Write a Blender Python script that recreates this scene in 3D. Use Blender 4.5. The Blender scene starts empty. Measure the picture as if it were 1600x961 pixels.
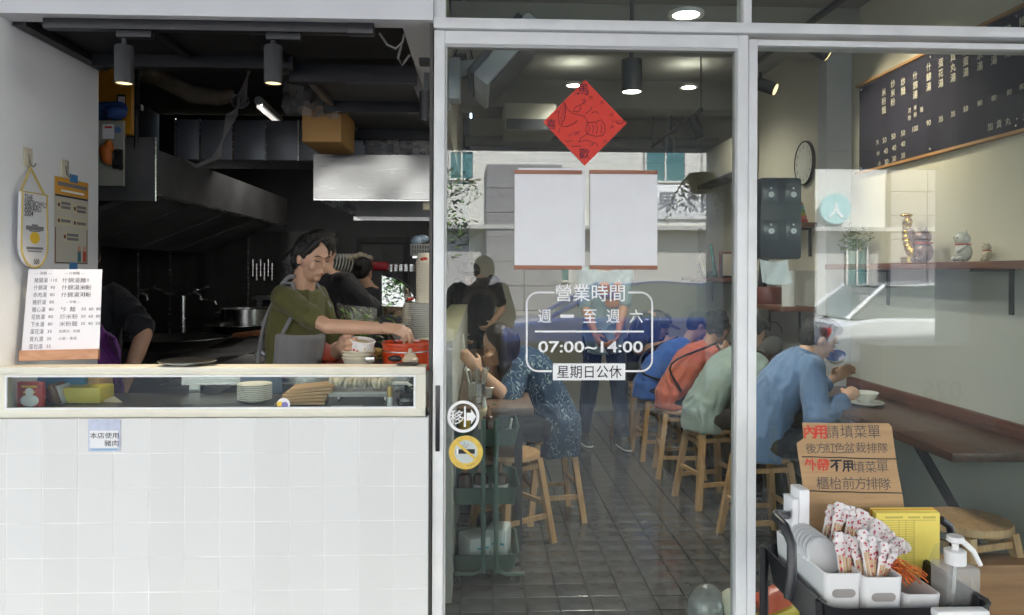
import bpy, bmesh, math, random
from mathutils import Vector, Matrix, noise
R = math.radians
random.seed(7)
sc = bpy.context.scene
C = sc.collection

# ------------------------------------------------------------------ camera, sky, sun, exposure
F, HZ, CY, CH = 1200.0, 425.0, -2.45, 1.40          # focal length in photo pixels, horizon row, camera y and height
YAW, ROLL = R(2.29), 0.004
cam = bpy.data.cameras.new('camera'); cam_o = bpy.data.objects.new('camera', cam); C.objects.link(cam_o)
cam.sensor_width = 36.0; cam.lens = F / 1600 * 36; cam.shift_y = -(480.5 - HZ) / 1600
cam.clip_start = 0.05; cam.clip_end = 400
cam_o.matrix_world = Matrix.Translation((0, CY, CH)) @ Matrix.Rotation(-YAW, 4, 'Z') @ Matrix.Rotation(R(90), 4, 'X') @ Matrix.Rotation(ROLL, 4, 'Z')
sc.camera = cam_o
SUN_EL, SUN_AZ = R(52), R(20)                        # the sun stands behind the shop and lights the far side of the street
w = bpy.data.worlds.new('World'); sc.world = w; w.use_nodes = True
nt = w.node_tree; bgn = nt.nodes['Background']; sky = nt.nodes.new('ShaderNodeTexSky')
sky.sky_type = 'NISHITA'; sky.sun_disc = False; sky.sun_elevation = SUN_EL; sky.sun_rotation = SUN_AZ
nt.links.new(sky.outputs[0], bgn.inputs[0]); bgn.inputs[1].default_value = 0.15
sun = bpy.data.lights.new('sun', 'SUN'); sun.energy = 5.0; sun.angle = R(0.5); sun.color = (1, .96, .9)
sun_o = bpy.data.objects.new('sun', sun); C.objects.link(sun_o)
sd = Vector((math.sin(SUN_AZ) * math.cos(SUN_EL), math.cos(SUN_AZ) * math.cos(SUN_EL), math.sin(SUN_EL)))
sun_o.rotation_euler = sd.to_track_quat('Z', 'Y').to_euler()
sun_o.location = (0, 20, 30)
sc.view_settings.view_transform = 'Standard'; sc.view_settings.look = 'None'
sc.view_settings.exposure = 3.28; sc.view_settings.gamma = 1; sc.view_settings.use_curve_mapping = False
cy = sc.cycles
cy.use_denoising = True; cy.max_bounces = 10; cy.diffuse_bounces = 5; cy.glossy_bounces = 4; cy.transparent_max_bounces = 24
cy.transmission_bounces = 6; cy.sample_clamp_indirect = 6; cy.caustics_reflective = False; cy.caustics_refractive = False
try: cy.denoiser = 'OPENIMAGEDENOISE'
except Exception: pass

def W(px, py, Y):
    """World point seen at photo pixel (px, py) on the vertical plane Y metres behind the shop front."""
    u, v = (px - 800) / F, (HZ - py) / F
    us, vs = u * math.cos(ROLL) - v * math.sin(ROLL), u * math.sin(ROLL) + v * math.cos(ROLL)
    ca, sa = math.cos(YAW), math.sin(YAW)
    t = (Y - CY) / (ca - us * sa)
    return Vector((t * (sa + us * ca), Y, CH + t * vs))
def PXM(Y): return (Y - CY) / F                        # metres per photo pixel at that depth

# ------------------------------------------------------------------ materials
MATS = {}
def lin(c):
    return tuple(((x / 255) / 12.92 if x / 255 <= .04045 else (((x / 255) + .055) / 1.055) ** 2.4) for x in c)
def M(name, col, rough=.6, metal=0., var=.12, vs=6., bump=0., bs=60., spec=.5, emit=None, coat=0., stretch=None, alpha=1., sheen=0.):
    if name in MATS: return MATS[name]
    m = bpy.data.materials.new(name); m.use_nodes = True; MATS[name] = m
    n = m.node_tree.nodes; L = m.node_tree.links; b = n['Principled BSDF']
    tc = n.new('ShaderNodeTexCoord'); src = tc.outputs['Object']
    if stretch:
        mp = n.new('ShaderNodeMapping'); mp.inputs['Scale'].default_value = stretch; L.new(src, mp.inputs[0]); src = mp.outputs[0]
    nz = n.new('ShaderNodeTexNoise'); nz.inputs['Scale'].default_value = vs; nz.inputs['Detail'].default_value = 5; L.new(src, nz.inputs['Vector'])
    if var > 0:
        rp = n.new('ShaderNodeValToRGB'); L.new(nz.outputs[0], rp.inputs[0])
        rp.color_ramp.elements[0].position = .3; rp.color_ramp.elements[1].position = .7
        rp.color_ramp.elements[0].color = tuple(max(0, x * (1 - var)) for x in col) + (1,)
        rp.color_ramp.elements[1].color = tuple(min(1, x * (1 + var * .6)) for x in col) + (1,)
        L.new(rp.outputs[0], b.inputs['Base Color'])
        mr = n.new('ShaderNodeMapRange'); mr.inputs[3].default_value = max(.02, rough - .08); mr.inputs[4].default_value = min(1, rough + .08)
        L.new(nz.outputs[0], mr.inputs[0]); L.new(mr.outputs[0], b.inputs['Roughness'])
    else:
        b.inputs['Base Color'].default_value = tuple(col) + (1,); b.inputs['Roughness'].default_value = rough
    b.inputs['Metallic'].default_value = metal; b.inputs['Specular IOR Level'].default_value = spec
    b.inputs['Coat Weight'].default_value = coat; b.inputs['Alpha'].default_value = alpha; b.inputs['Sheen Weight'].default_value = sheen
    if bump > 0:
        n2 = n.new('ShaderNodeTexNoise'); n2.inputs['Scale'].default_value = bs; n2.inputs['Detail'].default_value = 4; L.new(src, n2.inputs['Vector'])
        bp = n.new('ShaderNodeBump'); bp.inputs['Strength'].default_value = bump; bp.inputs['Distance'].default_value = .01
        L.new(n2.outputs[0], bp.inputs['Height']); L.new(bp.outputs[0], b.inputs['Normal'])
    if emit:
        b.inputs['Emission Color'].default_value = tuple(emit[:3]) + (1,); b.inputs['Emission Strength'].default_value = emit[3]
    return m
def glass(name, tint=(.93, .97, .95), f0=.045, rough=0.0, dirt=.03):
    """Flat pane: straight-through transmission plus a Schlick mirror reflection on each face, with a little dust."""
    if name in MATS: return MATS[name]
    m = bpy.data.materials.new(name); m.use_nodes = True; MATS[name] = m
    n = m.node_tree.nodes; L = m.node_tree.links; n.remove(n['Principled BSDF']); out = n['Material Output']
    tr = n.new('ShaderNodeBsdfTransparent'); tr.inputs[0].default_value = tuple(tint) + (1,)
    gl = n.new('ShaderNodeBsdfGlossy'); gl.inputs['Roughness'].default_value = rough
    lw = n.new('ShaderNodeLayerWeight'); lw.inputs[0].default_value = .5
    pw = n.new('ShaderNodeMath'); pw.operation = 'POWER'; pw.inputs[1].default_value = 5; L.new(lw.outputs['Facing'], pw.inputs[0])
    ma = n.new('ShaderNodeMath'); ma.operation = 'MULTIPLY_ADD'; ma.inputs[1].default_value = 1 - f0; ma.inputs[2].default_value = f0; L.new(pw.outputs[0], ma.inputs[0])
    mx = n.new('ShaderNodeMixShader'); L.new(ma.outputs[0], mx.inputs[0]); L.new(tr.outputs[0], mx.inputs[1]); L.new(gl.outputs[0], mx.inputs[2])
    df = n.new('ShaderNodeBsdfDiffuse'); df.inputs[0].default_value = (.6, .6, .58, 1)
    tc = n.new('ShaderNodeTexCoord'); nz = n.new('ShaderNodeTexNoise'); nz.inputs['Scale'].default_value = 3.5; nz.inputs['Detail'].default_value = 8; L.new(tc.outputs['Object'], nz.inputs['Vector'])
    mr = n.new('ShaderNodeMapRange'); mr.inputs[1].default_value = .45; mr.inputs[2].default_value = .8; mr.inputs[3].default_value = dirt * .15; mr.inputs[4].default_value = dirt; L.new(nz.outputs[0], mr.inputs[0])
    m2 = n.new('ShaderNodeMixShader'); L.new(mr.outputs[0], m2.inputs[0]); L.new(mx.outputs[0], m2.inputs[1]); L.new(df.outputs[0], m2.inputs[2])
    L.new(m2.outputs[0], out.inputs[0]); return m
def wood(name, c1, c2, rough=.5, axis='X', sc_=1.):
    if name in MATS: return MATS[name]
    m = bpy.data.materials.new(name); m.use_nodes = True; MATS[name] = m
    n = m.node_tree.nodes; L = m.node_tree.links; b = n['Principled BSDF']
    tc = n.new('ShaderNodeTexCoord'); mp = n.new('ShaderNodeMapping'); s = {'X': (1.5, 22, 22), 'Y': (22, 1.5, 22), 'Z': (22, 22, 1.5)}[axis]
    mp.inputs['Scale'].default_value = tuple(x * sc_ for x in s); L.new(tc.outputs['Object'], mp.inputs[0])
    nz = n.new('ShaderNodeTexNoise'); nz.inputs['Scale'].default_value = 2.2; nz.inputs['Detail'].default_value = 7; nz.inputs['Distortion'].default_value = .6; L.new(mp.outputs[0], nz.inputs['Vector'])
    rp = n.new('ShaderNodeValToRGB'); rp.color_ramp.elements[0].position = .32; rp.color_ramp.elements[1].position = .68
    rp.color_ramp.elements[0].color = tuple(c1) + (1,); rp.color_ramp.elements[1].color = tuple(c2) + (1,)
    L.new(nz.outputs[0], rp.inputs[0]); L.new(rp.outputs[0], b.inputs['Base Color']); b.inputs['Roughness'].default_value = rough
    bp = n.new('ShaderNodeBump'); bp.inputs['Strength'].default_value = .15; bp.inputs['Distance'].default_value = .004; L.new(nz.outputs[0], bp.inputs['Height']); L.new(bp.outputs[0], b.inputs['Normal'])
    return m
def lamp_mat(name, col, s):
    return M(name, (.9, .9, .85), .4, var=0, emit=(col[0], col[1], col[2], s))

# ------------------------------------------------------------------ mesh collector
ORG = {}
class MB:
    def __init__(s): s.v = []; s.f = []
    def add(s, vs, fs):
        o = len(s.v); s.v += [Vector(v) for v in vs]; s.f += [tuple(i + o for i in f) for f in fs]; return s
    def box(s, c, d, rot=None, bev=0.):
        x, y, z = d[0] / 2, d[1] / 2, d[2] / 2; c = Vector(c)
        if bev <= 0:
            vs = [Vector((i * x, j * y, k * z)) for i in (-1, 1) for j in (-1, 1) for k in (-1, 1)]
            fs = [(0, 1, 3, 2), (4, 6, 7, 5), (0, 4, 5, 1), (2, 3, 7, 6), (0, 2, 6, 4), (1, 5, 7, 3)]
        else:
            bm = bmesh.new(); bmesh.ops.create_cube(bm, size=1)
            for v in bm.verts: v.co = Vector((v.co.x * d[0], v.co.y * d[1], v.co.z * d[2]))
            bmesh.ops.bevel(bm, geom=bm.edges[:], offset=min(bev, min(d) * .45), segments=2, affect='EDGES', profile=.5)
            bm.verts.index_update(); vs = [v.co.copy() for v in bm.verts]; fs = [tuple(v.index for v in f.verts) for f in bm.faces]; bm.free()
        if rot is not None:
            m = rot if isinstance(rot, Matrix) else Matrix.Rotation(rot, 3, 'Z'); vs = [m @ v for v in vs]
        return s.add([v + c for v in vs], fs)
    def b2(s, a, b, bev=0.):
        a, b = Vector(a), Vector(b); return s.box((a + b) / 2, [abs(b[i] - a[i]) for i in range(3)], bev=bev)
    def rings(s, rs, cap=True, closed=False):
        o = len(s.v); n = len(rs[0])
        for r in rs: s.v += [Vector(p) for p in r]
        m = len(rs)
        for i in range(m if closed else m - 1):
            for j in range(n):
                a, b = o + i * n + j, o + i * n + (j + 1) % n; c, d = o + ((i + 1) % m) * n + (j + 1) % n, o + ((i + 1) % m) * n + j
                s.f.append((a, b, c, d))
        if cap and not closed:
            s.f.append(tuple(o + j for j in range(n))[::-1]); s.f.append(tuple(o + (m - 1) * n + j for j in range(n)))
        return s
    def cyl(s, a, b, r0, r1=None, seg=12):
        return s.tube([a, b], [r0, r0 if r1 is None else r1], seg)
    def tube(s, pts, r, seg=8, closed=False):
        pts = [Vector(p) for p in pts]; n = len(pts); rr = r if isinstance(r, (list, tuple)) else [r] * n; out = []; prev = None
        for i, p in enumerate(pts):
            t = (pts[(i + 1) % n] - pts[i - 1]) if closed else (pts[min(i + 1, n - 1)] - pts[max(i - 1, 0)])
            t.normalize()
            if prev is None:
                u = t.orthogonal().normalized()
            else:
                u = (prev - t * prev.dot(t)); u = u.normalized() if u.length > 1e-6 else t.orthogonal().normalized()
            prev = u; w_ = t.cross(u)
            out.append([p + (u * math.cos(k * 2 * math.pi / seg) + w_ * math.sin(k * 2 * math.pi / seg)) * rr[i] for k in range(seg)])
        return s.rings(out, True, closed)
    def lathe(s, prof, c=(0, 0, 0), seg=20, mat=None, close=False):
        c = Vector(c); rs = []
        for (r, z) in prof:
            ring = [Vector((max(r, 1e-4) * math.cos(k * 2 * math.pi / seg), max(r, 1e-4) * math.sin(k * 2 * math.pi / seg), z)) for k in range(seg)]
            rs.append([(mat @ p if mat is not None else p) + c for p in ring])
        return s.rings(rs, True, close)
    def ell(s, c, r, rot=None, seg=14, rg=8):
        c = Vector(c); rs = []
        for i in range(rg + 1):
            t = math.pi * i / rg; q = max(math.sin(t), .004)
            ring = [Vector((r[0] * q * math.cos(k * 2 * math.pi / seg), r[1] * q * math.sin(k * 2 * math.pi / seg), -r[2] * math.cos(t))) for k in range(seg)]
            rs.append([(rot @ p if rot is not None else p) + c for p in ring])
        return s.rings(rs)
    def caps(s, a, b, ra, rb, seg=12):
        a, b = Vector(a), Vector(b); d = (b - a)
        if d.length < 1e-5: return s.ell(a, (ra, ra, ra))
        t = d.normalized(); pts, rr = [], []
        for k in (90, 60, 30): pts.append(a - t * ra * math.sin(R(k))); rr.append(max(ra * math.cos(R(k)), .0008))
        pts.append(a); rr.append(ra); pts.append(b); rr.append(rb)
        for k in (30, 60, 90): pts.append(b + t * rb * math.sin(R(k))); rr.append(max(rb * math.cos(R(k)), .0008))
        return s.tube(pts, rr, seg)
    def prism(s, poly, depth, fn):
        """poly: 2D outline; fn(u, v, w) -> world; w runs 0..depth"""
        n = len(poly); o = len(s.v)
        for wv in (0, depth): s.v += [Vector(fn(u, v, wv)) for (u, v) in poly]
        s.f.append(tuple(o + i for i in range(n))); s.f.append(tuple(o + n + i for i in range(n))[::-1])
        for i in range(n): s.f.append((o + i, o + n + i, o + n + (i + 1) % n, o + (i + 1) % n))
        return s
    def mesh(s, name, org=Vector((0, 0, 0)), smooth=True):
        me = bpy.data.meshes.new(name); me.from_pydata([v - org for v in s.v], [], s.f)
        bm = bmesh.new(); bm.from_mesh(me); bmesh.ops.recalc_face_normals(bm, faces=bm.faces); bm.to_mesh(me); bm.free()
        if smooth and len(s.f) > 12:
            for p in me.polygons: p.use_smooth = True
            me.set_sharp_from_angle(angle=R(38))
        return me
    def build(s, name, mat, parent=None, smooth=True):
        org = ORG.get(parent, Vector((0, 0, 0))) if parent else Vector((0, 0, 0))
        g = parent
        me = s.mesh(name, org, smooth); me.materials.append(mat)
        o = bpy.data.objects.new(name, me); C.objects.link(o)
        if parent: o.parent = parent
        ORG[o] = org
        return o
    def solo(s, name, mat, label=None, cat=None, group=None, kind=None, smooth=True):
        """a one-mesh top-level object with its origin at its base centre"""
        xs = [v.x for v in s.v]; ys = [v.y for v in s.v]; zs = [v.z for v in s.v]
        org = Vector(((min(xs) + max(xs)) / 2, (min(ys) + max(ys)) / 2, min(zs)))
        me = s.mesh(name, org, smooth); me.materials.append(mat)
        o = bpy.data.objects.new(name, me); C.objects.link(o); o.location = org; ORG[o] = org
        tag(o, label, cat, group, kind); return o
def tag(o, label=None, cat=None, group=None, kind=None):
    if label: o['label'] = label
    if cat: o['category'] = cat
    if group: o['group'] = group
    if kind: o['kind'] = kind
    return o
def thing(name, label, cat, loc=(0, 0, 0), group=None):
    o = bpy.data.objects.new(name, None); C.objects.link(o); o.location = loc; o.empty_display_size = .05
    ORG[o] = Vector(loc); return tag(o, label, cat, group)
def struct(name, mb, mat, smooth=True): return mb.solo(name, mat, kind='structure', smooth=smooth)
def dup(o, loc, rz=0., label=None, group=None, parent=None, scale=None, rot=None):
    c = o.copy(); C.objects.link(c)
    if parent is None:
        c.location = loc; c.rotation_euler = rot if rot is not None else (0, 0, rz)
        if scale: c.scale = scale
        if label: c['label'] = label
        if group: c['group'] = group
    else: c.parent = parent
    for ch in list(o.children): dup(ch, None, parent=c)
    return c
def piece(name, me, loc, parent, rot=None, scale=None):
    o = bpy.data.objects.new(name, me); C.objects.link(o); o.parent = parent; o.location = Vector(loc) - ORG[parent]
    if rot is not None: o.rotation_euler = rot
    if scale is not None: o.scale = scale
    return o

# ------------------------------------------------------------------ lettering
FRONT = Matrix(((1, 0, 0), (0, 0, -1), (0, 1, 0)))      # text x -> X, up -> Z, faces the street
RIGHTW = Matrix(((0, 0, -1), (-1, 0, 0), (0, 1, 0)))    # on the right wall, faces -X
LEFTW = Matrix(((0, 0, 1), (1, 0, 0), (0, 1, 0)))       # on the left reveal, faces +X
STREET = Matrix(((-1, 0, 0), (0, 0, 1), (0, 1, 0)))     # across the street, faces +Y
TXT = {}
def text(body, h, at, mat, parent, rot=FRONT, bold=0., name='lettering', width=None, align='C', squash=1.):
    key = (body, bold)
    if key not in TXT:
        c = bpy.data.curves.new('t', 'FONT'); c.body = body; c.size = 1; c.offset = bold; c.resolution_u = 3; c.space_line = 1.1
        if '\n' in body: c.align_x = 'CENTER'
        o = bpy.data.objects.new('t', c); C.objects.link(o)
        dg = bpy.context.evaluated_depsgraph_get(); me = bpy.data.meshes.new_from_object(o.evaluated_get(dg))
        bpy.data.objects.remove(o); bpy.data.curves.remove(c)
        TXT[key] = ([v.co.copy() for v in me.vertices], [tuple(p.vertices) for p in me.polygons]); bpy.data.meshes.remove(me)
    vs, fs = TXT[key]
    if not vs: return None
    x0, x1 = min(v.x for v in vs), max(v.x for v in vs); y0, y1 = min(v.y for v in vs), max(v.y for v in vs)
    s = h / (y1 - y0) if h else width / (x1 - x0); sx = (width / (x1 - x0)) if width else s * squash
    ax = {'C': (x0 + x1) / 2, 'L': x0, 'R': x1}[align]; ay = (y0 + y1) / 2
    mb = MB(); at = Vector(at)
    mb.v = [rot @ Vector(((v.x - ax) * sx, (v.y - ay) * s, 0)) + at for v in vs]; mb.f = list(fs)
    org = ORG.get(parent, Vector((0, 0, 0)))
    me = bpy.data.meshes.new(name); me.from_pydata([v - org for v in mb.v], [], mb.f); me.materials.append(mat)
    o = bpy.data.objects.new(name, me); C.objects.link(o); o.parent = parent; ORG[o] = org
    return o
def strokes(name, lines, r, mat, parent, fn):
    """hand-drawn lines: polylines in 2D mapped by fn, flattened round tubes"""
    mb = MB()
    for ln in lines: mb.tube([fn(*p) for p in ln], r, 4)
    return mb.build(name, mat, parent)

# common materials
WHITE = M('white_wall_paint', (.78, .79, .82), .75, var=.07, vs=2.5, bump=.08, bs=90)
ALU = M('white_aluminium', (.84, .85, .85), .38, var=.07, vs=9, bump=.03, bs=35)
CREAMF = M('cream_frame_paint', (.74, .71, .60), .42, var=.07, vs=7)
TILEW = M('white_glazed_tile', (.70, .70, .69), .28, var=0)
GROUTW = M('white_grout', (.80, .80, .78), .85, var=.16, vs=9)
BLACKM = M('black_powder_coat', (.012, .012, .016), .45, var=.2, vs=9)
DARKM = M('dark_grey_metal', (.04, .042, .05), .5, var=.2)
STEEL = M('stainless_steel', (.55, .55, .55), .26, 1, var=.1, vs=3, stretch=(1, 1, 30))
DSTEEL = M('sooty_steel', (.24, .24, .25), .45, .6, var=.35, vs=3)
KWALL = M('dark_kitchen_wall', (.09, .09, .095), .5, .2, var=.3, vs=3)
CREAMW = M('cream_wall_paint', (.62, .58, .47), .8, var=.05, vs=2, bump=.05, bs=80)
GREYW = M('grey_wall_paint', (.40, .40, .37), .8, var=.06, vs=2, bump=.05, bs=80)
CEIL = M('grey_ceiling_paint', (.30, .29, .26), .85, var=.08, vs=2)
INK = M('black_ink', (.015, .015, .018), .7, var=0)
REDINK = M('red_ink', (.55, .05, .03), .7, var=0)
PAPER = M('white_paper', (.80, .80, .82), .7, var=.03, vs=12, bump=.05, bs=30)
VINYL = M('white_vinyl_film', (.86, .86, .86), .5, var=0)
CERAM = M('white_ceramic', (.72, .72, .68), .18, var=.03)
WPLAS = M('white_plastic', (.74, .74, .74), .35, var=.03)
BPLAS = M('black_plastic', (.015, .015, .018), .35, var=.15)
SKIN = M('skin', (.53, .32, .22), .5, var=.06, vs=14, bump=.05, bs=160)
HAIR = M('black_hair', (.010, .009, .009), .38, var=.4, vs=30, stretch=(9, 9, 1.2), bump=1., bs=22)
GLASS = glass('window_glass')
BOXWOOD = wood('light_stool_wood', (.34, .19, .085), (.50, .31, .15), .45, 'Z')
DARKWOOD = wood('dark_table_wood', (.045, .022, .015), (.10, .05, .035), .32, 'Y')
REDWOOD = wood('red_brown_wood', (.24, .085, .045), (.36, .15, .085), .45, 'X')
CARD = M('cardboard', (.42, .27, .14), .85, var=.12, vs=9, bump=.08, bs=40, stretch=(1, 1, 12))
# ------------------------------------------------------------------ ground, street, far side of the street
ASPH = M('asphalt', (.055, .055, .058), .85, var=.25, vs=3, bump=.3, bs=120)
PAVE = M('pavement_tile', (.20, .19, .18), .6, var=.2, vs=4, bump=.1, bs=60)
CONC = M('concrete', (.34, .33, .31), .85, var=.15, vs=2, bump=.1, bs=40)
struct('ground', MB().b2((-150, -160, -.3), (150, 60, -.17)), CONC)
struct('road', MB().b2((-60, -19.5, -.165), (60, -5.6, -.12)), ASPH)
struct('pavement', MB().b2((-12, -5.4, -.14), (12, -.012, -.004)), PAVE)
struct('kerb', MB().b2((-60, -5.58, -.16), (60, -5.41, .0)), CONC)
struct('far_pavement', MB().b2((-60, -25, -.16), (60, -19.5, 0)), PAVE)
mk = MB()
for k in range(-8, 9): mk.b2((k * 4 - 1, -12.6, -.119), (k * 4 + 1, -12.48, -.115))
struct('lane_marking', mk, M('road_paint', (.7, .7, .66), .7, var=.2))

# ------------------------------------------------------------------ the shop's own building: arcade, ceiling, unseen upper block that shades the street
ARC = M('arcade_paint', (.62, .62, .62), .85, var=.1, vs=2)
struct('arcade_ceiling', MB().b2((-12, -5.2, 3.2), (12, 6, 3.35)), ARC)
struct('arcade_beam', MB().b2((-12, -5.2, 2.62), (12, -4.9, 3.195)), ARC)
struct('upper_shadow_block', MB().b2((-12, -5.25, 3.36), (12, 6, 4.5)), CONC)  # unseen block, height set so its shadow stops short of the parked cars
for x0, x1, in ((2.28, 3.17), (4.68, 6.2), (-5.6, -4.9)):
    struct('arcade_column', MB().b2((x0, -5.18, -.001), (x1, -4.6, 2.615), bev=.01), ARC)
struct('arcade_lintel', MB().b2((3.19, -5.12, 2.46), (4.66, -5.0, 2.615)), ARC)
cd = thing('conduit', 'ribbed white conduit running along the arcade ceiling', 'conduit', (0, -3.2, 3.0))
MB().cyl((-4, -3.2, 3.05), (4, -3.2, 3.05), .012, seg=8).build('pipe', WPLAS, cd)
cl = MB()
for k in range(40): cl.b2((-4 + k * .2, -3.222, 3.03), (-3.97 + k * .2, -3.178, 3.195))
tag(cl.build('clips', WPLAS, cd), kind='stuff')

# opposite building (seen mirrored in the glass)
WT = M('white_mosaic_wall', (.62, .60, .56), .6, var=.06, vs=3)
STONE = M('grey_stone_panel', (.20, .19, .205), .55, var=.2, vs=5, bump=.08, bs=60)
LGW = M('light_grey_render', (.38, .37, .36), .8, var=.1)
TEALG = M('teal_window_glass', (.05, .16, .17), .08, var=.1, spec=.8)
ob = thing('office_building', 'white tiled building with grey stone pillars mirrored in the shop glass', 'building', (4, -25.3, 0))
MB().b2((-30, -33, 3.1), (34, -25.3, 14)).build('wall', WT, ob)
MB().b2((-30, -33, -.1), (34, -25.6, 3.09)).build('ground_floor_wall', LGW, ob)
MB().b2((-30, -25.6, 2.95), (34, -25.0, 3.1)).build('ledge', LGW, ob)
pl = bpy.data.meshes.new('stone'); pm = MB().box((0, 0, 0), (1.36, .2, .86), bev=.02).mesh('stone_panel', smooth=False); pm.materials.append(STONE)
for px in (-12.5, .85, 15.7, -23):
    for i in range(2):
        for k in range(6): piece('stone_panel', pm, (px + i * 1.38 - .0, -25.15, .45 + k * .88), ob)
for wx, wz, ww, wh in ((-.72, 5.25, .8, .95), (6.7, 5.3, 1.4, 1.1), (2.8, 1.7, .8, 1.2), (-4.5, 5.25, 1.2, 1.1), (9.8, 5.3, 1.4, 1.1), (-8.5, 5.25, 1.2, 1.1), (14.0, 1.8, .7, 1.75), (19, 5.25, 1.3, 1.1), (12.6, 7.8, 1.3, 1.1), (5, 8, 1.3, 1.1), (-1, 8, 1.3, 1.1)):
    yb = -25.3 if wz > 3 else -25.6
    fr = MB(); t = .07
    fr.b2((wx - ww / 2 - t, yb, wz + wh / 2), (wx + ww / 2 + t, yb + .1, wz + wh / 2 + t)).b2((wx - ww / 2 - t, yb, wz - wh / 2 - t), (wx + ww / 2 + t, yb + .1, wz - wh / 2))
    fr.b2((wx - ww / 2 - t, yb, wz - wh / 2), (wx - ww / 2, yb + .1, wz + wh / 2)).b2((wx + ww / 2, yb, wz - wh / 2), (wx + ww / 2 + t, yb + .1, wz + wh / 2)).b2((wx - .03, yb, wz - wh / 2), (wx + .03, yb + .09, wz + wh / 2))
    f_ = fr.build('window', WT, ob); MB().b2((wx - ww / 2, yb + .005, wz - wh / 2), (wx + ww / 2, yb + .05, wz + wh / 2)).build('pane', TEALG, f_)
sg = thing('shop_sign', 'pale sign with grey characters on the building across the street', 'sign', (7.4, -25.28, 3.4))
MB().b2((5.2, -25.29, 3.35), (9.4, -25.2, 4.6), bev=.02).build('panel', M('sign_panel', (.68, .68, .7), .5, var=.04), sg)
text('自然果實', .75, (7.1, -25.19, 4.0), M('grey_sign_paint', (.16, .16, .19), .6, var=0), sg, STREET, .02)
rs = thing('round_sign', 'round teal shop sign on the building across the street', 'sign', (12.9, -25.2, 3.2))
MB().lathe([(.001, -.08), (.56, -.08), (.56, .08), (.001, .08)], (12.9, -25.0, 3.75), 28, Matrix.Rotation(R(90), 3, 'X')).build('disc', M('teal_sign_paint', (.36, .58, .58), .5, var=.05), rs)
text('人', .6, (12.9, -24.9, 3.7), M('white_sign_paint', (.75, .75, .75), .5, var=0), rs, STREET, .03)

# parked cars, scooter, tree, cabinet, fern: the street seen in the glass
def car(name, label, loc, rz, paint):
    t = thing(name, label, 'car', (0, 0, 0), 'cars parked at the kerb')
    P = M(name + '_paint_' + paint[0], paint[1], .22, .2, var=.05, coat=.8)
    side = [(-2.05, .28), (-2.1, .62), (-2.02, .86), (-1.35, .95), (1.2, .95), (2.0, .85), (2.12, .6), (2.1, .28)]
    def ring(y, sh, zs): return [(x * sh, y, z if z < .7 else z - zs) for x, z in side]
    MB().rings([ring(-.86, .97, .04), ring(-.8, 1, 0), ring(.8, 1, 0), ring(.86, .97, .04)]).build('body', P, t)
    cab = [(-1.75, .93), (-1.3, 1.42), (-.2, 1.5), (.55, 1.42), (1.3, .93)]
    MB().rings([[(x * .97, y * q, z) for x, z in cab] for y, q in ((-.72, 1.08), (-.62, 1), (.62, 1), (.72, 1.08))]).build('cabin_glass', M('car_glass', (.14, .17, .18), .05, var=0, spec=.8), t)  # glass colour lightened to stand in for sky mirrored in the windows
    rf = MB(); rf.rings([[(x, y, z) for x, z in ((-1.2, 1.45), (-.2, 1.525), (.5, 1.45), (-.2, 1.46))] for y in (-.66, .66)])
    for y in (-.7, .7):
        for a, b in (((-1.8, .94), (-1.22, 1.46)), ((.45, 1.46), (1.36, .94)), ((-.3, .94), (-.3, 1.5))): rf.cyl((a[0], y * 1.08, a[1]), (b[0], y * .93, b[1]), .035, seg=6)
    rf.build('roof', P, t)
    for x in (-1.3, 1.32):
        for y in (-.8, .8):
            wl = MB().lathe([(.18, -.1), (.3, -.1), (.31, -.07), (.31, .07), (.3, .1), (.18, .1)], (x, y, .31), 20, Matrix.Rotation(R(90), 3, 'X')).build('tyre', BPLAS, t)
            MB().lathe([(.01, -.09), (.19, -.09), (.19, .09), (.01, .09)], (x, y, .31), 14, Matrix.Rotation(R(90), 3, 'X')).build('rim', STEEL, wl)
    for y in (-.66, .66):
        MB().box((-2.06, y, .72), (.09, .3, .14), bev=.02).build('tail_light', M('red_lens', (.4, .01, .015), .15, var=0), t)
        MB().box((2.05, y, .68), (.1, .32, .13), bev=.02).build('headlight', M('clear_lens', (.7, .7, .72), .1, var=0), t)
    MB().box((-2.12, 0, .6), (.02, .4, .14)).build('number_plate', WPLAS, t)
    t.location = loc; t.rotation_euler = (0, 0, rz); t.scale = (1, 1, .92); return t
car('parked_car', 'dark blue hatchback parked at the kerb, mirrored in the sliding door', (2.35, -9.1, -.12), R(180), ('blue', (.02, .05, .22)))
car('parked_car', 'white saloon car parked at the kerb, mirrored in the right window', (7.1, -9.0, -.12), R(2), ('white', (.72, .74, .78)))
st = thing('scooter', 'light scooter parked across the kerb behind the blue car', 'scooter', (2.3, -11.2, -.12))
SP = M('scooter_paint', (.55, .6, .6), .3, var=.05, coat=.5)
mb = MB(); mb.tube([(1.75, -11.2, .35), (2.0, -11.2, .25), (2.4, -11.2, .25), (2.6, -11.2, .55), (2.72, -11.2, .85)], [.1, .14, .14, .1, .06], 8); mb.build('frame', SP, st)
MB().box((2.0, -11.2, .62), (.62, .28, .2), bev=.08).build('seat', BPLAS, st)
MB().box((2.66, -11.2, .75), (.12, .36, .5), bev=.06).build('front_shield', SP, st)
hb = MB(); hb.tube([(2.62, -9.92, 1.0), (2.7, -9.8, .95), (2.72, -11.2, .95), (2.7, -9.4, .95), (2.62, -9.28, 1.0)], .018, 6); hb.build('handlebar', BPLAS, st)
for y in (-9.9, -9.3):
    MB().ell((2.68, y, 1.15), (.02, .07, .05)).build('mirror', STEEL, st)
for x in (1.75, 2.85): MB().lathe([(.12, -.05), (.24, -.06), (.26, 0), (.24, .06), (.12, .05)], (x, -11.2, .26 - .12), 18, Matrix.Rotation(R(90), 3, 'X'), True).build('wheel', BPLAS, st)
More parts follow.
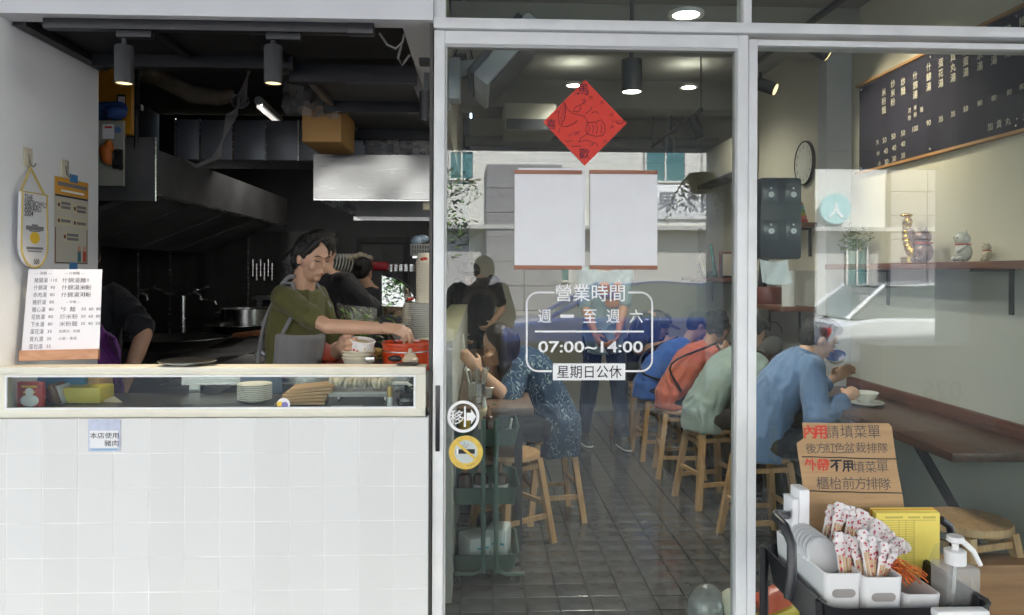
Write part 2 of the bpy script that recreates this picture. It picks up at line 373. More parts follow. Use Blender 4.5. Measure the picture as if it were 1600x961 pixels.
MB().box((1.62, -11.2, .5), (.02, .26, .16)).build('number_plate', WPLAS, st)
cb = thing('utility_cabinet', 'light grey street cabinet numbered 025 at the kerb', 'cabinet', (4.0, -4.3, 0))
MB().b2((3.55, -4.5, 0), (4.6, -4.1, .72), bev=.01).build('body', M('cabinet_grey', (.5, .5, .47), .5, var=.05), cb)
MB().b2((3.53, -4.52, .722), (4.62, -4.08, .76)).build('lid', M('cabinet_grey', (.5, .5, .47), .5), cb)
text('025', .18, (4.1, -4.096, .36), M('cabinet_print', (.2, .2, .2), .7, var=0), cb, STREET, .01)

def leaves(n, c, r, size, seed, rnd=True):
    rg = random.Random(seed); mb = MB()
    clumps = [Vector((rg.gauss(0, .45) * r[0], rg.gauss(0, .45) * r[1], rg.gauss(0, .45) * r[2])) for _ in range(26)]
    for i in range(n):
        k = clumps[rg.randrange(26)]; p = Vector(c) + k + Vector((rg.gauss(0, .14) * r[0], rg.gauss(0, .14) * r[1], rg.gauss(0, .14) * r[2]))
        d = Vector((rg.uniform(-1, 1), rg.uniform(-1, 1), rg.uniform(-.6, .8))).normalized(); u = d.orthogonal().normalized(); s_ = size * rg.uniform(.6, 1.3)
        mb.add([p, p + d * s_ + u * s_ * .35, p + d * s_ * 2, p + d * s_ - u * s_ * .35], [(0, 1, 2, 3)])
    return mb
LEAF = M('green_leaf', (.09, .19, .025), .5, var=.5, vs=3)
BARK = M('bark', (.10, .07, .05), .9, var=.3, bump=.5, bs=40)
tr = thing('street_tree', 'small leafy street tree mirrored at the left edge of the sliding door', 'tree', (-1.3, -9, -.12))
tb = MB(); tb.tube([(-1.3, -9, -.12), (-1.27, -9.0, .6), (-1.35, -9.05, 1.2), (-1.25, -9, 2.2)], [.09, .075, .06, .03], 8)
for a in range(6):
    q = a * 1.05; tb.tube([(-1.3, -9, 1.0 + a * .15), (-1.3 + .4 * math.cos(q), -9 + .4 * math.sin(q), 1.5 + a * .15), (-1.3 + .75 * math.cos(q), -9 + .75 * math.sin(q), 1.8 + a * .17)], [.035, .022, .01], 6)
tb.build('trunk', BARK, tr)
leaves(2600, (-1.3, -9, 2.0), (1.15, 1.15, 1.15), .055, 3).build('crown', LEAF, tr, smooth=False)
hp = thing('hanging_fern', 'hanging fern in a pot under the arcade beam, mirrored in the door', 'plant', (1.95, -4.2, 2.1))
MB().lathe([(.06, 2.1), (.1, 2.12), (.12, 2.28), (.11, 2.28), (.09, 2.14), (.001, 2.13)], (1.95, -4.2, 0), 18).build('pot', M('terracotta', (.35, .16, .09), .8), hp)
MB().cyl((1.95, -4.2, 2.28), (1.95, -4.2, 3.19), .004, seg=5).build('hanger', BPLAS, hp)
fm = MB(); rg = random.Random(5)
for k in range(34):
    q = rg.uniform(0, 6.28); ln = rg.uniform(.25, .55); prev = None
    for s_ in range(14):
        t_ = s_ / 13; p = Vector((1.95 + math.cos(q) * ln * .7 * t_, -4.2 + math.sin(q) * ln * .7 * t_, 2.27 + ln * (.45 * t_ - 1.3 * t_ * t_)))
        side = Vector((-math.sin(q), math.cos(q), 0)); wl = .06 * math.sin(math.pi * min(1, t_ + .12)) + .008
        for sg_ in (-1, 1):
            e = p + side * wl * sg_ + Vector((0, 0, -.02)); d = Vector((math.cos(q), math.sin(q), -.5)) * .014
            fm.add([p - d * .4, p + d * .6, e + d, e], [(0, 1, 2, 3)])
fm.build('fronds', LEAF, hp, smooth=False)

# ------------------------------------------------------------------ shop shell
SOF = 2.2
struct('facade_wall', MB().b2((-6, 0, -.001), (-1.515, .65, 3.19)), WHITE)
struct('fascia_beam', MB().b2((-1.513, 0, SOF), (-.157, .085, 3.19)), WHITE)
struct('soffit', MB().b2((-.262, .087, SOF + .004), (-.157, 1.4, SOF + .12)), WHITE)
struct('far_facade_wall', MB().b2((2.55, 0, 0), (8, .3, 3.19)), WHITE)
struct('kitchen_ceiling', MB().b2((-3.2, .66, 2.95), (-.12, 5.4, 3.1)), KWALL)
struct('kitchen_left_wall', MB().b2((-3.35, .66, 0), (-3.2, 5.4, 3.1)), KWALL)
struct('kitchen_back_wall', MB().b2((-3.19, 5.28, -.09), (-.121, 5.42, 2.945)), KWALL)
struct('kitchen_floor', MB().b2((-3.19, .1, -.1), (-.28, 5.279, -.002)), M('dark_floor', (.05, .048, .045), .5, var=.2))
struct('dining_ceiling', MB().b2((-.1, .12, 2.95), (2.6, 5.4, 3.1)), CEIL)
struct('dining_back_wall', MB().b2((-.119, 5.28, -.09), (2.6, 5.42, 2.945)), CREAMW)
struct('dining_right_wall', MB().b2((2.2, .14, -.09), (2.34, 5.279, 2.948)), CREAMW)
struct('dining_right_dado', MB().b2((2.193, .142, 0), (2.199, 5.278, 1.417)), GREYW)
struct('wall_column', MB().b2((2.04, 2.02, 0), (2.192, 2.14, 2.947)), M('pale_column_paint', (.52, .53, .55), .8, var=.05))
struct('partition_header', MB().b2((-.268, .66, 2.22), (-.19, 5.29, 2.947)), CREAMW)
for y, d in ((1.95, .25), (3.7, .25)): struct('ceiling_beam', MB().b2((-.18, y, 2.72), (2.198, y + d, 2.947)), CEIL)

# half-height tiled partition between kitchen and dining
hpn = thing('half_wall', 'low tiled wall between the kitchen and the dining room', 'wall', (-.19, 2.7, 0))
MB().b2((-.262, .80, 0), (-.12, 5.28, 1.10)).build('core', GREYW, hpn)
tm = MB().box((0, 0, 0), (.146, .047, .012), bev=.002).mesh('top_tile'); tm.materials.append(M('pale_green_tile', (.46, .45, .30), .3, var=.1))
for k in range(89): piece('top_tile', tm, (-.191, .83 + k * .05, 1.106), hpn)

# interior floor of dark tiles: nearest rows built one by one
TIL = M('dark_floor_tile', (.085, .085, .09), .15, var=.4, vs=7, bump=.12, bs=25, spec=.6)
fl = tag(MB().b2((-.28, -.01, -.1), (2.199, 5.279, -.006)).solo('floor', M('floor_grout', (.02, .02, .02), .9, var=.2)), kind='structure')
TP = .138
tmeshes = []
for i in range(4):
    m_ = MB().box((0, 0, 0), (TP - .007, TP - .007, .012), bev=.0012).mesh('floor_tile', smooth=False); m_.materials.append(TIL); tmeshes.append(m_)
rg = random.Random(2)
rest = MB()
for j in range(38):
    for i in range(19):
        x, y = -.2 + (i + .5) * TP - .02, .02 + (j + .5) * TP
        if x > 2.2: continue
        if j < 20 and i < 15: piece('floor_tile', tmeshes[rg.randrange(4)], (x, y, -.005 + rg.uniform(-.0008, .0008)), fl, (rg.uniform(-.0025, .0025), rg.uniform(-.0025, .0025), 0))
        else: rest.box((x, y, -.005), (TP - .007, TP - .007, .012))
tag(rest.build('floor_tiles', TIL, fl, smooth=False), kind='stuff')

# ------------------------------------------------------------------ service counter: tiled front, display box
co = thing('service_counter', 'white tiled service counter below the open kitchen window', 'counter', (-.84, .2, 0))
X0, X1 = -1.60, W(669, 700, 0).x
MB().b2((X0 - .3, -.0010, 0), (X1, .14, .937)).build('core', GROUTW, co)
TW = .1088
tmesh = []
for i in range(3):
    m_ = MB().box((0, 0, 0), (TW - .003, .012, TW - .003), bev=.0010).mesh('wall_tile', smooth=False); m_.materials.append(TILEW if i == 0 else M('white_glazed_tile_%d' % i, ((.685, .686, .675), (.71, .712, .705))[i - 1], .24 + .04 * i, var=0)); tmesh.append(m_)
nx = 15
for i in range(nx):
    for k in range(8):
        x1 = X1 - i * TW; z1 = .937 - k * TW
        x0 = x1 - TW; z0 = max(z1 - TW, .0)
        if z1 < .05: continue
        piece('wall_tile', tmesh[(i * 7 + k * 3) % 3], ((x0 + x1) / 2, .004 + rg.uniform(-.0006, .0006), (z0 + z1) / 2), co, (rg.uniform(-.003, .003), 0, rg.uniform(-.003, .003)), (1, 1, (z1 - z0) / TW))
MB().b2((X0, .142, .60), (X1, .62, .64)).build('inner_shelf', STEEL, co)
# display box
dbx = thing('display_box', 'cream framed glass display box along the counter edge', 'display case', (-.84, .1, .94))
bx0, bx1 = -1.6, W(665, 600, 0).x; zb, zt = W(330, 651, 0).z, W(330, 573, 0).z
gx0, gx1 = W(12, 600, 0).x, W(650, 600, 0).x; gz0, gz1 = W(330, 638, 0).z, W(330, 585, 0).z
fr = MB()
for y0, y1 in ((-.012, .02),):
    fr.b2((-1.513, y0, gz1), (bx1, y1, zt), .003).b2((-1.513, y0, zb), (bx1, y1, gz0), .003).b2((-1.513, y0 + .001, gz0), (gx0, y1 - .001, gz1)).b2((gx1, y0 + .001, gz0), (bx1, y1 - .001, gz1))
fr.build('frame', CREAMF, dbx)
fr = MB(); t_ = .006
fr.b2((gx0, -.016, gz1 - t_), (gx1, -.009, gz1 - .0002)).b2((gx0, -.016, gz0 + .0002), (gx1, -.009, gz0 + t_)).b2((gx0 + .0002, -.0155, gz0 + t_), (gx0 + t_, -.009, gz1 - t_)).b2((gx1 - t_, -.0155, gz0 + t_), (gx1 - .0002, -.009, gz1 - t_)).build('inner_bead', ALU, dbx)
MB().b2((gx0, .0, gz0), (gx1, .005, gz1)).build('front_pane', GLASS, dbx)
MB().b2((-1.513, .021, zt - .012), (bx1 - .002, .10, zt - .004)).build('top_ledge', CREAMF, dbx)
MB().b2((-1.513, .021, zb - .004), (bx1 - .002, .40, zb + .012)).build('bottom_board', M('dark_stained_steel', (.06, .06, .065), .35, .3, var=.3), dbx)
MB().b2((bx1 - .012, .021, zb + .014), (bx1 - .003, .10, zt - .014)).build('end_pane', GLASS, dbx)
ZB = zb + .013

# ------------------------------------------------------------------ sliding glass door and shop window
def frame(name, x0, x1, z0, z1, y0, y1, wl, wr, wt, wb, parent, mat=ALU):
    f = MB(); f.b2((x0, y0, z0), (x0 + wl, y1, z1), .003).b2((x1 - wr, y0, z0), (x1, y1, z1), .003)
    f.b2((x0 + wl, y0 + .002, z1 - wt), (x1 - wr, y1 - .002, z1), .003).b2((x0 + wl, y0 + .002, z0), (x1 - wr, y1 - .002, z0 + wb), .003)
    return f.build(name, mat, parent)
def Xp(px, Y): return W(px, 500, Y).x
DY = .03
dz1 = W(930, 51, DY).z
door = thing('sliding_door', 'white aluminium sliding glass door with opening hours and papers on it', 'door', ((Xp(676, DY) + Xp(1168, DY)) / 2, DY, 0))
dx0, dx1 = Xp(676.5, DY), Xp(1168, DY)
frame('door_frame', dx0, dx1, .02, dz1, DY, DY + .04, Xp(693.5, DY) - dx0, .034, .042, .12, door)
gb = MB(); gx0_, gx1_ = Xp(694, DY), dx1 - .034; gzt = dz1 - .042
gb.b2((gx0_, DY + .006, gzt - .010), (gx1_, DY + .034, gzt)).b2((gx0_, DY + .006, .14), (gx0_ + .006, DY + .034, gzt - .01)).b2((gx1_ - .008, DY + .006, .14), (gx1_, DY + .034, gzt - .01)).build('glazing_bead', M('grey_bead', (.5, .5, .5), .4), door)
MB().b2((gx0_, DY + .016, .14), (gx1_, DY + .022, gzt)).build('pane', GLASS, door)
hz0, hz1 = W(684, 705, DY).z, W(684, 602, DY).z
MB().b2((Xp(681, DY), DY - .007, hz0), (Xp(688, DY), DY - .0005, hz1), .002).build('handle', BPLAS, door)
GY = DY + .0155                                       # outer face of the door glass
win = thing('shop_window', 'large fixed shop window to the right of the sliding door', 'window', (1.75, .06, 0))
wx0 = Xp(1169, DY)
frame('window_frame', wx0, 2.55, .02, dz1 - .012, DY + .002, DY + .075, Xp(1183, DY) - wx0, .04, .02, .1, win)
MB().b2((Xp(1183, DY), DY + .03, .12), (2.51, DY + .036, dz1 - .032)).build('pane', GLASS, win)
MB().b2((Xp(1151, .1), .095, .02), (Xp(1166, .1), .12, dz1 - .02)).build('rear_stile', M('grey_bead', (.5, .5, .5), .4), win)
tw = thing('transom_window', 'narrow glass transom above the sliding door and shop window', 'window', (1.1, .05, 2.2))
tz0 = dz1 + .004; tz1 = tz0 + .034
MB().b2((-.156, DY - .012, tz0), (2.55, DY + .08, tz1), .003).build('transom_bar', ALU, tw)
for a, b in ((-.156, Xp(694, DY)), (Xp(1160, DY), Xp(1173, DY)), (2.51, 2.55)): MB().b2((a, DY, tz1 + .001), (b, DY + .07, 3.15), .003).build('mullion', ALU, tw)
for a, b in ((Xp(694, DY), Xp(1160, DY)), (Xp(1173, DY), 2.51)): MB().b2((a, DY + .03, tz1 + .001), (b, DY + .036, 3.15)).build('pane', GLASS, tw)
MB().b2((-.156, .0, 3.151), (2.55, .12, 3.19)).build('head_rail', ALU, tw)
struct('door_gap_strip', MB().b2((-.168, .03, 0), (-.158, .13, SOF)), M('dark_gap_shade', (.08, .075, .07), .8))  # strip coloured dark in place of the shaded gap beside the door frame
struct('door_track', MB().b2((-.15, .0, -.003), (2.55, .12, .015)), STEEL)
# ------------------------------------------------------------------ things stuck on the door glass
def on(px, py, y=None): return W(px, py, GY if y is None else y)
dm = thing('red_diamond_paper', 'red diamond-shaped new year paper with a drawing, stuck high on the door', 'paper sign', on(914, 258))
c = on(914, 192); hw = 66 * PXM(GY)
MB().prism([(0, hw * 1.02), (hw, 0), (0, -hw * 1.02), (-hw, 0)], .0008, lambda u, v, w_: (c.x + u, GY - .0022 + w_, c.z + v)).build('sheet', M('red_paper', (.72, .055, .035), .7, var=.05, bump=.05), dm)
VIO = M('violet_ink', (.035, .008, .035), .7, var=0)
s_ = PXM(GY)
for ch, px, py, h in (('馬', 911, 140, 17), ('喜', 861, 194, 16), ('歡', 913, 240, 16)):
    text(ch, h * s_, on(px, py, GY - .003), VIO, dm)
def dl(px, py): return on(px, py, GY - .0026)
strokes('smile', [[(956, 189), (958, 191)], [(962, 188), (963, 191), (967, 194), (971, 193), (975, 189)], [(966, 187), (967, 189)], [(970, 187), (971, 189)]], .0011, VIO, dm, dl)
# two dancing noodle-bowl shapes drawn with plain lines
art = []
art.append([(874, 195), (872, 180), (876, 168), (882, 160), (884, 172), (882, 186), (876, 197), (886, 198), (897, 193), (902, 188)])
art.append([(882, 160), (888, 172), (895, 177), (905, 180)])
art.append([(896, 172), (899, 167), (906, 165), (908, 169), (903, 175), (896, 174), (896, 172)])
art.append([(906, 165), (912, 160), (914, 154), (910, 156), (916, 158), (912, 162)])
art.append([(905, 180), (913, 182), (918, 190), (919, 192)])
art.append([(917, 192), (915, 204), (918, 210), (930, 213), (942, 212), (946, 204), (944, 194), (939, 187), (931, 191), (917, 192)])
for k in range(4): art.append([(918 + k * 7, 194 + (k % 2)), (922 + k * 6, 201), (918 + k * 7, 209)])
for k in range(5): art.append([(874 + k * 1.6, 190 - k * 6), (879 + k * 1.2, 188 - k * 6), (877 + k * 1.2, 184 - k * 6)])
art += [[(917, 210), (908, 215), (904, 222)], [(904, 222), (915, 219), (931, 224), (934, 229)], [(875, 200), (873, 208)], [(888, 213), (896, 208), (907, 205)], [(915, 178), (922, 172), (925, 167)], [(925, 176), (932, 174), (935, 178)]]
for nx_, ny_ in ((898, 149), (921, 155), (938, 163), (868, 178), (953, 182), (954, 201), (922, 229), (899, 212), (943, 224)): art.append([(nx_, ny_), (nx_ + 1, ny_ - 4), (nx_ + 4, ny_ - 5), (nx_ + 4, ny_ - 1)])
art += [[(884 + k, 220 + (k % 2) * .8) for k in range(0, 12)], [(893 + k, 228 + (k % 2) * .8) for k in range(0, 15)]]
tag(strokes('drawing', art, .0010, VIO, dm, dl), kind='stuff')

for i, (x0, x1, lab) in enumerate(((804, 910, 'left of two blank white notices hung in wooden clips on the door'), (922, 1027, 'right of two blank white notices hung in wooden clips on the door'))):
    t = thing('paper_notice', lab, 'notice', on((x0 + x1) / 2, 420), 'white notices on the door')
    yy = GY - .004
    n_ = 10; sh = MB()
    def pt(u, v): 
        p = W(x0 + (x1 - x0) * u, 270 + 146 * v, yy); p.y -= .0025 * math.sin(u * 5 + v * 4 + i) * math.sin(math.pi * v); return p
    sh.v = [pt(a / n_, b / n_) for b in range(n_ + 1) for a in range(n_ + 1)]; sh.f = [(b * 11 + a, b * 11 + a + 1, b * 11 + a + 12, b * 11 + a + 11) for b in range(n_) for a in range(n_)]
    sh.build('sheet', PAPER, t)
    p0, p1 = W(x0 + 6 if i == 0 else x0 + 2, 262 if i == 0 else 268, GY - .002), W(x1 + 4, 418, GY - .002)
    if i == 0: MB().b2((p0.x, GY - .0018, p1.z), (p1.x, GY - .0010, p0.z)).build('back_sheet', PAPER, t)
    for py in (269, 418):
        a, b = W(x0 - 1, py - 3.5, yy), W(x1 + (0 if i else -1), py + 3.5, yy)
        MB().b2((a.x, yy - .005, a.z), (b.x, yy - .0005, b.z), .001).build('wooden_clip', REDWOOD, t)

hr = thing('opening_hours_decal', 'white opening hours lettering in a rounded frame on the door', 'decal', on(920, 590))
yy = GY - .0012
def rrect(x0, y0, x1, y1, r, skip):
    pts = []
    for cx_, cy_, a0 in ((x1 - r, y0 + r, 90), (x1 - r, y1 - r, 0), (x0 + r, y1 - r, -90), (x0 + r, y0 + r, -180)):
        for k in range(7): a = R(a0 - k * 15); pts.append((cx_ + r * math.cos(a), cy_ - r * math.sin(a)))
    return pts
pts = rrect(823, 457, 1019, 580, 18, None)
for nm, line in (('frame_right', [(982, 457)] + pts[0:14] + [(977, 580)]), ('frame_left', [(862, 580)] + pts[14:28] + [(866, 457)])):
    mb = MB(); q = 2.0
    for k in range(len(line) - 1):
        a, b = Vector(line[k]), Vector(line[k + 1]); d = (b - a); nn = Vector((-d.y, d.x)).normalized() * q / 1.4; e = d.normalized() * .4
        mb.prism([(a - e + nn), (b + e + nn), (b + e - nn), (a - e - nn)], .0004 + .0000 * k, lambda u, v, w_: W(u, v, yy + w_))
    mb.build(nm, VINYL, hr, smooth=False)
def bar(x0, y0, x1, y1, nm, mat, par, y, th=.0004):
    a, b = W(x0, y0, y), W(x1, y1, y); MB().b2((a.x, y, a.z), (b.x, y + th, b.z)).build(nm, mat, par)
bar(836, 516.5, 1006, 519.5, 'rule', VINYL, hr, yy)
text('營業時間', 27 * s_, on(922, 457.5, yy), VINYL, hr, bold=.006, width=110 * s_)
for ch, px in (('週', 851), ('一', 886), ('至', 922), ('週', 958), ('六', 994)): text(ch, 5 * s_ if ch == '一' else 21 * s_, on(px, 494, yy), VINYL, hr, bold=.005, width=21 * s_)
text('07:00~14:00', 18 * s_, on(923, 542, yy), VINYL, hr, bold=.014, width=165 * s_)
bar(864, 568, 977, 594, 'closed_day_plate', VINYL, hr, yy - .0003)
text('星期日公休', 20 * s_, on(921, 581, yy - .0008), INK, hr, bold=.004, width=102 * s_)

sl = thing('slide_sticker', 'round white sliding door sticker with arrow', 'sticker', on(724, 676))
yy = GY - .0012
def disc(px, py, r0, r1, y, nm, mat, par, th=.0004, seg=40):
    c_ = W(px, py, y); mb = MB(); k_ = PXM(y)
    if r0 > 0: mb.rings([[(c_.x + math.cos(a * 2 * math.pi / seg) * r * k_, yv, c_.z + math.sin(a * 2 * math.pi / seg) * r * k_) for a in range(seg)] for r, yv in ((r0, y), (r1, y), (r1, y + th), (r0, y + th))], False, True)
    else: mb.rings([[(c_.x + math.cos(a * 2 * math.pi / seg) * r1 * k_, yv, c_.z + math.sin(a * 2 * math.pi / seg) * r1 * k_) for a in range(seg)] for yv in (y, y + th)])
    return mb.build(nm, mat, par, smooth=False)
disc(724, 651, 20.5, 25, yy, 'ring', VINYL, sl)
text('移', 22 * s_, on(714, 652, yy), VINYL, sl, bold=.004)
bar(725, 635, 728, 667, 'bar', VINYL, sl, yy)
MB().prism([(729, 645), (736, 645), (736, 639), (744, 651), (736, 663), (736, 657), (729, 657)], .0004, lambda u, v, w_: W(u, v, yy + w_)).build('arrow', VINYL, sl, smooth=False)
ns = thing('no_smoking_sticker', 'round yellow no smoking sticker on the door', 'sticker', on(728, 734))
YEL = M('yellow_print', (.72, .50, .09), .5, var=.2, vs=40); SILV = M('silver_film', (.55, .6, .58), .35, .3, var=.1, vs=20)
disc(728, 707, 0, 26.5, yy, 'backing', YEL, ns); disc(728, 706, 0, 18, yy - .0005, 'face', SILV, ns)
bar(712, 702, 742, 709, 'cigarette', INK, ns, yy - .001)
bar(713, 701.5, 716, 709.5, 'filter', VINYL, ns, yy - .0014)
MB().prism([(711, 693), (714, 690), (745, 716), (742, 719)], .0004, lambda u, v, w_: W(u, v, yy - .0019 + w_)).build('slash', YEL, ns, smooth=False)
tag(strokes('smoke', [[(720, 699), (724, 697), (727, 694), (726, 691)], [(726, 700), (730, 697), (732, 693)], [(729, 728), (735, 727), (741, 724)]], .0008, INK, ns, lambda u, v: W(u, v, yy - .001)), kind='stuff')

# small pork-origin sticker on the counter tiles
ps = thing('pork_notice_sticker', 'pale blue sticker with black characters on the counter tiles', 'sticker', W(162, 705, 0))
bar(138, 655, 188, 705, 'backing', M('pale_blue_print', (.52, .56, .70), .6, var=.12, vs=50), ps, -.0042, .0006)
bar(140, 673, 184, 700, 'white_field', PAPER, ps, -.0048, .0004)
text('本店使用', 9 * PXM(0), W(163, 680.5, -.0053), INK, ps, bold=.004, width=43 * PXM(0)); text('豬肉', 9 * PXM(0), W(174, 692.5, -.0053), INK, ps, bold=.004, width=21 * PXM(0))
bar(142, 701, 183, 704, 'blue_band', M('blue_print', (.28, .45, .62), .6, var=0), ps, -.0048, .0004)

# ------------------------------------------------------------------ left reveal: hooks, paddle, poster, menu stand
XL = -1.515
def LW(px, py, off=0.0):
    """point on the left reveal wall (plane x = XL) seen at that pixel"""
    u, v = (px - 800) / F, (HZ - py) / F
    us, vs = u - v * ROLL, v + u * ROLL
    d = Vector((math.sin(YAW) + us * math.cos(YAW), math.cos(YAW) - us * math.sin(YAW), vs)); t = (XL + off) / d.x
    return Vector((0, CY, CH)) + d * t
def hook(px, py, lab):
    p = LW(px, py); t = thing('adhesive_hook', lab, 'hook', p, 'adhesive hooks on the white side wall')
    MB().box(p + Vector((.003, 0, .0)), (.005, .05, .065), bev=.004).build('plate', M('clear_beige_plastic', (.6, .55, .42), .3, var=.05), t)
    MB().tube([p + Vector((.006, 0, .012)), p + Vector((.010, 0, -.02)), p + Vector((.022, 0, -.032)), p + Vector((.03, 0, -.02))], .0022, 6).build('hook', STEEL, t)
hook(42, 246, 'clear adhesive hook holding the oval white paddle'); hook(100, 264, 'clear adhesive hook above the orange poster')
pd = thing('award_paddle', 'oval white award paddle hung on a yellow cord on the left wall', 'plaque', LW(37, 418))
GREYP = M('grey_print', (.22, .22, .25), .7, var=.5, vs=300)
CORD = M('yellow_cord', (.55, .42, .14), .7, var=.1)
yc, z0, z1 = LW(37, 300), LW(37, 418).z, LW(37, 302).z
hwY = (LW(58, 360).y - LW(16, 360).y) / 2; ymid = (LW(58, 360).y + LW(16, 360).y) / 2
out = []
for k in range(13): a = math.pi * k / 12; out.append((ymid + hwY * math.cos(a), z0 + hwY * 1.0 - hwY * 1.0 * math.sin(a)))
out = [(ymid + hwY, z1 - .02), (ymid + hwY * .9, z1), (ymid - hwY * .9, z1), (ymid - hwY, z1 - .02)] [::-1] + out[::1] if False else [(ymid - hwY * .92, z1), (ymid + hwY * .92, z1)] + out
MB().prism(out, .012, lambda u, v, w_: (XL + .022 + w_, u, v)).build('board', M('white_board', (.72, .72, .76), .5, var=.03), pd)
MB().tube([(XL + .035, u, v) for u, v in out], .0035, 6, True).build('edging', CORD, pd)
hk = LW(42, 262) + Vector((.012, 0, 0))
MB().tube([(XL + .028, ymid - hwY * .9, z1), hk, (XL + .028, ymid + hwY * .9, z1)], .004, 6).build('cord', CORD, pd)
xx = XL + .0355; zz = lambda f: z1 - (z1 - z0) * f
for body, f, h, b in (('THE', .07, .018, .0), ('500 BOWLS', .14, .018, .0), ('AWARD', .21, .018, 0), ('2024', .28, .018, .01)): text(body, h, (xx, ymid - hwY * .8, zz(f)), INK, pd, LEFTW, b, align='L')
for f, h_, q in ((.43, .006, .25), (.47, .014, .75), (.51, .004, .5), (.74, .008, .7), (.78, .004, .6)): MB().b2((xx - .0003, ymid - hwY * q * .9, zz(f) - h_ / 2), (xx + .0003, ymid + hwY * q * .9, zz(f) + h_ / 2)).build('small_print', GREYP, pd)
MB().prism([(ymid + .028 * math.cos(a * .35) , zz(.60) + .02 * math.sin(a * .35)) for a in range(18)], .0006, lambda u, v, w_: (xx + w_ - .0004, u, v)).build('bowl_emblem', M('yellow_emblem', (.75, .5, .05), .6, var=0), pd)
text('500', .016, (xx, ymid + .01, zz(.92)), INK, pd, LEFTW, .01)

po = thing('orange_poster', 'narrow poster with orange heading taped on the left wall', 'poster', LW(110, 412))
ya, yb = LW(84, 340).y, LW(137, 340).y; za, zb_ = LW(110, 413).z, LW(110, 280).z
MB().b2((XL + .001, ya, za), (XL + .002, yb, zb_)).build('sheet', M('poster_paper', (.55, .53, .47), .5, var=.04), po)
hh = zb_ - za; ww = yb - ya
def pbar(u0, v0, u1, v1, nm, mat, d=.0026): MB().b2((XL + d - .0005, ya + ww * u0, za + hh * v0), (XL + d, ya + ww * u1, za + hh * v1)).build(nm, mat, po)
pbar(.01, .80, .99, .995, 'orange_heading', M('orange_print', (.70, .33, .03), .5, var=.06))
pbar(.02, .775, .98, .797, 'black_band', INK); pbar(.02, .02, .04, .42, 'side_bar', M('brown_print', (.16, .05, .04), .6)); pbar(.95, .02, .97, .42, 'side_bar', M('brown_print', (.16, .05, .04), .6)); pbar(.03, .01, .97, .022, 'base_bar', INK)
CRP = M('cream_print', (.62, .58, .40), .6, var=.05)
for u0, v0, u1, v1 in ((.08, .62, .48, .74), (.54, .60, .95, .72), (.08, .45, .48, .55), (.54, .44, .95, .54), (.25, .26, .72, .38)):
    pbar(u0, v0, u1, v1, 'cream_field', CRP)
    for q in ((.3, .7) if v1 - v0 > .11 else (.5,)): pbar(u0 + .1, v0 + (v1 - v0) * q - .017, u1 - .03, v0 + (v1 - v0) * q + .017, 'small_print', GREYP, .0032)
    pbar(u0 + .01, (v0 + v1) / 2 - .02, u0 + .07, (v0 + v1) / 2 + .02, 'red_mark', M('brown_print', (.16, .05, .04), .6), .0032)
pbar(.08, .90, .95, .945, 'heading_print', GREYP, .0032); pbar(.18, .835, .86, .86, 'subheading_print', VINYL, .0032)
for u, cc in ((.72, (.05, .18, .2)), (.88, (.5, .08, .06))):
    MB().b2((XL + .0022, ya + ww * (u - .05), za + hh * .03), (XL + .0027, ya + ww * (u + .05), za + hh * .16)).build('printed_figure', M('fig%.2f' % u, cc, .6, var=0), po)
    disc_c = Vector((XL + .0025, ya + ww * u, za + hh * .185)); MB().prism([(disc_c.y + .011 * math.cos(a * .6), disc_c.z + .012 * math.sin(a * .6)) for a in range(10)], .0005, lambda a, b, w_: (XL + .0022 + w_, a, b)).build('printed_head', M('print_skin', (.6, .33, .24), .6, var=0), po)
BTAPE = M('blue_tape', (.05, .22, .50), .6, var=.08)
for v0, v1 in ((.965, 1.06), (-.075, .02)): MB().b2((XL + .0028, ya + ww * .42, za + hh * v0), (XL + .0034, ya + ww * .66, za + hh * v1)).build('blue_tape', BTAPE, po)

# menu stand on the counter, leaning back slightly
ms = thing('menu_stand', 'white printed menu card in a wooden base on the counter', 'menu', W(92, 572, .12))
A, B_, D_, E_ = W(33, 560, .10), W(155, 557, .16), W(160, 421, .20), W(45, 421, .14)
def mq(u, v, off=0.):
    p = (A * (1 - u) + B_ * u) * (1 - v) + (E_ * (1 - u) + D_ * u) * v
    n_ = (B_ - A).cross(E_ - A).normalized(); return p + n_ * off
def mquad(u0, v0, u1, v1, nm, mat, th, off): 
    mb = MB(); vs = [mq(u, v, o) for o in (off, off + th) for u, v in ((u0, v0), (u1, v0), (u1, v1), (u0, v1))]
    mb.add(vs, [(0, 1, 2, 3), (7, 6, 5, 4), (0, 4, 5, 1), (1, 5, 6, 2), (2, 6, 7, 3), (3, 7, 4, 0)]); return mb.build(nm, mat, ms)
mquad(0, .0, 1, 1, 'card', M('menu_card', (.74, .75, .82), .45, var=.02), .003, 0)
mquad(-.01, -.03, 1.0, .085, 'wooden_base', wood('stand_wood', (.40, .19, .10), (.52, .28, .16), .5), .03, -.012)
ux = (B_ - A).normalized(); uy = (E_ - A).normalized(); un = ux.cross(uy).normalized()
MR = Matrix((ux, uy, un)).transposed()
GINK = M('grey_ink', (.10, .10, .13), .7, var=0)
lh = (E_ - A).length; lw_ = (B_ - A).length
lft = [('豬腸湯', '110'), ('什錦湯', '90'), ('赤肉湯', '80'), ('豬肝湯', '80'), ('豬心湯', '80'), ('花枝湯', '80'), ('下水湯', '80'), ('蛋花湯', '35'), ('貢丸湯', '35'), ('蛋包湯', '35')]
rgt = [('什錦湯麵', '110'), ('什錦湯米粉', '110'), ('什錦湯河粉', '110'), None, ('炒  麵', '50  60  80'), ('炒米粉', '50  60  80'), ('米粉麵', '30  40  50'), ('加貢丸 · 加蛋', ''), ('小菜・青菜', '')]
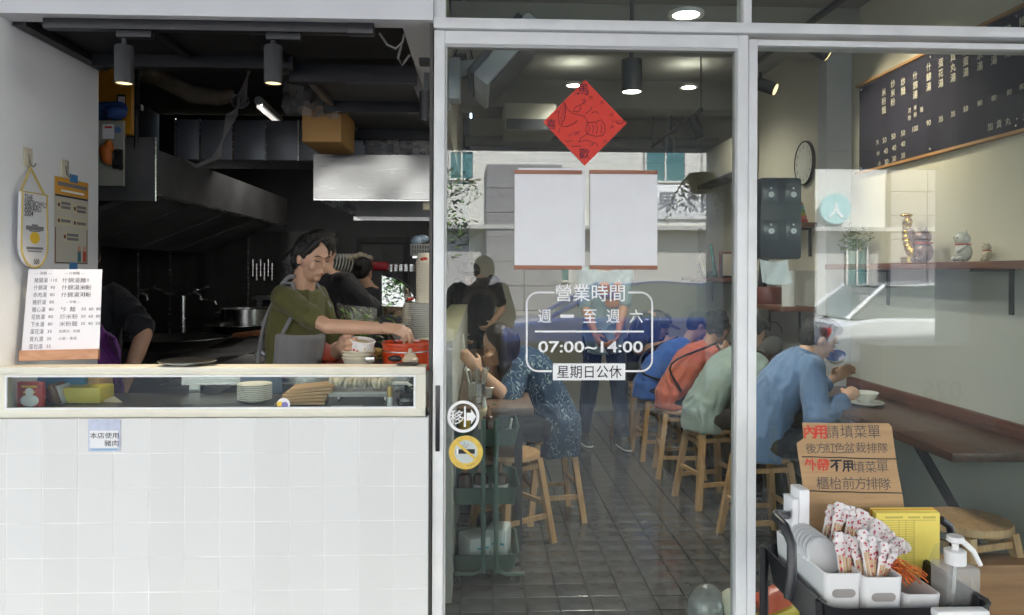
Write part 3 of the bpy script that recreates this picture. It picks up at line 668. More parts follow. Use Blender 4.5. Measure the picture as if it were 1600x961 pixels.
text('— 湯類 —', .010, mq(.2, .955, .0036), GINK, ms, MR); text('— 什錦麵 —', .010, mq(.62, .955, .0036), GINK, ms, MR)
for k, (a, b) in enumerate(lft):
    v = .875 - k * .083; text(a, .0165, mq(.09, v, .0036), GINK, ms, MR, align='L', width=lw_ * .17); text(b, .010, mq(.31, v, .0036), GINK, ms, MR, align='L')
for k, e in enumerate(rgt):
    v = .875 - k * .083
    if e is None: text('— 炒類 —', .009, mq(.62, v, .0036), GINK, ms, MR); continue
    text(e[0], .0165 if k < 7 else .010, mq(.46, v, .0036), GINK, ms, MR, align='L')
    if e[1]: text(e[1], .010, mq(.74, v, .0036), GINK, ms, MR, align='L')
zt_top = W(330, 573, 0).z - .003
steel_plate = MB().lathe([(.0, 0), (.05, .001), (.085, .012), (.09, .017), (.087, .017), (.05, .005), (.0, .004)], (W(293, 569, .06).x, .06, zt_top), 28)
steel_plate.solo('steel_plate', STEEL, 'shallow steel plate lying on the counter ledge', 'plate')
bl = MB().lathe([(.0, 0), (.03, .0), (.038, .004), (.039, .006), (.036, .006), (.02, .003), (.0, .004)], (W(637, 572, .06).x, .06, zt_top), 24); bl.solo('dark_lid', BPLAS, 'small black round lid at the right end of the counter ledge', 'coaster')  # small dark lid lying on the ledge

# ------------------------------------------------------------------ black ceiling frame, track and spotlights over the kitchen window
cf = thing('steel_canopy', 'black steel frame with grey panels under the kitchen soffit', 'canopy', (-.9, .6, SOF))
MB().b2((-1.51, .10, SOF + .02), (-.27, .53, SOF + .05)).build('front_panel', M('matt_black_panel', (.008, .008, .009), .7), cf)
b_ = MB(); b_.b2((-1.512, .087, SOF - .012), (-1.47, .64, SOF + .018)).b2((-1.468, .50, SOF - .03), (-.72, .54, SOF + .018)).b2((-1.12, .10, SOF), (-1.09, .49, SOF + .018)); b_.build('left_bars', BLACKM, cf)
pan = M('grey_sheet_panel', (.075, .08, .088), .6, var=.2, vs=2)
for y0, y1 in ((.69, 1.24), (1.31, 1.95)): MB().b2((-.70, y0, SOF + .012), (-.29, y1, SOF + .022)).build('sheet_panel', pan, cf)
for y, h in ((.62, .05), (1.26, .035), (1.97, .04)): MB().b2((-.76, y, SOF - h), (-.262, y + .05, SOF + .02)).build('cross_bar', BLACKM, cf)
for x in (-.735, -.29): MB().b2((x, .672, SOF - .012), (x + .03, 1.969, SOF + .01)).build('side_rail', M('aluminium_rail', (.20, .20, .21), .4, .6), cf)
MB().b2((-.78, .10, SOF - .01), (-.74, .60, SOF + .018)).build('divider_bar', BLACKM, cf)
wr = MB(); p = [W(593, 52, .16), W(605, 70, .2), W(618, 76, .2), W(629, 66, .2), W(632, 52, .16)]; wr.tube(p, .004, 6); wr.tube([W(627, 70, .2), W(622, 90, .25), W(628, 102, .3), W(640, 86, .25)], .0045, 6)
wr.solo('loose_wire', M('grey_cable', (.3, .29, .28), .6), 'loose grey wires hanging at the right of the canopy', 'cable')
track = thing('light_track', 'black lighting track along the kitchen soffit', 'track', (-.9, .06, SOF))
ta, tb_ = W(70, 40, .05), W(583, 44, .05)
MB().b2((ta.x, .035, SOF - .034), (tb_.x, .07, SOF - .001), .003).build('rail', BLACKM, track)
MB().b2((tb_.x - .08, .034, SOF - .036), (tb_.x + .003, .071, SOF - .0005), .003).build('end_cap', BPLAS, track)
def spot(px, label, on_=True, power=2.6, bx=.0):
    p = W(px, 100, .052); t = thing('track_spotlight', label, 'spotlight', (p.x, .052, SOF - .04), 'track spotlights over the kitchen window')
    MB().b2((p.x - .02, .037, SOF - .058), (p.x + .09, .067, SOF - .035), .003).build('adapter', BLACKM, t)
    MB().cyl((p.x, .052, SOF - .09), (p.x, .052, SOF - .055), .008).build('stem', BLACKM, t)
    zt_, zb2 = W(px, 72, .052).z, W(px, 131, .052).z
    MB().lathe([(.0, zt_), (.027, zt_), (.029, zt_ - .004), (.029, zb2), (.026, zb2), (.025, zb2 + .02), (.0, zb2 + .02)], (p.x, .052, 0), 24).build('can', M('spot_grey', (.03, .03, .034), .5), t)
    MB().lathe([(.0, 0), (.0245, 0), (.0245, .004), (.0, .004)], (p.x, .052, zb2 + .003), 20).build('lens', lamp_mat('warm_lens', (1, .72, .34), .24), t)
    l = bpy.data.lights.new('spot', 'SPOT'); l.energy = power; l.spot_size = R(75); l.spot_blend = .7; l.color = (1, .82, .58); l.shadow_soft_size = .025
    o = bpy.data.objects.new('bulb', l); C.objects.link(o); o.location = Vector((p.x, .052, zb2 - .008)) - ORG[t]; o.parent = t
spot(194, 'lit grey track spotlight near the left wall'); spot(427, 'lit grey track spotlight above the green-shirted cook')
t = thing('track_spotlight', 'unlit black spotlight hanging beside the door frame', 'spotlight', W(664, 100, .35), 'track spotlights over the kitchen window')
c = W(664, 100, .35)
MB().box(W(664, 97, .35), (.04, .05, .02)).build('adapter', BLACKM, t); MB().box(W(667, 130, .35), (.022, .025, .07)).build('joint', DARKM, t)
MB().cyl(W(667, 144, .35), W(667, 190, .35), .028, seg=20).build('can', BLACKM, t)
# ------------------------------------------------------------------ kitchen
ky = thing('yellow_board', 'orange-yellow wall board in the kitchen behind the side wall', 'board', W(183, 210, 1.3))
a, b = W(150, 95, 1.3), W(205, 210, 1.3)
MB().b2((a.x, 1.3, b.z), (b.x, 1.33, a.z)).build('panel', M('yellow_board_paint', (.62, .27, .012), .6, var=.06), ky)
a, b = W(183, 148, 1.295), W(196, 172, 1.295); MB().b2((a.x, 1.292, b.z), (b.x, 1.299, a.z)).build('switch_frame', BPLAS, ky)
a, b = W(185, 151, 1.29), W(195, 163, 1.29); MB().b2((a.x, 1.286, b.z), (b.x, 1.291, a.z)).build('switch', WPLAS, ky)
bg = MB(); bg.caps(W(150, 175, 1.2), W(187, 170, 1.2), .045, .035); bg.ell(W(180, 176, 1.17), (.05, .05, .035)); bg.solo('hanging_hat', M('blue_cloth', (.03, .08, .25), .8), 'blue hat hanging on the kitchen wall', 'hat')
gp = thing('tool_board', 'pale grey board with hanging kitchen tools beside the side wall', 'board', W(172, 290, 1.15))
a, b = W(140, 188, 1.15), W(192, 290, 1.15)
MB().b2((a.x, 1.15, b.z), (b.x, 1.17, a.z)).build('panel', M('pale_board', (.34, .35, .31), .6, var=.08), gp)
a, b = W(160, 194, 1.147), W(178, 217, 1.147); MB().b2((a.x, 1.146, b.z), (b.x, 1.149, a.z)).build('label_sheet', PAPER, gp)
a, b = W(163, 197, 1.14), W(174, 200, 1.14); MB().b2((a.x, 1.143, b.z), (b.x, 1.145, a.z)).build('red_print', REDINK, gp)
disc(184, 203, 0, 5, 1.146, 'blue_badge', M('blue_print2', (.1, .2, .45), .6), gp)
MB().caps(W(167, 236, 1.12), W(170, 247, 1.12), .034, .032).ell(W(170, 228, 1.12), (.02, .02, .03)).solo('orange_ladle', M('orange_plastic', (.6, .16, .03), .4), 'orange plastic ladle hanging on the tool board', 'ladle')
lp = MB()
for k in range(9): lp.tube([W(184 + 8 * math.cos(q * .6 + k), 247 + 14 * math.sin(q * .6 + k * .3) + k * .6, 1.11 - k * .002) for q in range(11)], .003, 5)
lp.solo('cable_coil', BPLAS, 'coil of black cables hanging on the tool board', 'cable')

# left range hood (open below, with sloped filters)
hd = thing('range_hood', 'large dark steel range hood along the left kitchen wall', 'range hood', (-2.3, 2.9, 1.78))
hx, hzb, hzt, hy0, hy1 = -1.69, 1.80, 2.03, 1.6, 4.3
MB().b2((-3.19, hy0, hzb - .04), (hx, hy0 + .02, hzt + .06)).build('front_face', DSTEEL, hd)
MB().b2((hx - .02, hy0 + .021, hzb), (hx, hy1, hzt)).build('side_face', DSTEEL, hd)
MB().b2((-3.19, hy0 + .021, hzt - .02), (hx - .021, hy1, hzt)).build('top', DSTEEL, hd)
MB().cyl((hx + .002, hy0 - .004, hzb - .04), (hx + .002, hy0 - .004, hzt + .06), .006, seg=6).build('corner_bead', STEEL, hd)
MB().b2((hx - .03, hy0 + .03, hzb - .015), (hx + .008, hy1, hzb - .001)).build('lower_lip', STEEL, hd)
for k in range(4):
    y0 = hy0 + .1 + k * .66; mb = MB()
    mb.add([(-1.75, y0, 1.82), (-1.75, y0 + .62, 1.82), (-2.4, y0 + .62, 1.55), (-2.4, y0, 1.55), (-1.75, y0, 1.85), (-1.75, y0 + .62, 1.85), (-2.4, y0 + .62, 1.58), (-2.4, y0, 1.58)], [(0, 1, 2, 3), (7, 6, 5, 4), (0, 4, 5, 1), (1, 5, 6, 2), (2, 6, 7, 3), (3, 7, 4, 0)])
    mb.build('filter_panel', DSTEEL, hd)
# overhead duct of separate panels
dc = thing('air_duct', 'rectangular galvanised duct of joined panels crossing the kitchen', 'duct', (-1.05, 2.2, 2.07))
GALV = M('galvanised_sheet', (.20, .21, .23), .48, .5, var=.18, vs=4)
xs = [W(px, 200, 2.1).x for px in (275, 313, 365, 416, 467, 518, 570, 622, 676)]
zt_, zb_ = W(400, 188, 2.1).z, W(400, 250, 2.1).z
for i in range(len(xs) - 1):
    MB().b2((xs[i] + .003, 2.1, zb_), (xs[i + 1] - .003, 2.5, zt_), .003).build('duct_panel', GALV, dc)
    MB().b2((xs[i] - .006, 2.092, zb_ - .004), (xs[i] + .0025, 2.1, zt_ + .004)).build('seam', STEEL, dc)
hose = MB(); hose.tube([W(215, 108, 1.9), W(260, 125, 1.9), W(300, 147, 1.95), W(340, 152, 2.0), W(362, 148, 2.05)], [.05, .055, .055, .05, .045], 12); hose.solo('flexible_duct', M('beige_insulation', (.30, .25, .18), .8, var=.25, vs=20, bump=.4, bs=30), 'beige insulated flexible duct under the kitchen ceiling', 'duct')
cb2 = MB(); rg = random.Random(8)
for k in range(5):
    x0 = 352 + k * 3; cb2.tube([W(x0 + 44 - k * 5, 100, 1.6), W(x0 + 20, 150 + k * 3, 1.6), W(x0 + 18 - k * 7, 180, 1.62), W(x0 - 20, 246, 1.7), W(x0 - 45 - 3 * k, 258 + k, 1.75), W(290, 250, 1.8)], .004, 5)
cb2.tube([W(375 + 14 * math.cos(a * .6), 158 + 11 * math.sin(a * .6), 1.6) for a in range(11)], .004, 5)
cb2.solo('hanging_cables', M('grey_cable', (.3, .29, .28), .6), 'tangle of grey cables hanging in front of the air duct', 'cable')
cp = MB(); cp.tube([W(215, 110, 1.6), W(214, 165, 1.6), W(213, 232, 1.6)], .012, 8); cp.box(W(216, 168, 1.59), (.04, .03, .03)); cp.solo('wall_conduit', DARKM, 'thin vertical conduit on the left kitchen wall', 'conduit')
cb3 = thing('cardboard_box', 'taped brown cardboard box with plastic wrap hanging under the canopy', 'box', W(503, 222, 1.35))
a, b = W(472, 165, 1.35), W(533, 222, 1.35); MB().b2((a.x, 1.35, b.z), (b.x, 1.75, a.z), .004).build('carton', M('brown_carton', (.46, .26, .09), .8, var=.1), cb3)
pw = MB(); rg = random.Random(4)
g = [[W(442 + 85 * i / 8 + rg.uniform(-3, 3), 106 + 68 * j / 6 + rg.uniform(-3, 3) + i * 1.5, 1.3 + rg.uniform(-.05, .05)) for i in range(9)] for j in range(7)]
for j in range(6):
    for i in range(8): pw.add([g[j][i], g[j][i + 1], g[j + 1][i + 1], g[j + 1][i]], [(0, 1, 2, 3)])
pw.build('plastic_wrap', M('clear_plastic_wrap', (.5, .48, .46), .2, var=.1, alpha=.45), cb3)
# bright stainless hood over the serving side
sh = thing('steel_hood', 'polished stainless steel hood above the serving counter', 'range hood', (-.6, 2.6, 1.8))
a, b = W(490, 241, 1.9), W(678, 312, 1.9)
def hs(u, v):                                             # dented polished face
    x = a.x + (b.x - a.x) * u; z = a.z + (b.z - a.z) * v
    return (x, 1.9 - .0035 * math.sin(u * 7.5 + .4) * math.sin(math.pi * v) - .0015 * math.sin(u * 15 + v * 1.5) * math.sin(math.pi * v), z)
mb = MB(); n1, n2 = 48, 14
mb.v = [Vector(hs(i / n1, j / n2)) for j in range(n2 + 1) for i in range(n1 + 1)]; mb.f = [(j * (n1 + 1) + i, j * (n1 + 1) + i + 1, (j + 1) * (n1 + 1) + i + 1, (j + 1) * (n1 + 1) + i) for j in range(n2) for i in range(n1)]
mb.build('front_face', M('polished_steel', (.36, .36, .355), .3, 1, var=.04, vs=8, stretch=(1, 1, 40)), sh)
MB().b2((a.x, 1.915, b.z), (a.x + .01, 3.3, a.z)).build('left_side', STEEL, sh); MB().b2((a.x + .011, 1.916, a.z - .01), (b.x, 3.3, a.z)).build('top', STEEL, sh)
MB().b2((a.x + .011, 3.28, b.z), (b.x, 3.3, a.z - .012)).build('back', DSTEEL, sh); MB().b2((a.x, 3.26, b.z - .03), (b.x, 3.305, b.z - .002)).build('rear_lip', STEEL, sh)
MB().b2((a.x, 1.905, b.z - .008), (b.x, 1.93, b.z - .001)).build('front_lip', STEEL, sh)
el = thing('hood_lamp', 'small cream lamp box under the steel hood', 'lamp', W(668, 325, 1.95)); MB().box(W(668, 323, 1.95), (.05, .06, .045), bev=.005).build('box', M('cream_plastic', (.55, .5, .38), .5), el)
wrp = MB(); rg = random.Random(9)
g = [[W(575 + 100 * i / 10, 216 + 26 * j / 5 + rg.uniform(-2, 2), 2.02 + rg.uniform(-.04, .04)) for i in range(11)] for j in range(6)]
for j in range(5):
    for i in range(10): wrp.add([g[j][i], g[j][i + 1], g[j + 1][i + 1], g[j + 1][i]], [(0, 1, 2, 3)])
wrp.solo('plastic_sheet', M('clear_plastic_wrap', (.5, .48, .46), .2, var=.1, alpha=.45), 'crumpled clear plastic sheet on top of the steel hood', 'plastic sheet')

tb2 = thing('tube_light', 'dim tube light under the kitchen ceiling behind the spotlights', 'lamp', W(416, 176, 2.9))
pa_, pb_ = W(404, 162, 2.6), W(436, 190, 3.6)
MB().tube([pa_ + Vector((0, 0, .02)), pb_ + Vector((0, 0, .02))], .03, 8).build('housing', WPLAS, tb2); MB().tube([pa_ - Vector((0, 0, .02)), pb_ - Vector((0, 0, .02))], .013, 8).build('tube', lamp_mat('tube_glow', (1, .97, .9), .09), tb2)
l = bpy.data.lights.new('tube', 'AREA'); l.shape = 'RECTANGLE'; l.size = 1.0; l.size_y = .05; l.energy = .9; l.color = (1, .96, .88)
o = bpy.data.objects.new('glow', l); C.objects.link(o); o.parent = tb2; o.location = (pa_ + pb_) / 2 - Vector((0, 0, .05)) - ORG[tb2]; o.rotation_euler = (0, 0, R(100))
# stove line along the left: range, taps, pots, woks
rg_ = thing('cooking_range', 'long dark steel cooking range under the left hood', 'stove', (-2.3, 2.6, 0))
MB().b2((-3.15, 1.3, .001), (-1.62, 4.4, .80)).build('body', DSTEEL, rg_); MB().b2((-3.16, 1.28, .801), (-1.6, 4.42, .83)).build('top', DSTEEL, rg_)
MB().b2((-3.18, 4.45, .3), (-1.3, 4.5, 1.75)).build('splash_panel', M('dark_splash', (.09, .09, .085), .35, .6, var=.3, vs=2, stretch=(6, 1, .6)), rg_)
for px in (212, 262, 385): MB().b2((W(px, 450, 4.4).x - .004, 4.44, .85), (W(px, 450, 4.4).x + .004, 4.449, 1.75)).build('panel_seam', STEEL, rg_)
tpst = thing('wok_taps', 'chrome swing taps on a post above the cooking range', 'tap', W(286, 520, 2.6))
mb = MB(); mb.cyl(W(286, 520, 2.6), W(286, 462, 2.6), .016); mb.tube([W(286, 464, 2.6), W(262, 459, 2.6), W(250, 452, 2.6), W(238, 450, 2.6)], .008, 8); mb.tube([W(286, 464, 2.6), W(302, 459, 2.6), W(311, 460, 2.6), W(314, 467, 2.6)], .008, 8)
mb.build('post', STEEL, tpst)
for px, py in ((222, 460), (306, 460)):
    m2 = MB(); m2.tube([W(px - 9, py, 2.58), W(px, py - 2, 2.58), W(px + 6, py + 1, 2.58), W(px + 8, py + 9, 2.58)], .009, 8); m2.ell(W(px, py - 7, 2.58), (.022, .022, .008)); m2.tube([W(px, py - 7, 2.58), W(px + 12, py - 9, 2.58), W(px + 21, py - 14, 2.58)], [.006, .006, .009], 6); m2.build('tap', STEEL, tpst)
MB().tube([W(314, 467, 2.58), W(336, 471, 2.55), W(338, 476, 2.55)], .006, 6).build('spout', STEEL, tpst)
def pot(nm, px, py, Y, r, h, mat, lab, lid=False):
    p = W(px, py, Y); t = thing(nm, lab, 'pot', p)
    MB().lathe([(.0, 0), (r * .95, 0), (r, .01), (r, h), (r * 1.03, h + .003), (r * .97, h), (r * .96, .012), (0, .012)], p, 28).build('body', mat, t)
    for s_ in (-1, 1): MB().tube([p + Vector((s_ * r, -.02, h * .8)), p + Vector((s_ * (r + .03), -.02, h * .83)), p + Vector((s_ * (r + .03), .02, h * .83)), p + Vector((s_ * r, .02, h * .8))], .005, 6).build('handle', mat, t)
    return t
pot('stock_pot', 385, 520, 2.7, .16, .16, M('pot_steel', (.35, .35, .35), .25, 1, var=.1), 'steel stock pot on the cooking range')
def wok(px, py, Y, r, lab, hand):
    p = W(px, py, Y); t = thing('wok', lab, 'wok', p)
    MB().lathe([(.0, 0), (r * .5, .015), (r * .85, .05), (r, .085), (r * .98, .087), (r * .83, .056), (r * .48, .022), (0, .008)], p, 28).build('pan', M('wok_iron', (.035, .035, .036), .3, .8), t)
    MB().caps(p + Vector((r * .98, -.02, .085)), p + Vector((r + .06, -.05, .1)), .008, .009).build('socket', STEEL, t)
    MB().caps(p + Vector((r + .06, -.05, .1)), p + Vector((r + .22, -.13, .12)), .013, .016).build('handle', wood('handle_wood', (.20, .07, .03), (.34, .13, .06), .5), t)
wok(265, 552, 1.75, .30, 'large iron wok with wooden handle at the front of the range', 1); wok(335, 545, 2.3, .2, 'middle iron wok with wooden handle', 1); wok(372, 528, 2.6, .2, 'rear iron wok beside the stock pot', 1)
ld = MB(); ld.tube([W(418, 558, .95), W(408, 550, .95), W(401, 553, .95), W(399, 560, .95)], [.012, .014, .012, .006], 8); ld.solo('ladle_handle', STEEL, 'curved steel ladle handle beside the cook', 'ladle')
MB().b2((-1.62, .75, .001), (-1.16, 1.2, .86)).solo('prep_bench', DSTEEL, 'low dark prep bench behind the counter', 'bench')
for k in range(6):
    p = W(395 + k * 6, 432 + (k % 2) * 6, 3.9); MB().cyl(p, p + Vector((0, 0, .14)), .008).solo('hanging_ladle', STEEL, 'steel ladle in the row hanging under the hood end', 'ladle', 'row of ladles under the hood')

# back of the kitchen
bs = thing('back_doorway', 'dark framed doorway at the back of the kitchen', 'door', W(598, 520, 5.28))
a, b = W(566, 380, 5.28), W(630, 520, 5.28)
f_ = MB(); f_.b2((a.x - .05, 5.24, b.z), (a.x, 5.298, a.z)).b2((b.x, 5.24, b.z), (b.x + .05, 5.298, a.z)).b2((a.x - .05, 5.24, a.z + .001), (b.x + .05, 5.298, a.z + .06)); f_.build('frame', BLACKM, bs)
MB().b2((a.x, 5.27, b.z), (a.x + (b.x - a.x) * .5, 5.297, a.z)).build('left_leaf', M('grey_door', (.12, .12, .125), .6), bs); MB().b2((a.x + (b.x - a.x) * .52, 5.285, b.z), (b.x, 5.297, a.z)).build('right_leaf', M('dark_door', (.03, .03, .032), .6), bs)
sl_ = [W(606, 387, 5.2), W(609, 386, 5.2), W(615, 402, 5.2), W(619, 415, 5.2), W(614, 415, 5.2)]
bt = thing('back_table', 'steel back table with stacked crockery in the kitchen', 'table', (-1.2, 4.3, 0))
MB().b2((-1.9, 4.0, 1.16), (-.5, 4.6, 1.19)).build('top', STEEL, bt)
for x in (-1.85, -.55):
    for y in (4.05, 4.55): MB().b2((x - .02, y - .02, 0), (x + .02, y + .02, 1.159)).build('leg', STEEL, bt)
PLT = MB().lathe([(.0, 0), (.05, 0), (.055, .004), (.085, .014), (.084, .017), (.052, .007), (0, .006)], (0, 0, 0), 26)
plate_me = PLT.mesh('plate'); plate_me.materials.append(CERAM)
def plate(loc, label, group, rot=(0, 0, 0), s_=1.):
    o = bpy.data.objects.new('plate', plate_me); C.objects.link(o); o.location = loc; o.rotation_euler = rot; o.scale = (s_, s_, s_); return tag(o, label, 'plate', group)
for k in range(7): plate(W(519 + k * 5, 412, 4.15) + Vector((0, 0, -.02)), 'white plate standing in the rack behind the cook', 'plates in the rear rack', (R(75), R(8), R(-70)), 1.25)
tow = MB()
for k in range(5): tow.ell(W(549 + k * 7, 404 - 5 * (1 - abs(k - 2) / 2), 4.1), (.035, .05, .03))
tow.solo('folded_cloths', M('beige_cloth', (.42, .37, .28), .9), 'heap of folded beige cloths on the back table', 'cloth')
MB().box(W(590, 416, 4.1), (.19, .16, .075), bev=.02).solo('red_basin', M('red_plastic', (.28, .01, .02), .4), 'red plastic basin on the back table', 'basin')
mesh_s = MB(); 
for k in range(5): mesh_s.lathe([(.0, 0), (.05, 0), (.052, .06), (.045, .06), (.04, .01), (0, .008)], W(610 + k * 8, 424, 4.2), 16)
mesh_s.solo('steel_cups', STEEL, 'row of small steel cups at the back of the kitchen', 'cup')
bk = thing('plastic_basket', 'grey-white slotted plastic basket high at the right of the kitchen', 'basket', W(660, 400, 2.2))
a, b = W(641, 381, 2.2), W(678, 400, 2.2); MB().b2((a.x, 2.2, b.z), (b.x, 2.42, a.z), .004).build('body', M('basket_plastic', (.36, .36, .34), .5), bk)
sm_ = MB()
for i in range(9):
    for j in range(2): q = W(645 + i * 4, 386 + j * 7, 2.2); sm_.box((q.x, 2.197, q.z), (.006, .005, .018))
sm_.build('slots', M('slot_dark', (.08, .08, .08), .7), bk)
MB().ell(W(651, 376, 2.25), (.035, .04, .03)).ell(W(660, 373, 2.3), (.04, .04, .025)).solo('blue_bags', M('pale_blue_plastic', (.28, .38, .5), .4), 'bunched pale blue plastic bags in the basket', 'bag')
MB().b2((W(645, 402, 2.2).x, 2.18, W(660, 403.5, 2.2).z), (-.25, 2.44, W(660, 400.3, 2.2).z)).solo('wall_shelf', STEEL, 'narrow steel shelf carrying the plastic basket', 'shelf')
mw = thing('steel_cabinet', 'small bright steel cabinet at the right edge of the kitchen', 'cabinet', W(666, 455, 1.9))
a, b = W(655, 402, 1.9), W(682, 447, 1.9)
mb = MB(); mb.b2((a.x, 1.9, b.z), (a.x + .015, 2.15, a.z)).b2((a.x + .016, 1.9, a.z - .015), (b.x, 2.15, a.z)).b2((a.x + .016, 1.9, b.z), (b.x, 2.15, b.z + .015)); mb.build('frame', M('bright_steel', (.5, .5, .48), .3, .7), mw)
MB().b2((a.x + .016, 2.1, b.z + .016), (b.x, 2.149, a.z - .016)).build('back', DSTEEL, mw)

# work table behind the counter with everything standing on it
wt = thing('work_table', 'steel work table behind the right end of the counter', 'table', (-.6, .75, 0))
WZ = W(640, 566, .62).z - .03
MB().b2((-1.1, .42, WZ - .03), (-.275, 1.2, WZ)).build('top', STEEL, wt)
for x in (-1.06, -.31):
    for y in (.46, 1.16): MB().b2((x - .02, y - .02, 0), (x + .02, y + .02, WZ - .031)).build('leg', STEEL, wt)
rp = thing('red_pot', 'red enamel pot with dark oval handle on the work table', 'pot', (W(636, 560, .62).x, .62, WZ))
REDP = M('red_enamel', (.55, .055, .012), .22, var=.06, coat=.5)
pr = 38 * PXM(.62); pc = Vector((W(636, 560, .62).x, .62, WZ)); ph = W(636, 540, .62 - pr).z - WZ
MB().lathe([(.0, 0), (pr * .94, 0), (pr, .012), (pr, ph), (pr * .95, ph), (pr * .94, .02), (0, .02)], pc, 36).build('body', REDP, rp)
MB().lathe([(pr * 1.0, ph - .006), (pr * 1.035, ph - .004), (pr * 1.035, ph + .006), (pr * .95, ph + .008), (pr * .94, ph)], pc, 36, None, True).build('rim', REDP, rp)
MB().lathe([(pr * 1.004, ph * .72), (pr * 1.012, ph * .72), (pr * 1.012, ph * .76), (pr * 1.004, ph * .76)], pc, 36, None, True).build('steel_band', STEEL, rp)
MB().ell(pc + Vector((-.035, -pr * .93, ph * .52)), (.03, .012, .013)).build('oval_handle', BPLAS, rp)
MB().lathe([(.0, 0), (pr * .93, 0), (pr * .93, .003), (0, .003)], pc + Vector((0, 0, ph * .8)), 30).build('broth', M('brown_broth', (.16, .05, .02), .15), rp)
MB().lathe([(.0, 0), (.028, 0), (.03, .012), (.022, .02), (.02, .03), (.008, .034), (.006, .05), (0, .05)], W(641, 566, .38), 20).solo('sauce_jar', M('cream_jar', (.5, .42, .32), .4), 'small cream sauce jar in front of the red pot', 'jar')
def stack(n, px, py, Y, dz, lab, grp, s_=1.):
    p = W(px, py, Y); p.z = WZ
    for k in range(n): plate((p.x + random.uniform(-.002, .002), p.y + random.uniform(-.002, .002), WZ + k * dz), lab, grp, (0, 0, random.random()), s_)
    return p
ST2 = stack(27, 657, 535, .95, .0092, 'white plate in the taller right stack beside the red pot', 'taller plate stack', .72)
ST1 = stack(17, 624, 535, .95, .0092, 'white plate in the shorter left stack behind the red pot', 'shorter plate stack', .62)
bowl_me = MB().lathe([(.0, 0), (.03, 0), (.032, .003), (.045, .055), (.048, .057), (.048, .06), (.044, .06), (.03, .006), (0, .005)], (0, 0, 0), 24).mesh('paper_bowl'); bowl_me.materials.append(M('paper_cup', (.62, .57, .46), .6, var=.06, vs=30))
def cups(n, base, dz, lab, grp, s_=1., flip=True):
    for k in range(n):
        o = bpy.data.objects.new('paper_cup', bowl_me); C.objects.link(o); o.location = base + Vector((0, 0, k * dz + (.06 * s_ if flip else 0))); o.scale = (s_,) * 3; o.rotation_euler = (R(180) if flip else 0, 0, random.random()); tag(o, lab, 'paper cup', grp)
ztop = WZ + 27 * .0092 + .004
cups(15, Vector((W(662, 470, 1.0).x, 1.0, ztop)), .0125, 'paper cup in the tall upturned stack on the plates', 'tall paper cup stack', .78)
cups(13, Vector((W(640, 500, 1.12).x, 1.12, WZ + .002)), .016, 'paper cup in the shorter upturned stack beside the glass case', 'short paper cup stack', .85)
for px, py, Y in ((662, 403, .96), (641, 466, 1.07)):
    q = MB(); q.ell(W(px + 2, py + 1, Y), (.012, .004, .006)).ell(W(px - 3, py + 2, Y), (.007, .004, .007)); q.solo('printed_cherries', REDINK, 'red fruit print on the top of the %s cup stack' % ('tall' if px > 650 else 'short'), 'print')
# curved glass case
gc = thing('glass_case', 'curved glass food case on the work table', 'display case', W(625, 530, 1.2))
arc = [W(595, 430 + 0, 1.25)]
def arcp(k, Y): a_ = R(90 - k * 9); return W(595 + 60 * math.cos(a_), 492 - 62 * math.sin(a_), Y)
mb = MB(); mb.rings([[arcp(k, 1.2) for k in range(11)] + [W(595, 492, 1.2)], [arcp(k, 1.204) for k in range(11)] + [W(595, 492, 1.204)]]); mb.build('end_pane', glass('case_glass', (.75, .85, .82), .16, 0, .03), gc)
mb = MB(); mb.tube([W(595, 540, 1.2), W(595, 430, 1.2)] + [arcp(k, 1.2) for k in range(1, 11)] + [W(655, 540, 1.2)], .005, 6); mb.build('edge_trim', BLACKM, gc)
MB().b2((W(595, 500, 1.21).x, 1.21, WZ), (W(655, 500, 1.21).x, 1.19, W(600, 493, 1.2).z)).build('base', DARKM, gc)
# paper bowls, vegetables, tray
pb2 = MB().lathe([(.0, 0), (.045, 0), (.062, .05), (.066, .052), (.064, .055), (.06, .052), (.044, .004), (0, .004)], W(555, 566, .62), 28)
for k in range(3):
    o = MB().lathe([(.0, 0), (.045, 0), (.062, .05), (.066, .052), (.064, .055), (.06, .052), (.044, .004), (0, .004)], (W(560, 566, .60).x, .60, WZ + k * .013), 28).solo('paper_bowl', M('paper_cup', (.62, .57, .46), .6), 'cream paper bowl in the stack under the cook\'s hand', 'paper bowl', 'paper bowls under the hand')
vg = thing('vegetable_bag', 'clear plastic bag of green vegetables behind the cook\'s arm', 'vegetables', (W(555, 530, 1.0).x, 1.0, WZ))
rg = random.Random(12); mb = MB()
for k in range(420):
    p = W(555 + rg.gauss(0, 18), 513 + rg.gauss(0, 11), 1.0 + rg.gauss(0, .04)); d = Vector((rg.uniform(-1, 1), rg.uniform(-.5, .5), rg.uniform(-.4, .6))).normalized() * rg.uniform(.02, .05); u = d.orthogonal().normalized() * .006
    mb.add([p, p + d * .5 + u, p + d, p + d * .5 - u], [(0, 1, 2, 3)])
tag(mb.build('greens', M('vegetable_green', (.10, .17, .03), .5, var=.4, vs=20), vg, smooth=False), kind='stuff')
mb = MB(); ng = 14
gv = []
for j in range(ng):
    for i in range(ng):
        u, v = i / (ng - 1), j / (ng - 1); p = W(527 + 62 * u, 474 + 55 * v, 1.0); p.y += -.09 * math.sin(math.pi * min(1, u)) * math.sin(math.pi * (.15 + v * .8)) + rg.uniform(-.006, .006); p.z += rg.uniform(-.004, .004) - (.02 * u * (1 - v)); gv.append(p)
mb.v = gv; mb.f = [(j * ng + i, j * ng + i + 1, (j + 1) * ng + i + 1, (j + 1) * ng + i) for j in range(ng - 1) for i in range(ng - 1)]
mb.build('bag', M('clear_bag', (.6, .62, .58), .15, var=.05, alpha=.28), vg)
mb = MB(); 
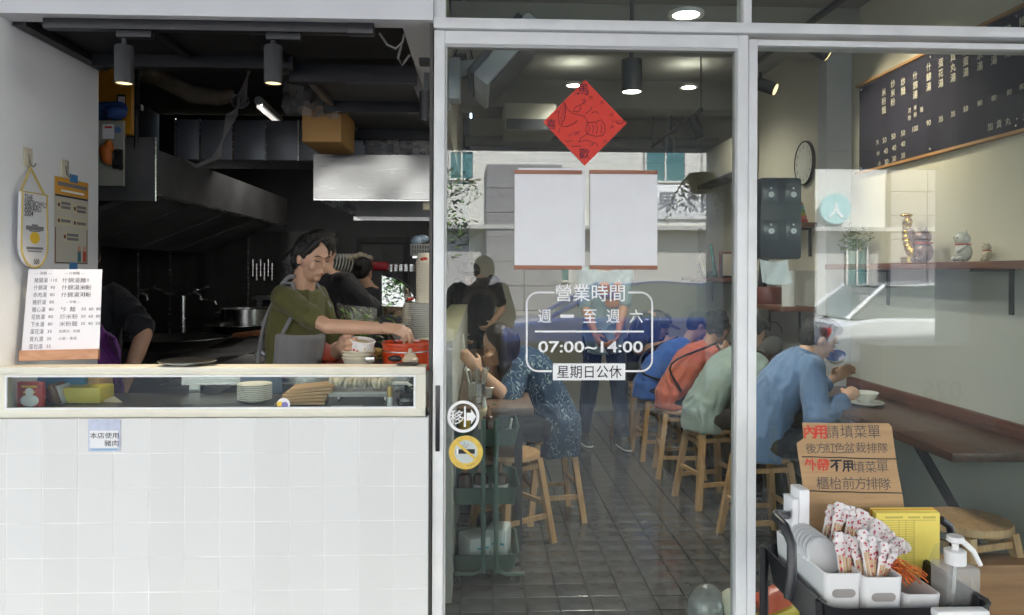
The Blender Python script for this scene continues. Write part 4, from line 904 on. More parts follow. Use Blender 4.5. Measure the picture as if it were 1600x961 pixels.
for k in range(60):
    p = W(595 + rg.uniform(-15, 12), 553 + rg.uniform(-8, 8), .7 + rg.uniform(-.03, .05)); d = Vector((rg.uniform(-1, 1), rg.uniform(-1, 1), rg.uniform(0, .4))).normalized() * .02; mb.caps(p, p + d, .005, .004, 6)
mb.solo('noodle_heap', M('noodle_yellow', (.48, .34, .12), .5), 'small heap of yellow noodles beside the red pot', 'noodles')
MB().b2((W(478, 552, .9).x, .9, WZ), (W(525, 552, .9).x, 1.15, W(500, 528, .9).z), .01).solo('red_tub', M('red_tub_plastic', (.42, .05, .02), .35), 'red plastic tub behind the cook\'s apron', 'tub')
MB().box(W(579, 561, .55), (.035, .04, .02), bev=.003).solo('steel_clip', STEEL, 'small steel holder beside the paper bowls', 'holder')

# ------------------------------------------------------------------ inside the display box
def inbox(px0, py0, px1, py1, Y, dep, nm, mat, lab, cat, bev=.002, rot=None, group=None):
    a, b = W(px0, py0, Y), W(px1, py1, Y); z0 = ZB + .001 if py1 > 634 else b.z
    c_ = Vector(((a.x + b.x) / 2, Y + dep / 2, (a.z + z0) / 2)); mb = MB().box(c_, (b.x - a.x, dep, a.z - z0), rot, bev); return mb.solo(nm, mat, lab, cat, group)
bkx = inbox(26, 597, 66, 638, .10, .02, 'book', M('red_cover', (.42, .035, .04), .5, var=.08), 'red book with white figure leaning in the display box', 'book')
cc_ = W(46, 626, .098); MB().ell(cc_, (.03, .002, .02)).ell(cc_ + Vector((0, -.001, .028)), (.014, .002, .014)).build('cover_picture', PAPER, bkx)
for k, y_ in enumerate((604, 613)): 
    q = W(46, y_, .0985); MB().box(q, (.05 - k * .012, .002, .006)).build('cover_print', YEL, bkx)
inbox(12, 590, 28, 638, .16, .03, 'book', M('dark_red_cover', (.12, .02, .03), .6), 'dark red book at the left end of the display box', 'book')
inbox(40, 584, 132, 606, .24, .1, 'blue_box', M('blue_box_print', (.05, .22, .42), .6, var=.05), 'blue box lying high in the display box', 'box')
inbox(130, 584, 155, 606, .26, .1, 'brown_box', CARD, 'small brown carton beside the blue box', 'box')
inbox(98, 606, 156, 638, .17, .1, 'yellow_box', M('yellow_box_print', (.42, .36, .05), .55, var=.1), 'yellow-olive box in the display box', 'box')
for k, (px, col, nm) in enumerate(((84, (.10, .045, .02), 'brown'), (92, (.5, .5, .52), 'grey'), (76, (.14, .02, .05), 'maroon'))):
    inbox(px - 5, 600 + k * 3, px + 2, 637, .13 + k * .02, .08, 'book', M('cover_' + nm, col, .6), 'slim %s book leaning beside the yellow box' % nm, 'book', rot=Matrix.Rotation(R(-22), 3, 'Y'))
MB().rings([[W(158, 636, .2), W(162, 625, .2), W(178, 619, .2), W(196, 631, .2), W(188, 637, .2)], [W(158, 636, .25), W(162, 625, .25), W(178, 619, .25), W(196, 631, .25), W(188, 637, .25)]]).solo('paper_scrap', M('beige_paper', (.44, .38, .27), .8), 'crumpled beige paper in the display box', 'paper')
for k in range(9): plate(W(398, 630, .2) * 1 + Vector((0, 0, ZB - W(398, 630, .2).z + .002 + k * .0062)), 'clear white plate in the low stack inside the display box', 'plates in the display box', (0, 0, random.random()), .68)
for k in range(6):
    a_ = Vector((W(472 + k * 3, 620, .16).x, .16 + k * .008, ZB + .008 + k * .0095))
    MB().box(a_, (.16 - .006 * (k % 3), .11, .007), Matrix.Rotation(R(3 if k < 4 else -2 + k), 3, 'Z') @ Matrix.Rotation(R(-1.2 * k), 3, 'Y'), .001).solo('cardboard_sheet', CARD, 'flattened cardboard sheet in the pile inside the display box', 'cardboard', 'cardboard sheets in the display box')
nb = MB(); rg = random.Random(3)
for k in range(13):
    x = 520 + k * 7.4; nb.ell(W(x, 596 + rg.uniform(-3, 3), .2 + rg.uniform(-.02, .02)), (.012, .035, .02), Matrix.Rotation(rg.uniform(-.4, .4), 3, 'Y')); nb.ell(W(x + 3, 589 + rg.uniform(-2, 2), .22), (.012, .03, .014))
nb.solo('noodle_bundles', M('pale_noodle', (.60, .55, .44), .6, var=.2, vs=60, bump=.5, bs=90), 'row of pale noodle bundles on a tray in the display box', 'noodles')
tr_ = MB(); a, b = W(515, 611, .18), W(612, 618, .18); tr_.b2((a.x, .15, b.z), (b.x, .32, a.z), .002); tr_.solo('clear_tray', M('clear_tray_plastic', (.5, .52, .54), .15, var=.05, alpha=.5), 'clear plastic tray carrying the noodle bundles', 'tray')
inbox(527, 618, 530, 638, .18, .12, 'tray_support', STEEL, 'left steel support under the clear tray', 'support'); inbox(600, 618, 603, 638, .18, .12, 'tray_support', STEEL, 'right steel support under the clear tray', 'support')
gbt = thing('gold_cap_tube', 'small tube with gold cap in the display box', 'bottle', W(609, 636, .1)); q = W(609, 636, .1); q.z = ZB
MB().lathe([(0, 0), (.009, 0), (.009, .032), (0, .032)], q, 14).build('tube', WPLAS, gbt); MB().lathe([(0, .0325), (.0095, .0325), (.0095, .065), (0, .065)], q, 14).build('cap', M('gold_plastic', (.5, .33, .1), .3, .6), gbt)
MB().ell(W(638, 626, .12), (.04, .03, .035)).ell(W(646, 616, .14), (.025, .025, .03)).solo('black_bag', M('black_bag_plastic', (.01, .01, .012), .12, var=.2, bump=.6, bs=25), 'shiny black plastic bag in the display box', 'bag')
mb = MB(); mb.tube([W(612, 599, .2), W(636, 599, .2), W(649, 608, .2)], .006, 8); mb.solo('white_pipe', WPLAS, 'bent white plastic pipe in the display box', 'pipe')
MB().box(W(541, 636, .08), (.10, .03, .004)).solo('white_packet', PAPER, 'flat white packet at the front of the display box', 'packet')
es = thing('round_sticker', 'small round sticker on the display box glass', 'sticker', W(443, 638, -.001)); disc(443, 632, 0, 10, -.0012, 'backing', PAPER, es); disc(438, 632, 0, 5, -.0017, 'yellow_patch', M('yellow_emblem', (.75, .5, .05), .6), es); disc(445, 633, 0, 5, -.002, 'blue_patch', M('blue_violet', (.2, .18, .45), .6), es)
inbox(375, 586, 440, 638, .36, .005, 'blue_liner', M('blue_liner', (.10, .15, .24), .6), 'bluish plastic liner at the back of the display box', 'liner')
# ------------------------------------------------------------------ dining room: lamps, wall things
def downlight(px, py, Y, power, lab, r=.055, zc=None, cyl=0.):
    p = W(px, py, Y); t = thing('ceiling_lamp', lab, 'lamp', (p.x, p.y, p.z), 'lit lamps in the dining room')
    if cyl > 0: MB().lathe([(.0, cyl), (r, cyl), (r, 0), (r * .9, 0), (r * .88, .02), (0, .02)], p, 24).build('housing', DARKM, t); MB().cyl(p + Vector((0, 0, cyl)), (p.x, p.y, 2.95), .012).build('stem', DARKM, t)
    else: MB().lathe([(r * .85, .0), (r * 1.15, -.003), (r * 1.15, .012), (r * .85, .02)], p, 24, None, True).build('ring', WPLAS, t)
    MB().lathe([(.0, .003), (r * .85, .003), (r * .85, .008), (0, .008)], p, 22).build('diffuser', lamp_mat('white_diffuser', (1, .95, .85), 3.5), t)
    l = bpy.data.lights.new('lamp', 'SPOT'); l.energy = power; l.spot_size = R(150); l.spot_blend = .8; l.color = (1, .93, .82); l.shadow_soft_size = r
    o = bpy.data.objects.new('bulb', l); C.objects.link(o); o.location = (0, 0, -.01); o.parent = t
downlight(987, 144, 1.6, 11, 'black cylinder ceiling lamp lit in the middle of the dining room', .055, cyl=.17)
downlight(1072, 24, 1.0, 8, 'bright round ceiling lamp behind the transom glass', .07)
downlight(897, 134, 3.2, 5, 'small round ceiling lamp left of the cylinder lamp', .06)
downlight(1076, 137, 3.2, 5, 'small round ceiling lamp right of the cylinder lamp', .06)
def railspot(a, b, spots, lab, grp):
    t = thing('ceiling_track', lab, 'track', (a + b) / 2); d = (b - a).normalized(); MB().tube([a, b], .018, 6).build('rail', BLACKM, t)
    for p in (a, b): MB().cyl(p, (p.x, p.y, 2.95), .004, seg=6).build('drop_rod', BLACKM, t)
    return t
ra, rb = W(1095, 172, 2.2), W(1020, 230, 4.0)
railspot(ra, rb, [], 'black lighting track sloping away across the dining ceiling', '')
def rspot(p, aim, lab, lit):
    t = thing('track_spotlight', lab, 'spotlight', p, 'spotlights in the dining room'); d = Vector(aim).normalized()
    MB().cyl(p, p + Vector((0, 0, .07)), .008).build('stem', BLACKM, t); MB().cyl(p - d * .05, p + d * .09, .036, seg=18).build('can', BLACKM, t)
    MB().cyl(p + d * .0905, p + d * .094, .031, seg=18).build('lens', lamp_mat('warm_lens2', (1, .74, .32), .26) if lit else BPLAS, t)
    if lit:
        l = bpy.data.lights.new('spot', 'SPOT'); l.energy = 2.2; l.spot_size = R(90); l.spot_blend = .8; l.color = (1, .86, .66); l.shadow_soft_size = .03
        o = bpy.data.objects.new('bulb', l); C.objects.link(o); o.parent = t; o.location = d * .11; o.rotation_euler = (-d).to_track_quat('Z', 'Y').to_euler()
rspot(W(1087, 196, 2.25), (.3, -.2, -.9), 'unlit black spotlight at the near end of the sloping track', False)
rspot(W(1046, 226, 3.2), (0, 0, -1), 'unlit black spotlight further along the sloping track', False)
rspot(W(1188, 132, 1.9), (.75, -.45, -.4), 'lit spotlight right of the door mullion', True)
rspot(W(1268, 72, 1.3), (.85, -.05, -.45), 'lit spotlight aimed at the menu board', True)
ra, rb = W(1185, 95, 2.2), W(1330, -12, .9)
railspot(ra, rb, [], 'black lighting track above the menu board side', '')
for k, (px, py) in enumerate(((830, 175), (1010, 175))):
    q = MB(); p = W(px, py, 4.0); q.tube([p, W(px + 20, py, 4.0), W(px + 38, py + 1, 4.0), W(px + 38, py + 40, 4.0)], .008, 6); q.solo('ceiling_pipe', DARKM, '%s thin pipe run under the dining ceiling' % ('left' if k == 0 else 'right'), 'pipe')
for k, (y, z) in enumerate(((4.9, 2.5), (4.6, 2.6))): MB().cyl((-.15, y, z), (2.19, y, z), .05, seg=12).solo('ceiling_duct', M('grey_pipe', (.25, .25, .24), .6), '%s grey pipe crossing the back of the dining ceiling' % ('lower' if k == 0 else 'upper'), 'pipe')
bxs = thing('ceiling_air_unit', 'grey box air unit hanging at the back left of the dining ceiling', 'air conditioner', W(840, 200, 3.4)); a, b = W(787, 160, 3.4), W(870, 205, 3.4)
MB().b2((a.x, 3.4, b.z), (b.x, 3.9, a.z), .02).build('housing', M('beige_unit', (.36, .34, .29), .6), bxs); MB().b2((a.x + .02, 3.39, b.z + .01), (b.x - .02, 3.399, b.z + .09)).build('grille', DARKM, bxs)
# wall mounted screen at the upper left of the door
mn = thing('wall_screen', 'white framed screen on a wall bracket at the top left of the door', 'screen', W(712, 130, .8))
MB().box(W(711, 127, .8), (.05, .12, .175), bev=.01).build('wall_plate', M('bracket_white', (.42, .45, .48), .4), mn)
MB().tube([W(718, 108, .8), W(735, 104, .8), W(752, 98, .8)], [.035, .028, .022], 10).build('arm', M('bracket_white', (.42, .45, .48), .4), mn)
pc_ = W(790, 100, .8); MRt = Matrix.Rotation(R(-49), 3, 'Y')
MB().box(pc_, (.33, .46, .075), MRt, .012).build('panel_body', M('screen_white', (.45, .47, .5), .35), mn)
MB().box(pc_ + MRt @ Vector((-.01, 0, .055)), (.31, .40, .03), MRt, .005).build('back_cover', DARKM, mn)
MB().box(pc_ + MRt @ Vector((0, 0, -.0405)), (.30, .43, .004), MRt).build('display', BPLAS, mn)
MB().tube([W(706, 97, .8), W(716, 72, .8), W(733, 70, .8), W(738, 92, .8)], .004, 6).build('cable', BPLAS, mn)
# clock
ck = thing('wall_clock', 'round wall clock with pale face on the right wall', 'clock', (2.19, 2.68, 1.97))
MX = Matrix.Rotation(R(-90), 3, 'Y'); kc = Vector((2.199, 2.68, W(1268, 255, 2.68).z)); kr = .15
MB().lathe([(kr * .93, .0), (kr, .0), (kr, .018), (kr * .97, .022), (kr * .93, .018)], kc, 32, MX, True).build('rim', BLACKM, ck); MB().lathe([(0, .004), (kr * .93, .004), (kr * .93, .0165), (0, .0165)], kc, 32, MX).build('face', M('clock_face', (.72, .71, .64), .5), ck)
for k in range(12):
    q = R(k * 30); text(str(12 if k == 0 else k), .024, kc + Vector((-.0175, -math.sin(q) * kr * .74, math.cos(q) * kr * .74)), INK, ck, RIGHTW)
for q, ln, wd, mt in ((R(300), .075, .006, INK), (R(60), .11, .005, INK), (R(200), .10, .002, REDINK)): MB().b2((-.001, -wd / 2, -.02), (0, wd / 2, ln)).build('hand', mt, ck).matrix_local = Matrix.Translation(kc + Vector((-.018 - q * .0005, 0, 0)) - ORG[ck]) @ Matrix.Rotation(q, 4, 'X')
# menu board on the right wall
NAVY = M('navy_cloth', (.020, .018, .032), .92, var=.15, vs=4, spec=.2)
mbd = thing('menu_board', 'dark navy cloth menu board with cream characters on the right wall', 'menu board', (2.18, 1.1, 1.98))
by0, by1, bz0, bz1 = .25, 1.92, 1.985, 2.475
mb = MB(); nn = 40; mb.rings([[(2.188 - .004 * math.sin(k * .9) * math.sin(k * .31), by0 + (by1 - by0) * k / nn, z + (.006 * math.sin(k * .7) if z < 2.2 else 0)) for k in range(nn + 1)] + [(2.197, by1, z), (2.197, by0, z)] for z in (bz0, bz1)]); mb.build('cloth', NAVY, mbd, smooth=False)
for z in (bz0 - .012, bz1 + .002): MB().b2((2.17, by0 - .01, z), (2.199, by1 + .015, z + .013)).build('wood_batten', wood('batten_wood', (.36, .17, .05), (.48, .26, .09), .5, 'Y'), mbd)
CRM = M('cream_paint', (.58, .54, .42), .7, var=.1, vs=80)
def bt_(body, px, py, hpx, bold=.01):
    u = (px - 800) / F; us = u - ((HZ - py) / F) * ROLL; vs = (HZ - py) / F + u * ROLL
    d = Vector((math.sin(YAW) + us * math.cos(YAW), math.cos(YAW) - us * math.sin(YAW), vs)); t = 2.181 / d.x; p = Vector((0, CY, CH)) + d * t
    text(body, hpx * t / F, p, CRM, mbd, RIGHTW, bold)
for px, py, s in ((1381, 158, '米粉麵'), (1395, 145, '炒米粉'), (1411, 135, '炒麵'), (1430, 133, '什錦湯'), (1451, 120, '什錦湯'), (1470, 114, '蛋花湯'), (1489, 105, '貢丸湯'), (1509, 96, '貢蛋湯'), (1531, 86, '下水湯'), (1553, 76, '豬心湯'), (1575, 64, '豬肝湯'), (1597, 52, '豬腸湯')):
    for k, ch in enumerate(s): bt_(ch, px, py + (k - 1) * (14 + (px - 1381) * .022) + (7 if len(s) == 2 else 0), 11.5 + (px - 1381) * .014, .003)
for px, py, s in ((1421, 173, '河'), (1421, 184, '粉'), (1430, 168, '米'), (1430, 179, '粉'), (1440, 171, '麵')): bt_(s, px, py, 8, .0)
for px, py, s in ((1371, 222, '大'), (1382, 219, '50'), (1396, 213, '50'), (1411, 208, '50'), (1430, 201, '100'), (1451, 192, '90'), (1470, 186, '35'), (1489, 178, '35'), (1509, 170, '50'), (1531, 161, '80'), (1553, 153, '80'), (1577, 144, '80'), (1597, 135, '80'), (1372, 240, '中'), (1384, 236, '40'), (1397, 231, '40'), (1411, 225, '40'), (1374, 256, '小'), (1385, 253, '30'), (1397, 248, '30'), (1411, 243, '30')): bt_(s, px, py, 8.5, .006)
for k, ch in enumerate('加貢丸・加蛋'): bt_(ch, 1547 + k * 14, 198 - k * 4.2, 3 if ch == '・' else 12, .003)
for y in (.6, 1.2, 1.88): 
    for z in (bz0 + .02, bz1 - .02): MB().ell((2.178, y, z), (.004, .006, .006)).build('pin', STEEL, mbd)
# shelves on the right wall
def shelf(y0, y1, z, dep, lab):
    t = thing('wall_shelf', lab, 'shelf', (2.2 - dep / 2, (y0 + y1) / 2, z)); MB().b2((2.2 - dep, y0, z - .03), (2.198, y1, z), .002).build('board', wood('shelf_wood', (.10, .035, .018), (.19, .075, .04), .45, 'Y'), t)
    for y in (y0 + .25 * (y1 - y0), y0 + .8 * (y1 - y0)): b_ = MB(); b_.b2((2.2 - dep + .02, y - .012, z - .042), (2.197, y + .012, z - .031)).b2((2.185, y - .012, z - .22), (2.197, y + .012, z - .043)); b_.build('bracket', BLACKM, t)
    return z
zc_ = W(1500, 410, .9).z; shelf(.2, 1.95, zc_, .2, 'long wooden shelf with cat figurines on the right wall')
z2 = W(1110, 434, 4.3).z; shelf(3.7, 5.0, z2, .24, 'wooden shelf with picture frames at the back of the right wall')
z3 = W(1240, 474, 3.1).z; shelf(2.5, 3.5, z3, .24, 'small wooden shelf behind the paper dispenser')
z4 = W(1275, 351, 2.7).z; shelf(2.46, 3.0, z4, .18, 'short wooden shelf with stacking toy below the clock')
# cats
def cat(nm, px, size, mat, mat2, lab, raised):
    X = 2.09; d = (px - 752) / F; Y = X / d + CY; t = thing(nm, lab, 'figurine', (X, Y, zc_)); b = Vector((X, Y, zc_ + .001)); s = size
    mb = MB(); mb.ell(b + Vector((0, 0, .32 * s)), (.27 * s, .3 * s, .33 * s)); mb.ell(b + Vector((-.03 * s, 0, .76 * s)), (.24 * s, .27 * s, .23 * s))
    for q in (-1, 1): mb.caps(b + Vector((-.03 * s, q * .16 * s, .9 * s)), b + Vector((-.03 * s, q * .21 * s, 1.04 * s)), .08 * s, .015 * s); mb.ell(b + Vector((-.2 * s, q * .13 * s, .1 * s)), (.12 * s, .09 * s, .09 * s)); 
    if raised: mb.caps(b + Vector((-.1 * s, .26 * s, .5 * s)), b + Vector((-.14 * s, .42 * s, .95 * s)), .08 * s, .10 * s)
    else: mb.caps(b + Vector((-.1 * s, -.24 * s, .5 * s)), b + Vector((-.24 * s, -.12 * s, .36 * s)), .07 * s, .07 * s)
    mb.build('body', mat, t); f = MB()
    for q in (-1, 1): f.ell(b + Vector((-.265 * s, q * .1 * s, .8 * s)), (.01 * s, .03 * s, .025 * s))
    f.ell(b + Vector((-.28 * s, 0, .72 * s)), (.01 * s, .02 * s, .012 * s)); f.build('face', mat2, t); MB().lathe([(.22 * s, .555 * s), (.25 * s, .56 * s), (.25 * s, .6 * s), (.22 * s, .6 * s)], b, 18, None, True).build('collar', REDINK, t)
    return b
GOLD = M('gold_paint', (.62, .40, .09), .28, .8, var=.2, vs=30)
bc = cat('lucky_cat', 1458, .16, M('dark_violet_gold', (.24, .15, .13), .35, .4, var=.6, vs=30), GOLD, 'dark violet and gold beckoning cat figurine on the long shelf', True)
cat('lucky_cat', 1523, .13, M('white_glaze', (.6, .58, .52), .25), INK, 'white beckoning cat figurine on the long shelf', False)
cat('lucky_cat', 1562, .075, M('cream_glaze', (.58, .5, .36), .3, var=.3, vs=40), INK, 'small cream cat figurine at the right of the long shelf', False)
gf = MB(); b = Vector((2.12, 2.09 * F / (1424 - 752) + CY, zc_))
for k in range(9): a_ = R(150 + k * 14); gf.ell(b + Vector((0, -.07 + .09 * math.cos(a_) * -1, .13 + .11 * math.sin(a_) * 1.0)) + Vector((0, 0, .02)), (.02, .026, .03))
gf.ell(b + Vector((0, .02, .20)), (.02, .022, .02)); gf.ell(b + Vector((0, .02, .24)), (.028, .035, .012)); gf.lathe([(0, 0), (.05, 0), (.05, .03), (0, .03)], b + Vector((0, -.03, 0)), 14)
gf.solo('gold_ornament', GOLD, 'curved gold ornament left of the dark cat figurine', 'ornament')
p = Vector((2.1, 2.1 * F / (1345 - 752) + CY, zc_)); pp = thing('potted_plant', 'small trailing plant in a pale pot on the long shelf', 'plant', p)
MB().lathe([(0, 0), (.035, 0), (.045, .075), (.04, .075), (.032, .01), (0, .01)], p, 18).build('pot', M('pale_pot', (.5, .48, .44), .6), pp); leaves(240, p + Vector((0, 0, .12)), (.08, .08, .07), .016, 6).build('foliage', M('dusty_leaf', (.13, .17, .07), .6, var=.3), pp, smooth=False)
# frames and small things on the back shelf
for k, (px, h, col, lean) in enumerate(((1106, .22, (.30, .30, .16), 18), (1122, .28, (.10, .33, .28), 8), (1100, .12, (.05, .06, .07), 14))):
    Y = 2.05 * F / (px - 752) + CY; t = thing('picture_frame', ('yellow-green leaning', 'tall teal', 'small black')[k] + ' picture frame on the back shelf', 'picture', (2.05, Y, z2)); rt = Matrix.Rotation(R(70), 3, 'Z') @ Matrix.Rotation(R(-lean), 3, 'X')
    MB().box(Vector((2.03, Y, z2 + h / 2 + .008)), (h * .75, .015, h), rt, .003).build('frame', M('fr%d' % k, col, .5), t); MB().box(Vector((2.03, Y, z2 + h / 2 + .008)) + rt @ Vector((0, -.009, 0)), (h * .62, .002, h * .86), rt).build('picture', M('pic%d' % k, (.5, .42, .25) if k == 0 else (.3, .35, .3), .5, var=.9, vs=18), t)
for k in range(3): MB().box((2.08, 3.93 - k * .045, z2 + .11), (.16, .03, .22 - k * .02), bev=.003).solo('book', M('bk%d' % k, ((.25, .03, .05), (.05, .05, .06), (.4, .36, .3))[k], .6), ('crimson', 'black', 'beige')[k] + ' book standing on the back shelf', 'book')
MB().lathe([(0, 0), (.12, 0), (.125, .01), (.125, .11), (.12, .12), (0, .12)], (2.07, 3.05, z3), 30).solo('red_tin', wood('tin_wood', (.12, .025, .018), (.22, .05, .035), .35, 'Z'), 'round red-brown tin on the small shelf', 'tin')
MB().lathe([(0, 0), (.045, 0), (.045, .24), (.04, .24), (.04, .02), (0, .02)], (2.06, 2.62, z3), 20).solo('white_canister', WPLAS, 'tall pale canister on the small shelf beside the red tin', 'canister')
MB().box((2.12, 3.25, z3 + .2), (.03, .11, .4), Matrix.Rotation(R(10), 3, 'X')).solo('narrow_board', BPLAS, 'dark narrow board leaning behind the red tin', 'board')
tt = thing('stacking_toy', 'rainbow stacking ring toy on the short shelf', 'toy', (2.1, 2.55, z4))
for k, cc in enumerate(((.45, .05, .05), (.5, .12, .06), (.45, .4, .04), (.08, .3, .1), (.05, .25, .3), (.4, .18, .05))): MB().lathe([(.0, 0), (.052 - k * .006, 0), (.056 - k * .006, .011), (.052 - k * .006, .022), (0, .022)], (2.1, 2.55, z4 + .001 + k * .0225), 20).build('ring', M('ring%d' % k, cc, .4), tt)
# air conditioner on the right wall
ac = thing('wall_air_conditioner', 'white wall air conditioner high on the right wall', 'air conditioner', (2.05, 4.1, 2.2)); MB().b2((1.97, 3.55, 2.19), (2.198, 4.5, 2.48), .03).build('housing', M('beige_unit2', (.52, .49, .40), .5), ac)
MB().b2((1.955, 3.6, 2.16), (2.08, 4.45, 2.188)).build('louvre', DARKM, ac)
# paper dispenser on the inner face of the window
pdx = thing('paper_dispenser', 'dark grey paper towel dispenser mounted inside the shop window', 'dispenser', W(1220, 405, .08)); a, b = W(1187, 277, .08), W(1253, 405, .08)
MB().b2((a.x, .075, b.z), (b.x, .19, a.z), .012).build('case', M('dispenser_plastic', (.030, .036, .046), .35, var=.1), pdx)
for px, py in ((1205, 302), (1240, 302), (1205, 359), (1240, 359)):
    q0, q1 = W(px - 13, py - 15, .075), W(px + 11, py + 15, .075); MB().b2((q0.x, .0725, q1.z), (q1.x, .0745, q0.z), .001).build('suction_plate', M('clear_grey', (.075, .08, .09), .2, var=.05), pdx); MB().lathe([(.004, 0), (.0095, 0), (.0095, .003), (.004, .003)], W(px, py + 2, .0695), 18, Matrix.Rotation(R(90), 3, 'X'), True).build('suction_ring', WPLAS, pdx); MB().ell(W(px, py + 2, .0695), (.003, .002, .003)).build('stud', WPLAS, pdx); MB().box(W(px, py - 8, .071), (.006, .003, .006)).build('tab', WPLAS, pdx)
MB().b2((W(1212, 281, .075).x, .0735, W(1212, 284, .075).z), (W(1222, 281, .075).x, .0745, W(1212, 281, .075).z)).build('lock', BPLAS, pdx)
tw_ = MB(); n_ = 10
tw_.v = [W(1187 + (44 + 8 * v * v) * u + (0 if u > .1 else v * 4), 405 + 36 * v + 4 * math.sin(u * 3), .10 + .012 * math.sin(u * 6 + v * 3)) for v in [j / n_ for j in range(n_ + 1)] for u in [i / n_ for i in range(n_ + 1)]]; tw_.f = [(j * 11 + i, j * 11 + i + 1, j * 11 + i + 12, j * 11 + i + 11) for j in range(n_) for i in range(n_)]
tw_.build('paper_towel', PAPER, pdx)
# hooks with bag on the right wall
hb = MB(); hb.tube([W(1208 + 14 * math.cos(R(a)), 520 - 17 * math.sin(R(a)), 2.95) for a in range(0, 181, 20)], .006, 6); hb.ell(W(1208, 540, 2.95), (.075, .03, .07)); hb.solo('hanging_bag', M('grey_bag', (.16, .16, .16), .7), 'grey bag with black handles hanging below the small shelf', 'bag')

# ------------------------------------------------------------------ counters, tables, stools
wc = thing('wall_counter', 'long dark wooden eating counter along the right wall', 'counter', (2.0, 2.4, 0))
MB().b2((1.76, .35, .695), (2.19, 4.6, .73), .003).build('top', DARKWOOD, wc); MB().b2((2.165, .35, .731), (2.202, 4.6, .79), .002).build('backsplash', wood('backsplash_wood', (.06, .018, .012), (.13, .045, .03), .4, 'Y'), wc)
for y in (.75, 1.9, 3.1, 4.3): b_ = MB(); b_.cyl((1.85, y, .69), (2.19, y, .12), .02, seg=6); b_.build('brace', BLACKM, wc)
lt = thing('side_table', 'narrow brown table along the low tiled wall', 'table', (.06, 2.4, 0)); MB().b2((-.115, 1.3, .70), (.26, 4.2, .735), .003).build('top', wood('table_wood', (.10, .06, .042), (.17, .11, .08), .3, 'Y'), lt)
for y in (1.4, 4.1): MB().b2((.17, y, 0), (.21, y + .04, .699)).build('leg', BLACKM, lt)
def make_stool():
    t = thing('wooden_stool', 'x', 'stool', (0, 0, 0), 'wooden stools'); r = .15
    MB().lathe([(0, .435), (r * .96, .435), (r, .44), (r, .458), (r * .97, .465), (0, .466)], (0, 0, 0), 30).build('seat', BOXWOOD, t)
    P = [(a, b) for a in (-1, 1) for b in (-1, 1)]
    def at(z, a, b): q = .155 - .055 * z / .435; return Vector((a * q, b * q, z))
    for a, b in P: mb = MB(); mb.rings([[at(z, a, b) + Vector((i * .016, j * .016, 0)) for i, j in ((-1, -1), (1, -1), (1, 1), (-1, 1))] for z in (0, .434)]); mb.build('leg', BOXWOOD, t)
    for z, ax in ((.14, 0), (.2, 1), (.395, 0), (.38, 1)):
        for s_ in (-1, 1):
            p0, p1 = (at(z, -1, s_), at(z, 1, s_)) if ax == 0 else (at(z, s_, -1), at(z, s_, 1)); MB().b2(*( [p0 + Vector((.017, -.008, -.012)), p1 + Vector((-.017, .008, .012))] if ax == 0 else [p0 + Vector((-.008, .017, -.012)), p1 + Vector((.008, -.017, .012))] )).build('rail', BOXWOOD, t)
    return t
STL = [(1.46, 1.5, 'wooden stool under the man in the denim shirt'), (1.40, 2.2, 'wooden stool under the man in the grey-green shirt'), (1.38, 2.85, 'wooden stool under the woman in the coral blouse'), (1.34, 3.35, 'wooden stool under the man in the blue T-shirt'), (1.32, 4.0, 'empty wooden stool behind the man in blue'), (.40, 1.95, 'wooden stool under the woman in the patterned blue shirt'), (.16, 1.55, 'wooden stool half under the side table beside the green trolley'), (1.84, .38, 'round-topped stool at the far right of the shop window')]
s0 = make_stool()
for i, (x, y, lab) in enumerate(STL):
    o = s0 if i == 0 else dup(s0, (x, y, .002), R((7, 12, -8, 4, 20, 10, 35, 15)[i]))
    o.location = (x, y, .002); o.rotation_euler = (0, 0, R((7, 12, -8, 4, 20, 10, 35, 15)[i])); o['label'] = lab
    if i == 7: o.scale = (1, 1, 1.02)
MB().b2((1.58, .22, .001), (2.15, .34, .36), .004).solo('wood_cabinet', wood('cabinet_wood', (.26, .11, .04), (.36, .17, .07), .45, 'X'), 'low brown wooden cabinet at the lower right inside the window', 'cabinet')
# bowls, chopsticks on tables
bowl2 = MB().lathe([(0, 0), (.03, 0), (.032, .01), (.05, .02), (.075, .06), (.073, .062), (.047, .026), (0, .022)], (0, 0, 0), 26).mesh('bowl'); bowl2.materials.append(CERAM)
def bowl(loc, lab, rot=(0, 0, 0), mat=None, s_=1., soup=None):
    t = bpy.data.objects.new('bowl', bowl2); C.objects.link(t); t.location = loc; t.rotation_euler = rot; t.scale = (s_,) * 3; tag(t, lab, 'bowl'); ORG[t] = Vector((0, 0, 0))
    if soup: MB().lathe([(0, .038), (.059, .038), (.059, .04), (0, .04)], (0, 0, 0), 22).build('soup', soup, t)
    return t
SOUP = M('clear_soup', (.30, .26, .17), .15)
bowl((W(744, 545, 2.3).x, 2.3, .736), 'white soup bowl on the side table nearest the woman in patterned blue', soup=SOUP); bowl((.03, 1.62, .736), 'white bowl in front of the woman in patterned blue', soup=SOUP)
bowl((1.95, 1.38, .742), 'white bowl on a plate before the man in the denim shirt', soup=SOUP, s_=.9); plate((1.95, 1.38, .731), 'white plate under the bowl on the wall counter', None, s_=1.1); bowl((1.93, 2.15, .731), 'white bowl before the man in the grey-green shirt', soup=SOUP)
cu = thing('chopstick_holder', 'steel cup full of chopsticks on the side table', 'cup', (-.02, 1.45, .736)); MB().lathe([(0, 0), (.04, 0), (.045, .10), (.043, .10), (.038, .004), (0, .004)], (-.02, 1.45, .736), 20).build('cup', STEEL, cu)
rg = random.Random(1)
